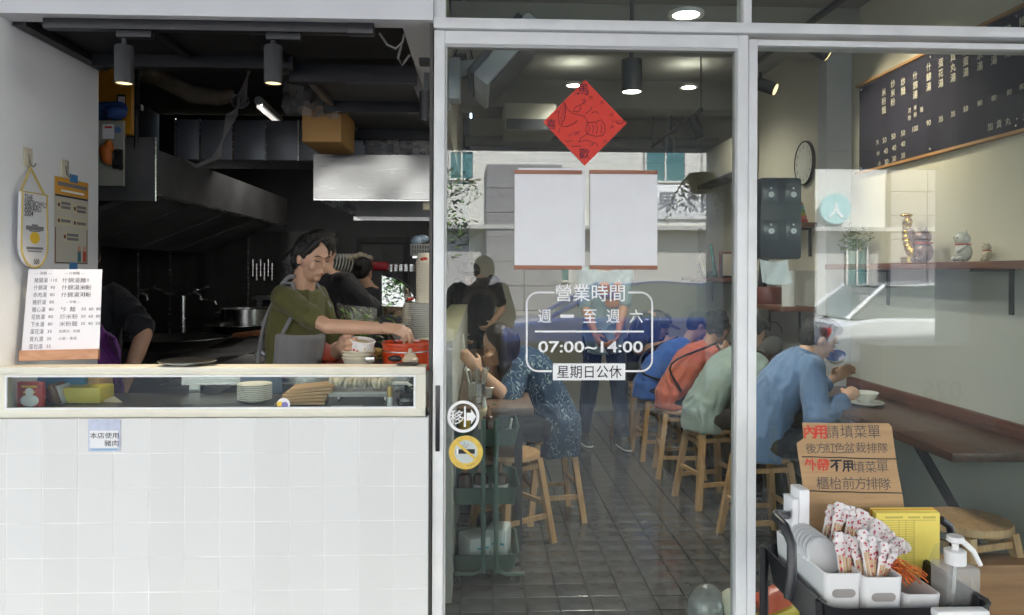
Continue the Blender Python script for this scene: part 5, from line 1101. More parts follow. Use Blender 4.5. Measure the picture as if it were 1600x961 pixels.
for k in range(16): a_ = rg.uniform(0, 6.28); MB().tube([(-.02 + .02 * math.cos(a_), 1.45 + .02 * math.sin(a_), .742), (-.02 + .06 * math.cos(a_), 1.45 + .05 * math.sin(a_), .915)], .0028, 5).build('chopstick', M('steel_chopstick', (.5, .48, .45), .35, .5), cu)
MB().tube([W(725, 545, 2.0), W(724, 532, 2.0), W(723, 522, 2.0)], .006, 6).solo('spoon', CERAM, 'upright white spoon standing beside the bowls on the side table', 'spoon')

# green three-tier trolley
gt = thing('green_trolley', 'grey-green three-tier trolley with condiments inside the door', 'trolley', W(757, 905, 1.0)); GRN = M('green_enamel', (.075, .125, .105), .42, var=.08)
def tray(px0, px1, z, h, Y0, Y1, par, mat, nm='tray'):
    x0, x1 = W(px0, 500, Y0).x, W(px1, 500, Y0).x; r = .04; th = .004
    def rr(x0, x1, y0, y1, r, z): return [(cx_ + r * math.cos(R(a)), cy_ + r * math.sin(R(a)), z) for cx_, cy_, a0 in ((x1 - r, y1 - r, 0), (x0 + r, y1 - r, 90), (x0 + r, y0 + r, 180), (x1 - r, y0 + r, 270)) for a in (a0, a0 + 30, a0 + 60, a0 + 90)]
    mb = MB(); mb.rings([rr(x0 + .015, x1 - .015, Y0 + .015, Y1 - .015, r, z), rr(x0, x1, Y0, Y1, r, z + h), rr(x0 - .004, x1 + .004, Y0 - .004, Y1 + .004, r, z + h + .004), rr(x0 + th, x1 - th, Y0 + th, Y1 - th, r, z + h), rr(x0 + .015 + th, x1 - .015 - th, Y0 + .015 + th, Y1 - .015 - th, r, z + th)]); return mb.build(nm, mat, par)
TZ = [(W(757, 699, 1.0).z, W(757, 672, 1.0).z), (W(757, 790, 1.0).z, W(757, 763, 1.0).z), (W(757, 893, 1.0).z, W(757, 868, 1.0).z)]
for z0, z1 in TZ: tray(705, 812, z0, z1 - z0, 1.0, 1.38, gt, GRN)
for px in (755, 775): MB().tube([W(px, 905 if px < 0 else 895, .985), W(px, 655, .985)], .011, 10).build('post', GRN, gt)
for px in (755, 775): MB().tube([W(px, 895, 1.0) + Vector((0, .40, 0)), W(px, 655, 1.0) + Vector((0, .40, 0))], .011, 10).build('rear_post', GRN, gt)
for s_, px in ((-1, 755), (1, 775)): MB().tube([W(px, 880, .985), W(px + s_ * 6, 893, .985), W(px + s_ * 16, 897, .985), W(px + s_ * 44, 896, .99)], .009, 8).build('foot_bar', GRN, gt)
for px in (711, 806):
    for y in (1.0, 1.36): p = W(px, 899, 1.0); p.y = y; MB().lathe([(.005, -.012), (.022, -.012), (.024, 0), (.022, .012), (.005, .012)], (p.x, y, .025), 16, Matrix.Rotation(R(90), 3, 'X'), True).build('caster', BPLAS, gt)
def bottle(px, Y, z, r, h, mat, capm, lab, band=None):
    x = W(px, 600, Y).x; t = thing('sauce_bottle', lab, 'bottle', (x, Y, z)); MB().lathe([(0, 0), (r, 0), (r, h * .6), (r * .85, h * .68), (r * .35, h * .74), (0, h * .74)], (x, Y, z), 20).build('body', mat, t); MB().lathe([(0, h * .742), (r * .4, h * .742), (r * .36, h * .8), (r * .12, h), (0, h)], (x, Y, z), 14).build('nozzle', capm, t)
    if band: MB().lathe([(r * 1.01, h * .15), (r * 1.03, h * .15), (r * 1.03, h * .42), (r * 1.01, h * .42)], (x, Y, z), 20, None, True).build('label_band', band, t)
SOY = M('soy_brown', (.05, .018, .01), .25); CLB = M('clear_brown', (.22, .10, .05), .3)
zt0 = TZ[0][0] + .005; zt1 = TZ[1][0] + .005
bottle(764, 1.08, zt0, .032, .17, SOY, CLB, 'dark soy sauce squeeze bottle in the top tray'); bottle(757, 1.2, zt0, .03, .19, M('cream_sauce', (.48, .42, .3), .4), WPLAS, 'cream sauce bottle behind the soy bottle'); bottle(726, 1.1, zt0, .026, .15, M('yellow_sauce', (.4, .28, .03), .4), CLB, 'yellow sauce bottle at the left of the top tray')
mb = MB().lathe([(0, 0), (.035, 0), (.04, .045), (.036, .045), (.032, .006), (0, .006)], (W(795, 600, 1.15).x, 1.15, zt0), 20); mb.solo('condiment_cup', STEEL, 'small steel condiment cup with spoon in the top tray', 'cup'); MB().tube([(W(795, 600, 1.15).x, 1.15, zt0 + .02), (W(800, 600, 1.12).x, 1.12, zt0 + .1)], [.008, .005], 6).solo('condiment_spoon', CERAM, 'white spoon standing in the condiment cup', 'spoon')
for k, (px, lab) in enumerate(((727, 'brown sauce bottle at the left of the middle tray'), (752, 'labelled brown bottle in the middle of the middle tray'), (782, 'labelled brown bottle at the right of the middle tray'))): bottle(px, 1.1, zt1, .034, .16, SOY, CLB, lab, PAPER if k else None)
NAP = M('napkin_wrap', (.55, .60, .60), .35, var=.1); TEALP = M('teal_print', (.05, .28, .36), .5, var=0)
for k, (px, py, w_, h_, rz, lab) in enumerate(((742, 829, .115, .12, 25, 'left wrapped napkin pack in the bottom tray'), (779, 829, .10, .15, -12, 'right wrapped napkin pack in the bottom tray'))):
    p = W(px, py, 1.14); z_ = TZ[2][0] + .006 + h_ / 2; t = thing('napkin_pack', lab, 'napkins', (p.x, 1.14 + k * .02, z_ - h_ / 2)); rm = Matrix.Rotation(R(rz), 3, 'Z'); MB().box((p.x, 1.14 + k * .02, z_), (w_, .14, h_), rm, .012).build('pack', NAP, t)
    for j in range(4): MB().box(Vector((p.x, 1.14 + k * .02, z_)) + rm @ Vector((-.03 + j * .02, -.0708, -.03 + (j % 2) * .04)), (.018, .001, .01), rm).build('print', TEALP, t)
pbg = MB(); pbg.ell(W(1105, 955, .32), (.075, .07, .1)); pbg.ell(W(1098, 935, .32), (.035, .04, .05)); pbg.ell(W(1120, 950, .34), (.04, .05, .07)); pbg.solo('plastic_bag', M('grey_clear_bag', (.22, .22, .22), .12, var=.4, vs=14, bump=.9, bs=18), 'crumpled grey plastic bag on the floor beside the door stile', 'bag')
ss = thing('snack_bag', 'red and yellow snack package at the foot of the window', 'package', W(1210, 975, .25)); MB().box(W(1207, 940, .25), (.12, .06, .09), Matrix.Rotation(R(-25), 3, 'Y'), .015).build('red_part', M('red_pack', (.55, .08, .03), .35), ss); MB().box(W(1214, 962, .24), (.15, .07, .05), Matrix.Rotation(R(-22), 3, 'Y'), .015).build('yellow_part', M('yellow_pack', (.55, .40, .03), .35), ss)
MB().ell(W(1143, 950, .3), (.05, .05, .07)).solo('cream_pot', M('cream_plastic2', (.5, .48, .38), .5), 'cream pot standing behind the window mullion', 'pot')

# ------------------------------------------------------------------ black trolley outside, lower right
bt = thing('black_trolley', 'black trolley outside the window carrying takeaway supplies', 'trolley', W(1390, 1400, -.6)); TY0, TY1 = -.78, -.36
BZ = W(1400, 952, TY0).z
tray(1298, 1560, BZ - .09, .09, TY0, TY1, bt, BPLAS)
tray(1298, 1560, BZ - .5, .09, TY0, TY1, bt, BPLAS)
xl, xr = W(1298, 900, TY0).x, W(1560, 900, TY0).x
for x in (xl + .0, xr - .0):
    for y in (TY0 + .05, TY1 - .02): MB().cyl((x, y, .03), (x, y, BZ - .0), .012, seg=10).build('post', BPLAS, bt)
for x, y in ((xl, TY0 + .05), (xl, TY1 - .02), (xr, TY0 + .05), (xr, TY1 - .02)): MB().lathe([(.005, -.012), (.027, -.012), (.03, 0), (.027, .012), (.005, .012)], (x, y, .03), 16, Matrix.Rotation(R(90), 3, 'X'), True).build('caster', BPLAS, bt)
def hoop(pts, nm): MB().tube(pts, .011, 10).build(nm, BPLAS, bt)
hoop([W(1232, 935, -.74), W(1237, 900, -.74), W(1237, 850, -.72), W(1226, 822, -.70), W(1212, 808, -.66), W(1214, 803, -.55), W(1240, 806, -.42), W(1244, 840, -.4), (W(1244, 860, -.4).x, -.4, BZ)], 'left_handle')
hoop([W(1470, 812, -.4), W(1484, 822, -.4), W(1490, 850, -.4), W(1489, 900, -.4), (W(1489, 900, -.4).x, -.4, BZ)], 'right_handle')
cs = thing('cardboard_sign', 'hand-lettered cardboard queue sign standing on the black trolley', 'sign', W(1345, 880, -.45))
def cq(u, v, o=0.): p = W(u, v, -.46); p.y += (900 - v) * .00035 - o; return p
ol = [(1274, 670), (1330, 671), (1414, 671), (1418, 676), (1420, 740), (1424, 783), (1426, 880), (1270, 880), (1266, 760), (1262, 702), (1274, 694)]
MB().rings([[cq(u, v) for u, v in ol], [cq(u, v, -.004) for u, v in ol]]).build('board', CARD, cs, smooth=False)
sp = PXM(-.46); TR = Matrix.Rotation(R(-8), 3, 'X') @ FRONT
MARK = M('marker_ink', (.10, .08, .07), .7, var=0)
def sgn(s, px, py, h, m, b=.0): text(s, h * sp, cq(px, py, .0015), m, cs, TR, b)
for s, xs_, py, h, m, b in (('內用', (1284, 1301), 684, 22, REDINK, .02), ('請填菜單', (1321, 1344, 1366, 1388), 683, 21, MARK, 0), ('後方紅色盆栽排隊', (1284, 1300, 1315, 1330, 1346, 1364, 1382, 1400), 709, 17, MARK, 0), ('外帶', (1281, 1301), 734, 20, REDINK, .02), ('不用', (1322, 1340), 736, 19, INK, .03), ('填菜單', (1358, 1377, 1396), 737, 19, MARK, 0), ('櫃枱前方排隊', (1298, 1318, 1339, 1358, 1377, 1397), 763, 20, MARK, 0)):
    for ch, x_ in zip(s, xs_): sgn(ch, x_, py + random.uniform(-1, 1), h, m, b)
for y_ in (722, 774): MB().tube([cq(1268 + k * 15.5, y_ + random.uniform(-.6, .6) + k * .4, .001) for k in range(11)], .0016, 5).build('marker_line', INK, cs)
MB().tube([cq(1264 + k * 15.5, 746, .0005) for k in range(11)], .0006, 4).build('fold_line', M('fold_orange', (.38, .17, .07), .8, var=0), cs)
# white baskets
def basket(px0, px1, y0, y1, zt, label, slot=True, taper=.006):
    x0, x1 = W(px0, 900, y0).x, W(px1, 900, y0).x; t = thing('white_basket', label, 'basket', ((x0 + x1) / 2, (y0 + y1) / 2, BZ - .082)); z0 = BZ - .082; h = zt - z0; th = .003
    def rr(e, z): 
        r = .014; X0, X1_, Y0, Y1 = x0 + e, x1 - e, y0 + e, y1 - e
        return [(cx_ + r * math.cos(R(a)), cy_ + r * math.sin(R(a)), z) for cx_, cy_, a0 in ((X1_ - r, Y1 - r, 0), (X0 + r, Y1 - r, 90), (X0 + r, Y0 + r, 180), (X1_ - r, Y0 + r, 270)) for a in (a0, a0 + 30, a0 + 60, a0 + 90)]
    MB().rings([rr(taper, z0), rr(0, zt), rr(th, zt + .001), rr(taper + th, z0 + th)]).build('shell', WPLAS, t)
    if slot:
        c_ = Vector(((x0 + x1) / 2, y0 - .0005, zt - .045)); mb = MB(); w_ = (x1 - x0) * .26
        pts = [(w_ * .75 + .010 * math.cos(R(a)), .010 * math.sin(R(a))) for a in range(-90, 91, 30)] + [(-w_ * .75 + .010 * math.cos(R(a)), .010 * math.sin(R(a))) for a in range(90, 271, 30)]
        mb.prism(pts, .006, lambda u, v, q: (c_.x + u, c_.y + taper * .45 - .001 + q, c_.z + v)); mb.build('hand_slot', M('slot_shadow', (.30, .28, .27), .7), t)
    return (x0, x1)
b1 = basket(1289, 1349, -.72, -.42, W(1320, 897, -.72).z, 'left white plastic basket holding round lids on the black trolley')
b2 = basket(1350, 1413, -.73, -.44, W(1380, 903, -.73).z, 'middle white plastic basket holding wrapped chopsticks')
b3 = basket(1414, 1473, -.72, -.45, W(1440, 930, -.72).z, 'right low white basket holding orange rubber bands', False)
for k in range(7):
    p = Vector(((b1[0] + b1[1]) / 2 - .004, -.62 + k * .02, W(1290, 872, -.6).z + .012)); MB().lathe([(0, 0), (.02, .0), (.022, .004), (.040, .004), (.044, 0), (.046, .002), (.041, .007), (.02, .007), (0, .004)], p, 24, Matrix.Rotation(R(62), 3, 'X') @ Matrix.Rotation(R(8), 3, 'Y')).solo('cup_lid', M('clear_lid', (.60, .61, .62), .25, var=.04), 'translucent round cup lid in the left basket', 'lid', 'cup lids in the basket')
# wrapped chopsticks
WRAP = M('paper_wrap', (.70, .66, .66), .55, var=.12, vs=40); STK = M('bamboo', (.55, .38, .22), .6, var=.1, vs=40)
def mk_cks(seed):
  cks = thing('wrapped_chopsticks', 'x', 'chopsticks', (0, 0, 0), 'paper wrapped chopsticks in the baskets')
  mb = MB(); rg = random.Random(seed)
  prof = [(.009, 0), (.0092, .06), (.0092, .13), (.0095, .175), (.012, .186), (.009, .194), (.0135, .202), (.010, .210), (.0145, .216), (.009, .224)]
  mb.rings([[(math.cos(k * math.pi / 4) * r * (1 if i < 4 else rg.uniform(.7, 1.35)), math.sin(k * math.pi / 4) * r * .55 * (1 if i < 4 else rg.uniform(.4, 1.4)), z) for k in range(8)] for i, (r, z) in enumerate(prof)]); mb.build('wrapper', WRAP, cks)
  for s_ in (-1, 1): MB().b2((s_ * .0042 - .0028, -.0062, .002), (s_ * .0042 + .0028, .0, .172)).build('stick', STK, cks)
  pm_ = MB()
  for k in range(9): pm_.ell((rg.uniform(-.0075, -.003) if seed % 2 else rg.uniform(.003, .0075), -.0062, .02 + k * .017), (.0026, .0012, rg.uniform(.0025, .0055)), None, 8, 4)
  for k in range(8): pm_.ell((rg.uniform(-.009, .009), -.0062, rg.uniform(.172, .218)), (rg.uniform(.0012, .003), .0018, rg.uniform(.0012, .003)), None, 8, 4)
  pm_.build('red_print', M('crimson_print', (.50, .03, .06), .6, var=0), cks)
  return cks
CKS = [mk_cks(s_) for s_ in (6, 9, 14, 21)]; rg = random.Random(6)
tops = [(1300, 790), (1312, 786), (1322, 790), (1332, 792), (1343, 796), (1352, 800), (1336, 806), (1360, 808), (1370, 812), (1380, 818), (1388, 826), (1396, 834), (1404, 842), (1412, 846), (1420, 852), (1310, 832), (1322, 836), (1332, 840), (1352, 834), (1362, 838), (1372, 842), (1382, 848), (1392, 852), (1400, 858), (1345, 828), (1356, 850), (1340, 856), (1376, 862), (1366, 866), (1390, 866)]
for i, (px, py) in enumerate(tops):
    front = i >= 15; Y = (-.66 if front else -.52) + rg.uniform(-.02, .02); top = W(px, py, Y); botx = (b2[0] + b2[1]) / 2 + rg.uniform(-.02, .022) if px > 1328 else b1[1] - rg.uniform(.012, .03); d = (top - Vector((botx, Y - .02, BZ - .03))); 
    d = d.normalized(); base = top - d * .222
    ya_ = (Vector((0, 1, 0)) - d * d.y).normalized(); q = (Matrix((ya_.cross(d), ya_, d)).transposed() @ Matrix.Rotation(rg.uniform(-.45, .45), 3, 'Z')).to_quaternion()
    o = CKS[i] if i < 4 else dup(CKS[i % 4], base)
    o.location = base; o.rotation_mode = 'QUATERNION'; o.rotation_quaternion = q; o['label'] = 'red and white paper wrapped chopsticks standing in the trolley baskets'
rb_ = MB(); rg = random.Random(17)
for k in range(70):
    c_ = Vector(((b3[0] + b3[1]) / 2 + rg.uniform(-.028, .022), -.6 + rg.uniform(-.08, .07), W(1440, 918, -.72).z + rg.uniform(-.01, .02) + .0)); d = Vector((.6, .3, -.5 + rg.uniform(-.2, .2))).normalized() * .035; rb_.tube([c_ - d, c_ + Vector((0, .006, .006)), c_ + d], .0016, 4)
tag(rb_.solo('rubber_bands', M('orange_rubber', (.70, .16, .03), .5, var=.3, vs=60), 'heap of orange rubber bands in the low basket', 'rubber bands'), kind='stuff')
# yellow order pads in an acrylic holder
YP = M('yellow_paper', (.80, .66, .14), .7, var=.04); OP = M('orange_paper', (.75, .33, .05), .7)
PY_ = -.50
def yq(u, v, y): p = W(u, v, y); return p
for k in range(5):
    x0, x1, y0_ = 1369 + (4 - k) * -2.4, 1468 - (4 - k) * 2.5, 802 - (4 - k) * 2
    y = PY_ + (4 - k) * .007; a, b = W(x0, y0_, y), W(x1, 915, y)
    t = MB().b2((a.x, y, b.z), (b.x, y + .004, a.z)).solo('order_pad', YP if k != 1 else OP, ('frontmost yellow order pad printed with a grid', 'x')[1 if k < 4 else 0] if k == 4 else ['rearmost yellow order pad', 'orange-edged order pad', 'third yellow order pad', 'second yellow order pad from the front'][k] + ' standing on the black trolley', 'order pad', 'order pads on the trolley')
    if k == 4:
        t['label'] = 'frontmost yellow order pad printed with a grid on the black trolley'; gr = MB(); yv = y - .0006
        for j in range(26): q0, q1 = W(1374, 813 + j * 3.6, yv), W(1428 if j else 1463, 813 + j * 3.6 + .3, yv); gr.b2((q0.x, yv, q1.z), (q1.x, yv + .0004, q0.z))
        for x_ in (1374, 1404, 1415, 1428): q0, q1 = W(x_, 813, yv), W(x_ + .6, 904, yv); gr.b2((q0.x, yv - .0003, q1.z), (q1.x, yv - .0001, q0.z))
        gr.build('grid_print', M('olive_print', (.50, .42, .10), .7, var=0), t)
        h_ = MB(); 
        for x0_, x1_ in ((1383, 1411), (1419, 1438), (1442, 1462)): q0, q1 = W(x0_, 807, yv), W(x1_, 810, yv); h_.b2((q0.x, yv, q1.z), (q1.x, yv + .0004, q0.z))
        h_.build('heading_print', M('olive_print', (.28, .24, .06), .7), t)
ah = thing('acrylic_holder', 'clear acrylic holder in front of the yellow order pads', 'holder', W(1450, 940, -.53)); MB().rings([[W(u, v, y_) for u, v in ((1366, 925), (1474, 925), (1474, 846), (1460, 850), (1448, 880), (1440, 905), (1366, 900))] for y_ in (-.53, -.527)]).build('front_plate', glass('acrylic', (.95, .96, .94), .05, 0, .05), ah, smooth=False)
# tall white cartons at the back left
for k, (x0, y0_, x1) in enumerate(((1238, 781, 1248), (1249, 766, 1265))):
    a, b = W(x0, y0_, -.5), W(x1, 900, -.5); MB().b2((a.x, -.5, b.z), (b.x, -.44, a.z), .003).solo('white_carton', PAPER, ('left narrow', 'right wider')[k] + ' white carton at the back of the black trolley', 'carton')
# pump bottle
pbx = thing('pump_bottle', 'clear square pump bottle with white pump on the black trolley', 'bottle', W(1503, 960, -.70)); yb_ = -.70; a, b = W(1477, 889, yb_), W(1531, 955, yb_); cxp = (a.x + b.x) / 2 + .004
BZb = BZ - .08
MB().box((cxp, yb_ + .035, (a.z + BZb) / 2), (b.x - a.x, .07, a.z - BZb), None, .008).build('bottle', M('frosted_plastic', (.52, .53, .52), .18, var=.05, alpha=.38), pbx)
MB().box((cxp, yb_ + .035, BZb + .035), (b.x - a.x - .006, .064, .06), None, .004).build('liquid', M('clear_gel', (.45, .46, .46), .1, var=.05, alpha=.35), pbx)
c0 = Vector((cxp, yb_ + .035, 0)); zc0, zc1, zc2, zc3 = W(1503, 889, yb_).z, W(1503, 868, yb_).z, W(1503, 856, yb_).z, W(1503, 845, yb_).z
MB().lathe([(0, zc0), (.024, zc0), (.024, zc1), (.02, zc1 + .002), (0, zc1 + .002)], c0, 24).build('collar', WPLAS, pbx); MB().cyl(c0 + Vector((0, 0, zc1)), c0 + Vector((0, 0, zc2)), .008).build('stem', WPLAS, pbx); MB().lathe([(0, zc2 - .004), (.012, zc2), (.019, zc2 + .004), (.019, zc3 - .002), (.017, zc3), (0, zc3)], c0, 22).build('pump_head', WPLAS, pbx)
MB().tube([c0 + Vector((.012, 0, (zc2 + zc3) / 2)), W(1521, 861, yb_ + .02), W(1532, 883, yb_ + .02)], [.007, .0065, .0055], 8).build('nozzle', WPLAS, pbx); MB().tube([c0 + Vector((0, 0, zc0)), c0 + Vector((-.003, 0, zc0 - .06)), c0 + Vector((-.015, 0, BZb + .01))], .004, 6).build('dip_tube', WPLAS, pbx)
MB().box(W(1500, 958, -.80), (.12, .03, .02), None, .006).solo('wet_wipe_pack', WPLAS, 'white wet wipe pack at the front edge of the black trolley', 'wipes')
# ------------------------------------------------------------------ people
UP = Vector((0, 0, 1))
def remesh(mb, vox, smooth=5, fold=0., seed=0., stretch=(9, 9, 4)):
    me = bpy.data.meshes.new('tmp'); me.from_pydata(mb.v, [], mb.f)
    bm = bmesh.new(); bm.from_mesh(me); bmesh.ops.recalc_face_normals(bm, faces=bm.faces); bm.to_mesh(me); bm.free()
    o = bpy.data.objects.new('tmp', me); C.objects.link(o)
    m = o.modifiers.new('r', 'REMESH'); m.mode = 'VOXEL'; m.voxel_size = vox; m.use_smooth_shade = True
    s = o.modifiers.new('s', 'SMOOTH'); s.factor = .5; s.iterations = smooth
    dg = bpy.context.evaluated_depsgraph_get(); out = bpy.data.meshes.new_from_object(o.evaluated_get(dg))
    bpy.data.objects.remove(o); bpy.data.meshes.remove(me)
    if fold > 0:
        nr = [v.normal.copy() for v in out.vertices]
        for v, n_ in zip(out.vertices, nr):
            p = Vector((v.co.x * stretch[0] + seed, v.co.y * stretch[1], v.co.z * stretch[2]))
            q = p + 1.3 * noise.noise_vector(p * .6)
            v.co += n_ * fold * ((1 - abs(noise.noise(q))) ** 3 - .15 + .4 * noise.noise(q * 2.3))
    for p in out.polygons: p.use_smooth = True
    return out
def ik(a, t, l1, l2, pole):
    d = t - a; L = min(d.length, (l1 + l2) * .995); d.normalize(); t = a + d * L
    x = (l1 * l1 - l2 * l2 + L * L) / (2 * L); h = math.sqrt(max(l1 * l1 - x * x, 0)); p = Vector(pole); p = (p - d * p.dot(d)).normalized()
    return a + d * x + p * h, t
def basis(f, up=UP):
    f = f.normalized(); l = up.cross(f).normalized(); u = f.cross(l); return f, l, u
def hand(mb, w, hd, pn, side, k, curl=45, spread=1., grip=None):
    """palm, four bent fingers of different length and a thumb leaving the side of the palm"""
    hd = hd.normalized(); pn = (pn - hd * pn.dot(hd)).normalized(); sd_ = hd.cross(pn).normalized() * side
    rot = Matrix((hd, sd_, pn)).transposed()
    mb.ell(w + hd * .045 * k, (.052 * k, .040 * k, .017 * k), rot, 12, 8); mb.caps(w - hd * .03 * k, w + hd * .03 * k, .026 * k, .026 * k)
    for i, (ln, off) in enumerate(((.036, .030), (.042, .010), (.039, -.010), (.030, -.029))):
        b = w + hd * (.082 - .004 * abs(i - 1)) * k + sd_ * off * k * spread; c1, c2, c3 = R(curl * .55), R(curl * 1.2), R(curl * 1.75)
        p1 = b + (hd * math.cos(c1) + pn * math.sin(c1)) * ln * k; p2 = p1 + (hd * math.cos(c2) + pn * math.sin(c2)) * ln * .75 * k; p3 = p2 + (hd * math.cos(c3) + pn * math.sin(c3)) * ln * .6 * k
        mb.caps(b - hd * .01 * k, p1, .0098 * k, .009 * k, 8); mb.caps(p1, p2, .009 * k, .0083 * k, 8); mb.caps(p2, p3, .0083 * k, .007 * k, 8)
    t0 = w + hd * .022 * k + sd_ * .030 * k; t1 = t0 + (hd * .65 + sd_ * .55 + pn * .45).normalized() * .042 * k; t2 = t1 + (hd * .75 - sd_ * .05 + pn * .6).normalized() * .032 * k
    mb.caps(t0, t1, .0135 * k, .011 * k, 8); mb.caps(t1, t2, .011 * k, .0085 * k, 8)
def person(label, pos, face, H=1.68, sit=None, lean=0., head=None, hpitch=10., hyaw=0., rh=None, lh=None, shirt=None, pants=None, shoes=None, sleeve=.6, hair='short', vox=.009, sw=.19, build=1., skin=None, hairm=None, rcurl=50, lcurl=50, rpn=None, lpn=None, hem=.0, feet=None, fold=.014, group=None, pole=None, loc=None, crop_legs=False, hs=1., hsw=1.):
    k = H / 1.72; th = R(face); f = Vector((math.cos(th), math.sin(th), 0)); l = Vector((-math.sin(th), math.cos(th), 0)); skin = skin or SKIN; hairm = hairm or HAIR
    root = thing('person', label, 'person', Vector((pos[0], pos[1], 0)), group)
    def dr(a): return UP * math.cos(R(a)) + f * math.sin(R(a))
    P = Vector((pos[0], pos[1], (sit + .085 * k) if sit is not None else .92 * k))
    mid = P + dr(lean * .55) * .24 * k; nb = mid + dr(lean * 1.15) * .275 * k; dn = dr(lean * 1.15)
    if head is not None:
        hc = Vector(head)
    else: hc = nb + dr(lean * .9 + 6) * .165 * k
    hth = th + R(hyaw); hf = Vector((math.cos(hth), math.sin(hth), 0)); hf = (hf * math.cos(R(hpitch)) - UP * math.sin(R(hpitch))); hf, hl, hu = basis(hf)
    # joints
    SH = {s: nb - dn * .045 * k + l * s * sw * k * .93 for s in (1, -1)}
    AR = {}
    for s, t in ((1, lh), (-1, rh)):
        if t is None: t = SH[s] + f * .08 - UP * .5 * k + l * s * .06
        pl = pole[s] if pole and s in pole else (l * s * .45 - UP - f * .25)
        AR[s] = ik(SH[s], Vector(t), .285 * k, .25 * k, pl)
    LEG = {}
    for s in (1, -1):
        hp = P + l * s * .088 * k - UP * .02 * k
        if sit is not None:
            kn = hp + f * .40 * k + l * s * .03 + UP * (.0); fo = kn + f * .03 - UP * (kn.z - .085 * k)
        else:
            an = Vector((pos[0], pos[1], .085 * k)) + l * s * .10 * k + (Vector(feet[0 if s == 1 else 1]) if feet else Vector((0, 0, 0)))
            kn = (hp + an) / 2 + f * .025; fo = an
        LEG[s] = (hp, kn, fo)
    # body (skin), one continuous surface
    mb = MB()
    def loft(st, e=0., mbx=None):
        rs = []
        for c_, ax, w_, d_ in st:
            ax = ax.normalized(); ff = (f - ax * f.dot(ax)).normalized(); rs.append([c_ + l * (w_ * build + e) * math.cos(a * math.pi / 8) + ff * (d_ * build + e) * math.sin(a * math.pi / 8) for a in range(16)])
        (mbx or mb).rings(rs)
    tor = [(P - dr(0) * .07 * k, UP, .15 * k, .105 * k), (P + UP * .03 * k, UP, .165 * k, .115 * k), (mid - dr(lean * .5) * .06 * k, dr(lean * .6), .150 * k, .105 * k), (mid + dn * .07 * k, dn, .163 * k, .112 * k), (mid + dn * .16 * k, dn, .170 * k, .108 * k), (nb - dn * .05 * k, dn, .150 * k, .085 * k), (nb + dn * .0 * k, dn, .085 * k, .062 * k), (nb + dn * .025 * k, dn, .058 * k, .055 * k)]
    loft(tor, -.010 if shirt else 0.)
    mb.caps(nb - dn * .04 * k, hc - hu * .045 * k - hf * .018 * k, .057 * k, .05 * k)
    kh = k * hs
    HR = Matrix((hf, hl, hu)).transposed()
    mb.ell(hc + hu * .022 * kh - hf * .008 * kh, (.097 * kh, .078 * kh, .098 * kh), HR, 20, 14); mb.ell(hc + hf * .022 * kh - hu * .045 * kh, (.068 * kh, .054 * kh, .074 * kh), HR, 18, 12); mb.ell(hc + hf * .064 * kh - hu * .094 * kh, (.021 * kh, .021 * kh, .018 * kh), HR)
    mb.caps(hc + hf * .091 * kh + hu * .012 * kh, hc + hf * .105 * kh - hu * .024 * kh, .006 * kh, .0098 * kh, 8); mb.ell(hc + hf * .088 * kh - hu * .060 * kh, (.012 * kh, .022 * kh, .011 * kh), HR); mb.ell(hc + hf * .082 * kh + hu * .026 * kh, (.014 * kh, .046 * kh, .011 * kh), HR)
    for s in (1, -1):
        mb.ell(hc + hl * s * .077 * kh - hf * .006 * kh - hu * .008 * kh, (.017 * kh, .009 * kh, .030 * kh), HR); mb.ell(hc + hl * s * .036 * kh + hf * .058 * kh - hu * .030 * kh, (.025 * kh, .021 * kh, .028 * kh), HR)
        e, wv = AR[s]; mb.caps(SH[s] - l * s * .012, e, .044 * k * build, .040 * k * build); mb.caps(e, e + (wv - e) * .35, .041 * k * build, .040 * k * build); mb.caps(e + (wv - e) * .35, wv, .040 * k * build, .026 * k)
        hd = (wv - e); pn = (rpn if s == -1 else lpn); pn = Vector(pn) if pn else (-l * s + hd.normalized() * .01)
        hand(mb, wv, hd, pn, s if False else -s, k, rcurl if s == -1 else lcurl)
        hp, kn, fo = LEG[s]; mb.caps(hp, kn, .080 * k * build, .055 * k); mb.caps(kn, fo, .053 * k, .036 * k); mb.caps(fo - f * .03 * k - UP * .03 * k, fo + f * .14 * k - UP * .05 * k, .034 * k, .028 * k)
    me = remesh(mb, vox, 3); me.materials.append(skin)
    for v in me.vertices: v.co -= ORG[root]
    o = bpy.data.objects.new('body', me); C.objects.link(o); o.parent = root
    def wear(nm, m_, mat, vx=None, sm=4, fd=None):
        me_ = remesh(m_, vx or vox, sm, fold if fd is None else fd, pos[0] * 7); me_.materials.append(mat)
        for v in me_.vertices: v.co -= ORG[root]
        o_ = bpy.data.objects.new(nm, me_); C.objects.link(o_); o_.parent = root; ORG[o_] = ORG[root]; return o_
    if shirt:
        m_ = MB(); st = [(P - UP * (.06 + hem) * k, UP, .158 * k, .118 * k)] + tor[1:6] + [(nb - dn * .005 * k, dn, .098 * k, .068 * k)]
        loft(st, .016, m_)
        for s in (1, -1):
            e, wv = AR[s]; m_.caps(SH[s] - l * s * .02, SH[s] + (e - SH[s]) * min(sleeve, 1), .068 * k * build, .060 * k * build)
            if sleeve > 1: m_.caps(e, e + (wv - e) * (sleeve - 1), .058 * k * build, .046 * k * build)
        wear('shirt', m_, shirt)
    if pants:
        m_ = MB(); loft([(P - UP * .085 * k, UP, .158 * k, .112 * k), (P + UP * .05 * k, UP, .166 * k, .116 * k)], .008, m_)
        for s in (1, -1): hp, kn, fo = LEG[s]; m_.caps(hp, kn, .091 * k * build, .066 * k); m_.caps(kn, fo + UP * .03 * k, .064 * k, .052 * k)
        wear('trousers', m_, pants)
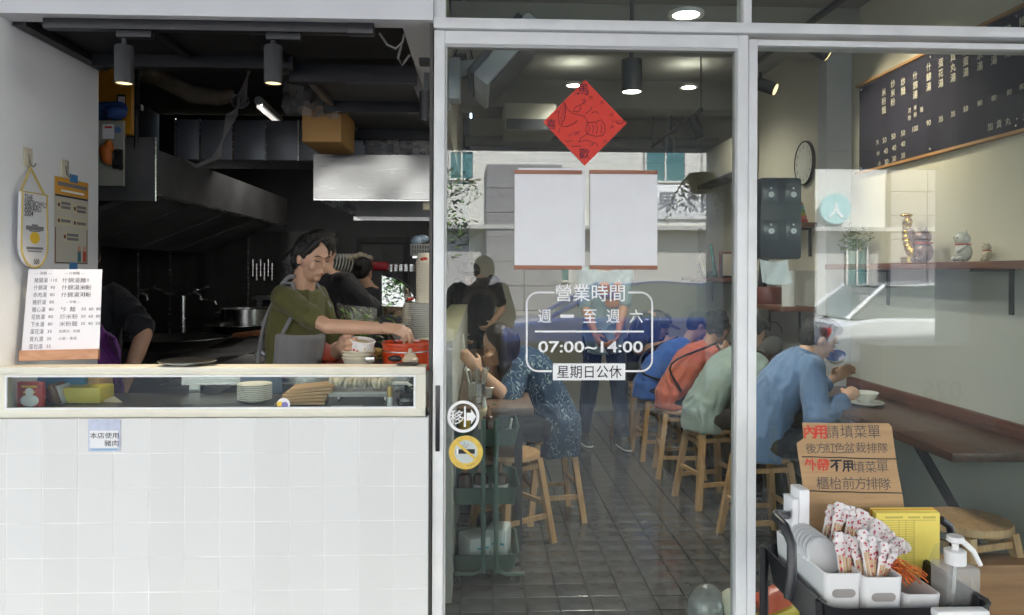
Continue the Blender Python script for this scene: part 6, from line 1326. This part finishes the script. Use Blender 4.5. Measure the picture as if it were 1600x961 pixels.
    for s in (1, -1):
        m_ = MB(); fo = LEG[s][2]; m_.caps(fo - f * .035 * k - UP * .045 * k, fo + f * .15 * k - UP * .052 * k, .040 * k, .034 * k); m_.caps(fo - f * .03 * k - UP * .0 * k, fo + f * .05 * k - UP * .03 * k, .046 * k, .038 * k)
        wear('shoe', m_, shoes or BPLAS, fd=0.)
        m_ = MB(); fl_ = Vector((fo.x, fo.y, .012)); m_.caps(fl_ - f * .04 * k, fl_ + f * .155 * k, .042 * k, .037 * k)
        for i_ in range(len(m_.v)): m_.v[i_].z = .004 + (m_.v[i_].z - .012 + .042) * .26
        m_.build('shoe_sole', WPLAS if shoes else BPLAS, root)
    # hair
    m_ = MB(); HC = hc + hu * .03 * kh - hf * .018 * kh
    m_.ell(HC, (.097 * kh, .085 * kh, .100 * kh), HR, 18, 12)
    if hair in ('short', 'grey'): m_.ell(hc - hf * .05 * kh + hu * .0 * kh, (.058 * kh, .08 * kh, .085 * kh), HR); m_.ell(hc + hu * .09 * kh + hf * .035 * kh, (.06 * kh, .062 * kh, .04 * kh), HR)
    if hair == 'curly':
        q_ = random.Random(4)
        for i_ in range(40): v_ = Vector((q_.uniform(-1, .35), q_.uniform(-1, 1), q_.uniform(-.7, 1))).normalized(); m_.ell(HC + HR @ Vector((v_.x * .098 * kh, v_.y * .085 * kh, v_.z * .1 * kh)), (.028 * kh,) * 3)
    if hair == 'ponytail':
        m_.ell(hc - hf * .055 * kh - hu * .015 * kh, (.05 * kh, .082 * kh, .08 * kh), HR); tl = hc - hf * .118 * kh + hu * .0 * kh
        m_.ell(tl, (.03 * kh, .03 * kh, .03 * kh), HR); m_.caps(tl, tl - hf * .045 * kh - UP * .06 * kh, .040 * kh, .056 * kh); m_.caps(tl - hf * .045 * kh - UP * .06 * kh, tl - hf * .03 * kh - UP * .20 * kh, .056 * kh, .024 * kh)
        for s in (1, -1): m_.caps(hc + hf * .062 * kh + hl * s * .034 * kh + hu * .098 * kh, hc + hf * .035 * kh + hl * s * .072 * kh + hu * .035 * kh, .018 * kh, .012 * kh); m_.caps(hc + hf * .03 * kh + hl * s * .074 * kh + hu * .035 * kh, hc - hf * .035 * kh + hl * s * .074 * kh + hu * .01 * kh, .010 * kh, .013 * kh)
    if hair == 'long':
        for s in (1, -1): m_.caps(hc - hf * .03 * kh + hl * s * .066 * kh + hu * .04 * kh, hc + hl * s * .075 * kh - UP * .13 * kh - hf * .035 * kh, .035 * kh, .042 * kh); m_.caps(hc + hl * s * .075 * kh - UP * .13 * kh - hf * .035 * kh, hc + hl * s * .07 * kh - UP * .27 * kh - hf * .02 * kh, .042 * kh, .018 * kh)
        m_.caps(hc - hf * .06 * kh, hc - hf * .08 * kh - UP * .25 * kh, .075 * kh, .05 * kh)
    if hair == 'bun': m_.ell(hc - hf * .05 * kh, (.055 * kh, .08 * kh, .08 * kh), HR); m_.ell(hc - hf * .11 * kh + hu * .04 * kh, (.04 * kh, .04 * kh, .04 * kh), HR)
    wear('hair', m_, hairm, min(vox, .007), 4, .0018)
    # face
    lm = MB()
    for s in (1, -1):
        fm = MB(); em = MB(); e0 = hc + hf * .0845 * kh + hl * s * .034 * kh + hu * .004 * kh
        fm.tube([e0 + hl * s * (-.014 * kh) - hu * .002 * kh + hf * .004 * kh, e0 + hf * .0058 * kh - hu * .003 * kh, e0 + hl * s * .016 * kh - hf * .006 * kh + hu * .001 * kh], [.0016 * kh, .0034 * kh, .0014 * kh], 6)
        em.tube([e0 + hl * s * (-.017 * kh) + hu * .022 * kh + hf * .010 * kh, e0 + hu * .0265 * kh + hf * .008 * kh, e0 + hl * s * .022 * kh + hu * .0215 * kh - hf * .006 * kh], [.002 * kh, .0036 * kh, .0014 * kh], 6); fm.build('eyelashes', hairm, root); em.build('eyebrow', hairm, root)
    lm.tube([hc + hf * .086 * kh + hl * .019 * kh - hu * .0625 * kh, hc + hf * .0985 * kh - hu * .060 * kh, hc + hf * .086 * kh - hl * .019 * kh - hu * .0625 * kh], [.002 * kh, .0062 * kh, .002 * kh], 6)
    lm.build('lips', M('lips', (.36, .12, .10), .45, var=0), root)
    return dict(root=root, hc=hc, hf=hf, hl=hl, hu=hu, nb=nb, mid=mid, P=P, f=f, l=l, AR=AR, SH=SH, k=k, dn=dn, wear=wear, loft=loft, tor=tor)

def cloth(nm, col, var=.15): return M(nm, col, .88, var=var, vs=7, bump=.9, bs=16, sheen=.15, stretch=(1, 1, .55))
def curve(pts, n=5):
    pts = [Vector(p) for p in pts]; P_ = [pts[0] * 2 - pts[1]] + pts + [pts[-1] * 2 - pts[-2]]; out = []
    for i in range(1, len(P_) - 2):
        for j in range(n):
            t = j / n; a, b, c, d = P_[i - 1:i + 3]; out.append(.5 * ((2 * b) + (c - a) * t + (2 * a - 5 * b + 4 * c - d) * t * t + (3 * b - a - 3 * c + d) * t ** 3))
    return out + [pts[-1]]
# the cook in green, the nearest figure
CX = Vector((-.80, .86, 0))
ck_ = person('woman in olive green T-shirt and grey apron filling a paper bowl', (W(452, 500, .88).x, .88), -24, 1.60, None, 9, head=W(487, 403, .80), hpitch=14, hyaw=-14, hs=.86, rh=W(597, 513, .56), lh=W(533, 541, .70), shirt=cloth('olive_cotton', (.075, .075, .018)), pants=cloth('dark_trousers', (.02, .02, .024)), sleeve=.72, hair='ponytail', vox=.0045, sw=.155, build=.80, rcurl=62, lcurl=38, rpn=(.1, .35, -.9), lpn=(.75, -.5, .2), fold=.008, pole={-1: Vector((-.2, -.5, -1)), 1: Vector((.1, .6, -1))})
def apron(p, mat):
    m_ = MB(); k, dn, l, f = p['k'], p['dn'], p['l'], p['f']; st = []
    for c_, ax, w_, d_ in p['tor'][:4]:
        st.append((c_ + f * .030 - l * .01, ax, w_ + .012, d_ + .022))
    p['loft']([(p['P'] - UP * .30 * k + f * .03, UP, .18, .14)] + st, .002, m_); o = p['wear']('apron', m_, mat, .008, 4, .005)
    s_ = MB()
    for s in (1, -1): a = p['mid'] + dn * .07 * k + l * s * .135 + f * .04; b = p['SH'][s] + UP * .066 * k + dn * .0 - l * s * .055; c_ = p['mid'] + dn * .09 - f * .13 + l * s * .06; s_.tube([a, a * .5 + b * .5 + f * .06 + l * s * .012, b + f * .02, b - f * .03, c_], .009, 6)
    bk_ = p['f'] * -1; s_.tube(curve([p['nb'] + UP * .05 + f * .02 - l * .075, p['nb'] + UP * .028 - f * .03 - l * .075, p['mid'] + dn * .13 - f * .098 - l * .075, p['mid'] + dn * .02 - f * .108 - l * .08, p['P'] + UP * .04 - f * .108 - l * .09, p['P'] - f * .08 - l * .13 - UP * .04]), .009, 6)
    s_.build('strap', mat, p['root'])
apron(ck_, cloth('grey_apron', (.20, .20, .21)))
pbw = thing('paper_bowl', 'white paper bowl printed with red and yellow fruit in the cook\'s hand', 'paper bowl', W(562, 560, .60)); q = W(563, 560, .62); rt = Matrix.Rotation(R(8), 3, 'Y') @ Matrix.Rotation(R(8), 3, 'X'); hb_ = 29 * PXM(.62)
MB().lathe([(0, 0), (.039, 0), (.041, .003), (.049, hb_ - .003), (.052, hb_), (.05, hb_ + .003), (.047, hb_), (.038, .005), (0, .005)], q, 30, rt).build('bowl', PAPER, pbw); MB().lathe([(0, hb_ * .85), (.046, hb_ * .85), (.046, hb_ * .88), (0, hb_ * .88)], q, 24, rt).build('noodles', M('noodle_yellow2', (.45, .36, .18), .4, var=.4, vs=90), pbw)
for u_, v_, cc, rr_ in ((-8, 16, REDINK, .006), (-3, 15, REDINK, .005), (6, 20, YEL, .006), (4, 9, YEL, .006), (-6, 22, M('leaf_print', (.1, .3, .06), .6, var=0), .004)):
    p_ = q + rt @ Vector((u_ * .0027, -math.sqrt(max(.0445 ** 2 - (u_ * .0027) ** 2, 0)) , v_ * .0026)); MB().ell(p_, (rr_, .003, rr_)).build('fruit_print', cc, pbw)
cst = thing('black_chopsticks', 'pair of black chopsticks in the cook\'s hand over the red pot', 'chopsticks', W(622, 540, .58))
for d_ in (0, 4): MB().tube([W(588 + d_, 497, .54), W(604 + d_ * .6, 517, .56), W(622 - d_ * .2, 540, .60)], [.0035, .0032, .0022], 6).build('chopstick', BPLAS, cst)
# helper behind her
BLK = cloth('black_cotton', (.010, .010, .014)); 
person('woman in black behind the cook holding a plastic bag', (W(497, 500, 1.25).x, 1.3), 35, 1.66, None, 8, head=W(499, 396, 1.27), hpitch=25, hyaw=25, hs=.92, rh=W(527, 508, 1.10), lh=W(524, 505, 1.3), shirt=BLK, pants=BLK, sleeve=.7, hair='short', sw=.165, build=.9, vox=.008, rcurl=30, lcurl=30)
bkp = person('cook in dark T-shirt turned away at the back of the kitchen', (W(577, 480, 3.6).x, 3.6), 70, 1.52, None, 8, head=W(568, 424, 3.62), rh=W(600, 520, 3.6), lh=W(548, 515, 3.6), shirt=cloth('charcoal_cotton', (.022, .022, .028)), pants=BLK, hair='bun', sw=.17, build=.92, vox=.010)
pr_ = person('person in black T-shirt with purple apron behind the menu stand', (W(128, 500, 1.05).x, 1.05), 120, 1.58, None, 6, rh=W(196, 600, 1.0), lh=W(120, 560, 1.3), shirt=cloth('navy_black_cotton', (.008, .009, .016)), pants=BLK, sleeve=.85, sw=.185, vox=.009, pole={-1: Vector((.35, -.3, -.4))})
m_ = MB(); m_.rings([[W(u, v, .80 + .05 * math.sin(i * 2.1)) for i, (u, v) in enumerate(((156, 505), (163, 520), (178, 528), (186, 545), (190, 575), (191, 620), (176, 635), (150, 630), (146, 560)))], [W(u, v, .86 + .03 * math.sin(i * 1.7)) for i, (u, v) in enumerate(((156, 505), (163, 520), (178, 528), (186, 545), (190, 575), (191, 620), (176, 635), (150, 630), (146, 560)))]])
pr_['wear']('apron', m_, cloth('purple_cotton', (.16, .03, .22)), .006, 6, .012)
# diners along the wall counter
SEAT = .468
DEN = cloth('denim_blue', (.115, .19, .34)); 
p11 = person('man in denim blue shirt eating at the wall counter by the window', (1.46, 1.5), -4, 1.62, SEAT, 34, head=W(1279, 529, 1.5), hpitch=30, rh=W(1322, 622, 1.32), lh=W(1302, 592, 1.62), shirt=DEN, pants=cloth('black_cotton', (.010, .010, .014)), sleeve=1.8, sw=.20, vox=.008, build=.97, rcurl=60, lcurl=40, hem=.05, fold=.014, rpn=(0, .6, -.6))
m_ = MB(); k = p11['k']; m_.lathe([(.062, 0), (.075, 0), (.066, .05), (.056, .045)], p11['nb'] - p11['dn'] * .02, 20, Matrix((p11['l'], p11['f'], UP)).transposed() @ Matrix.Rotation(R(-25), 3, 'X'), True); m_.build('collar', DEN, p11['root'])
bo = bowl(W(1307, 566, 1.50), 'white bowl with blue inside lifted to the mouth of the man in denim', (R(24), R(-20), 0), s_=.72); MB().lathe([(0, .024), (.045, .03), (.0715, .0605), (.0715, .0612), (.044, .034), (0, .028)], (0, 0, 0), 22).build('blue_inside', M('blue_glaze', (.03, .08, .35), .2, var=.2), bo)
GG = cloth('grey_green_cotton', (.23, .29, .265))
person('man in grey-green T-shirt seen from behind on a stool', (1.36, 2.2), 4, 1.58, SEAT, 46, head=W(1172, 520, 2.2), hpitch=30, rh=(1.88, 2.0, .80), lh=(1.88, 2.4, .80), shirt=GG, pants=cloth('charcoal_trousers', (.02, .02, .022)), sleeve=.7, sw=.20, vox=.009, build=.98, hem=.05, fold=.014)
CORAL = cloth('coral_cotton', (.52, .13, .08))
p9 = person('woman with curly hair in coral blouse at the wall counter', (1.33, 2.85), 6, 1.46, SEAT, 44, head=W(1122, 511, 2.85), hpitch=22, rh=(1.82, 2.72, .84), lh=(1.84, 3.0, .80), shirt=CORAL, pants=cloth('charcoal_trousers', (.02, .02, .022)), sleeve=.7, sw=.175, vox=.009, hair='curly', build=.92, hem=.03, skin=SKIN)
MB().tube(curve([p9['SH'][-1] + UP * .07 + p9['f'] * .03, p9['mid'] - p9['l'] * .10 - p9['f'] * .125 + UP * .05, p9['P'] + p9['l'] * -.18 + UP * .06]), .008, 6).build('bag_strap', BPLAS, p9['root'])
BLUE = cloth('royal_blue_cotton', (.045, .13, .45))
p8 = person('man in royal blue T-shirt with black sling strap at the wall counter', (1.27, 3.35), 4, 1.52, SEAT, 54, head=W(1092, 507, 3.35), hpitch=24, rh=(1.80, 3.2, .80), lh=(1.82, 3.5, .82), shirt=BLUE, pants=cloth('navy_trousers', (.02, .025, .045)), sleeve=.7, sw=.185, vox=.009, build=.93, hem=.04)
MB().tube(curve([p8['SH'][1] + UP * .07, p8['mid'] - p8['f'] * .135 + UP * .06, p8['P'] - p8['l'] * .15 - p8['f'] * .09 + UP * .12, p8['P'] - p8['l'] * .17 + p8['f'] * .05 + UP * .06]), .009, 6).build('sling_strap', BPLAS, p8['root'])
p7 = person('man in dark clothes and cap sitting behind the man in blue', (1.36, 4.25), -25, 1.70, SEAT, 20, head=W(1028, 508, 4.2), hpitch=22, rh=(1.55, 4.0, .80), lh=(1.8, 4.2, .8), shirt=cloth('dark_grey_cotton', (.03, .03, .034)), pants=BLK, sleeve=.8, sw=.19, vox=.011)
m_ = MB(); m_.ell(p7['hc'] + p7['hu'] * .05, (.112, .1, .075), Matrix((p7['hf'], p7['hl'], p7['hu'])).transposed()); m_.ell(p7['hc'] + p7['hu'] * .045 + p7['hf'] * .13, (.07, .075, .01), Matrix((p7['hf'], p7['hl'], p7['hu'])).transposed()); p7['wear']('cap', m_, M('cap_cloth', (.09, .085, .08), .9), .007, 2, 0)
# woman in patterned blue at the side table
def pattern_cloth():
    m = M('patterned_blue_cotton', (.020, .048, .10), .85, var=.2, vs=6); n = m.node_tree.nodes; L = m.node_tree.links; b = n['Principled BSDF']; old = b.inputs['Base Color'].links[0].from_socket
    tc = n.new('ShaderNodeTexCoord'); wv = n.new('ShaderNodeTexWave'); wv.inputs['Scale'].default_value = 9; wv.inputs['Distortion'].default_value = 22; wv.inputs['Detail'].default_value = 2; wv.inputs['Detail Scale'].default_value = 1.8; L.new(tc.outputs['Object'], wv.inputs[0])
    nz = n.new('ShaderNodeTexNoise'); nz.inputs['Scale'].default_value = 11; L.new(tc.outputs['Object'], nz.inputs[0])
    rp = n.new('ShaderNodeValToRGB'); rp.color_ramp.elements[0].position = .90; rp.color_ramp.elements[1].position = .97; L.new(wv.outputs[1], rp.inputs[0])
    g = n.new('ShaderNodeMath'); g.operation = 'GREATER_THAN'; g.inputs[1].default_value = .47; L.new(nz.outputs[0], g.inputs[0]); mu = n.new('ShaderNodeMath'); mu.operation = 'MULTIPLY'; L.new(rp.outputs[0], mu.inputs[0]); L.new(g.outputs[0], mu.inputs[1])
    mx = n.new('ShaderNodeMixRGB'); L.new(mu.outputs[0], mx.inputs[0]); L.new(old, mx.inputs[1]); mx.inputs[2].default_value = (.27, .34, .38, 1); L.new(mx.outputs[0], b.inputs['Base Color']); return m
person('woman with long dark hair in patterned blue shirt eating at the side table', (.43, 1.95), 184, 1.56, SEAT, 39, head=W(780, 538, 1.78), hpitch=24, rh=W(768, 572, 1.80), lh=W(748, 578, 1.58), shirt=pattern_cloth(), pants=cloth('dark_trousers', (.02, .02, .024)), sleeve=.95, hair='long', sw=.18, vox=.008, build=1.14, hem=.13, fold=.014, hairm=M('dark_brown_hair', (.018, .012, .010), .4, var=.3, vs=30, stretch=(20, 20, 2), bump=.4, bs=40), lcurl=45)
# standing customer and server
LB = cloth('pale_blue_cotton', (.26, .34, .37)); JEANS = cloth('dark_jeans', (.018, .028, .060)); SHOE = M('grey_trainer', (.07, .07, .07), .7)
p6 = person('standing man in pale blue T-shirt and jeans in the dining room', (W(945, 690, 3.7).x, 3.75), -82, 1.70, None, 3, rh=W(930, 522, 3.45), lh=W(965, 528, 3.45), shirt=LB, pants=JEANS, shoes=SHOE, sleeve=.85, sw=.195, vox=.009, hem=.10, skin=M('tan_skin', (.50, .22, .10), .5, var=.06), rcurl=60, lcurl=50, feet=((0.03, -.12, 0), (-.06, .05, 0)))
pm2 = MB(); c_ = p6['mid'] + p6['f'] * .145 + UP * .03
for dx, dz, rx, rz_, in ((-.05, .09, .05, .06), (.06, .10, .04, .05), (.02, -.02, .06, .04)): pm2.ell(c_ + p6['l'] * dx + UP * dz, (rx, .012, rz_))
pm2.build('orange_shirt_print', M('orange_shirt_print', (.5, .14, .03), .8), p6['root']); pv = MB(); pv.ell(c_ + UP * .04 - p6['l'] * .0, (.09, .018, .03)); pv.build('purple_shirt_print', M('purple_shirt_print', (.14, .05, .2), .8), p6['root'])
MB().caps(W(937, 520, 3.42), W(955, 550, 3.42), .03, .028).solo('steel_flask', M('grey_flask', (.12, .12, .12), .35, .6), 'grey flask held by the standing man in pale blue', 'flask')
p12 = person('server in dark T-shirt and cap standing at the back left', (W(742, 500, 4.5).x + .02, 4.5), -75, 1.62, None, 2, head=W(733, 432, 4.45), shirt=BLK, pants=cloth('navy_trousers', (.02, .025, .045)), sleeve=.7, sw=.185, vox=.011, rh=W(722, 520, 4.3), lh=W(768, 505, 4.4))
m_ = MB(); HR_ = Matrix((p12['hf'], p12['hl'], p12['hu'])).transposed(); m_.ell(p12['hc'] + p12['hu'] * .06, (.108, .1, .075), HR_); m_.ell(p12['hc'] + p12['hu'] * .05 + p12['hf'] * .11, (.07, .08, .01), HR_); p12['wear']('cap', m_, M('cap_black', (.012, .012, .014), .8), .008, 2, 0)
# the camera's operator, whose reflection breaks the street picture in the glass
person('person in dark clothes standing on the pavement, mirrored in the door', (-.02, -3.0), 90, 1.56, None, 4, head=(.02, -2.90, 1.40), hpitch=4, rh=(.10, -2.72, 1.20), lh=(-.10, -2.72, 1.20), shirt=cloth('dark_grey_cotton', (.03, .03, .034)), pants=BLK, sleeve=.8, vox=.012, sw=.2, build=1.1)
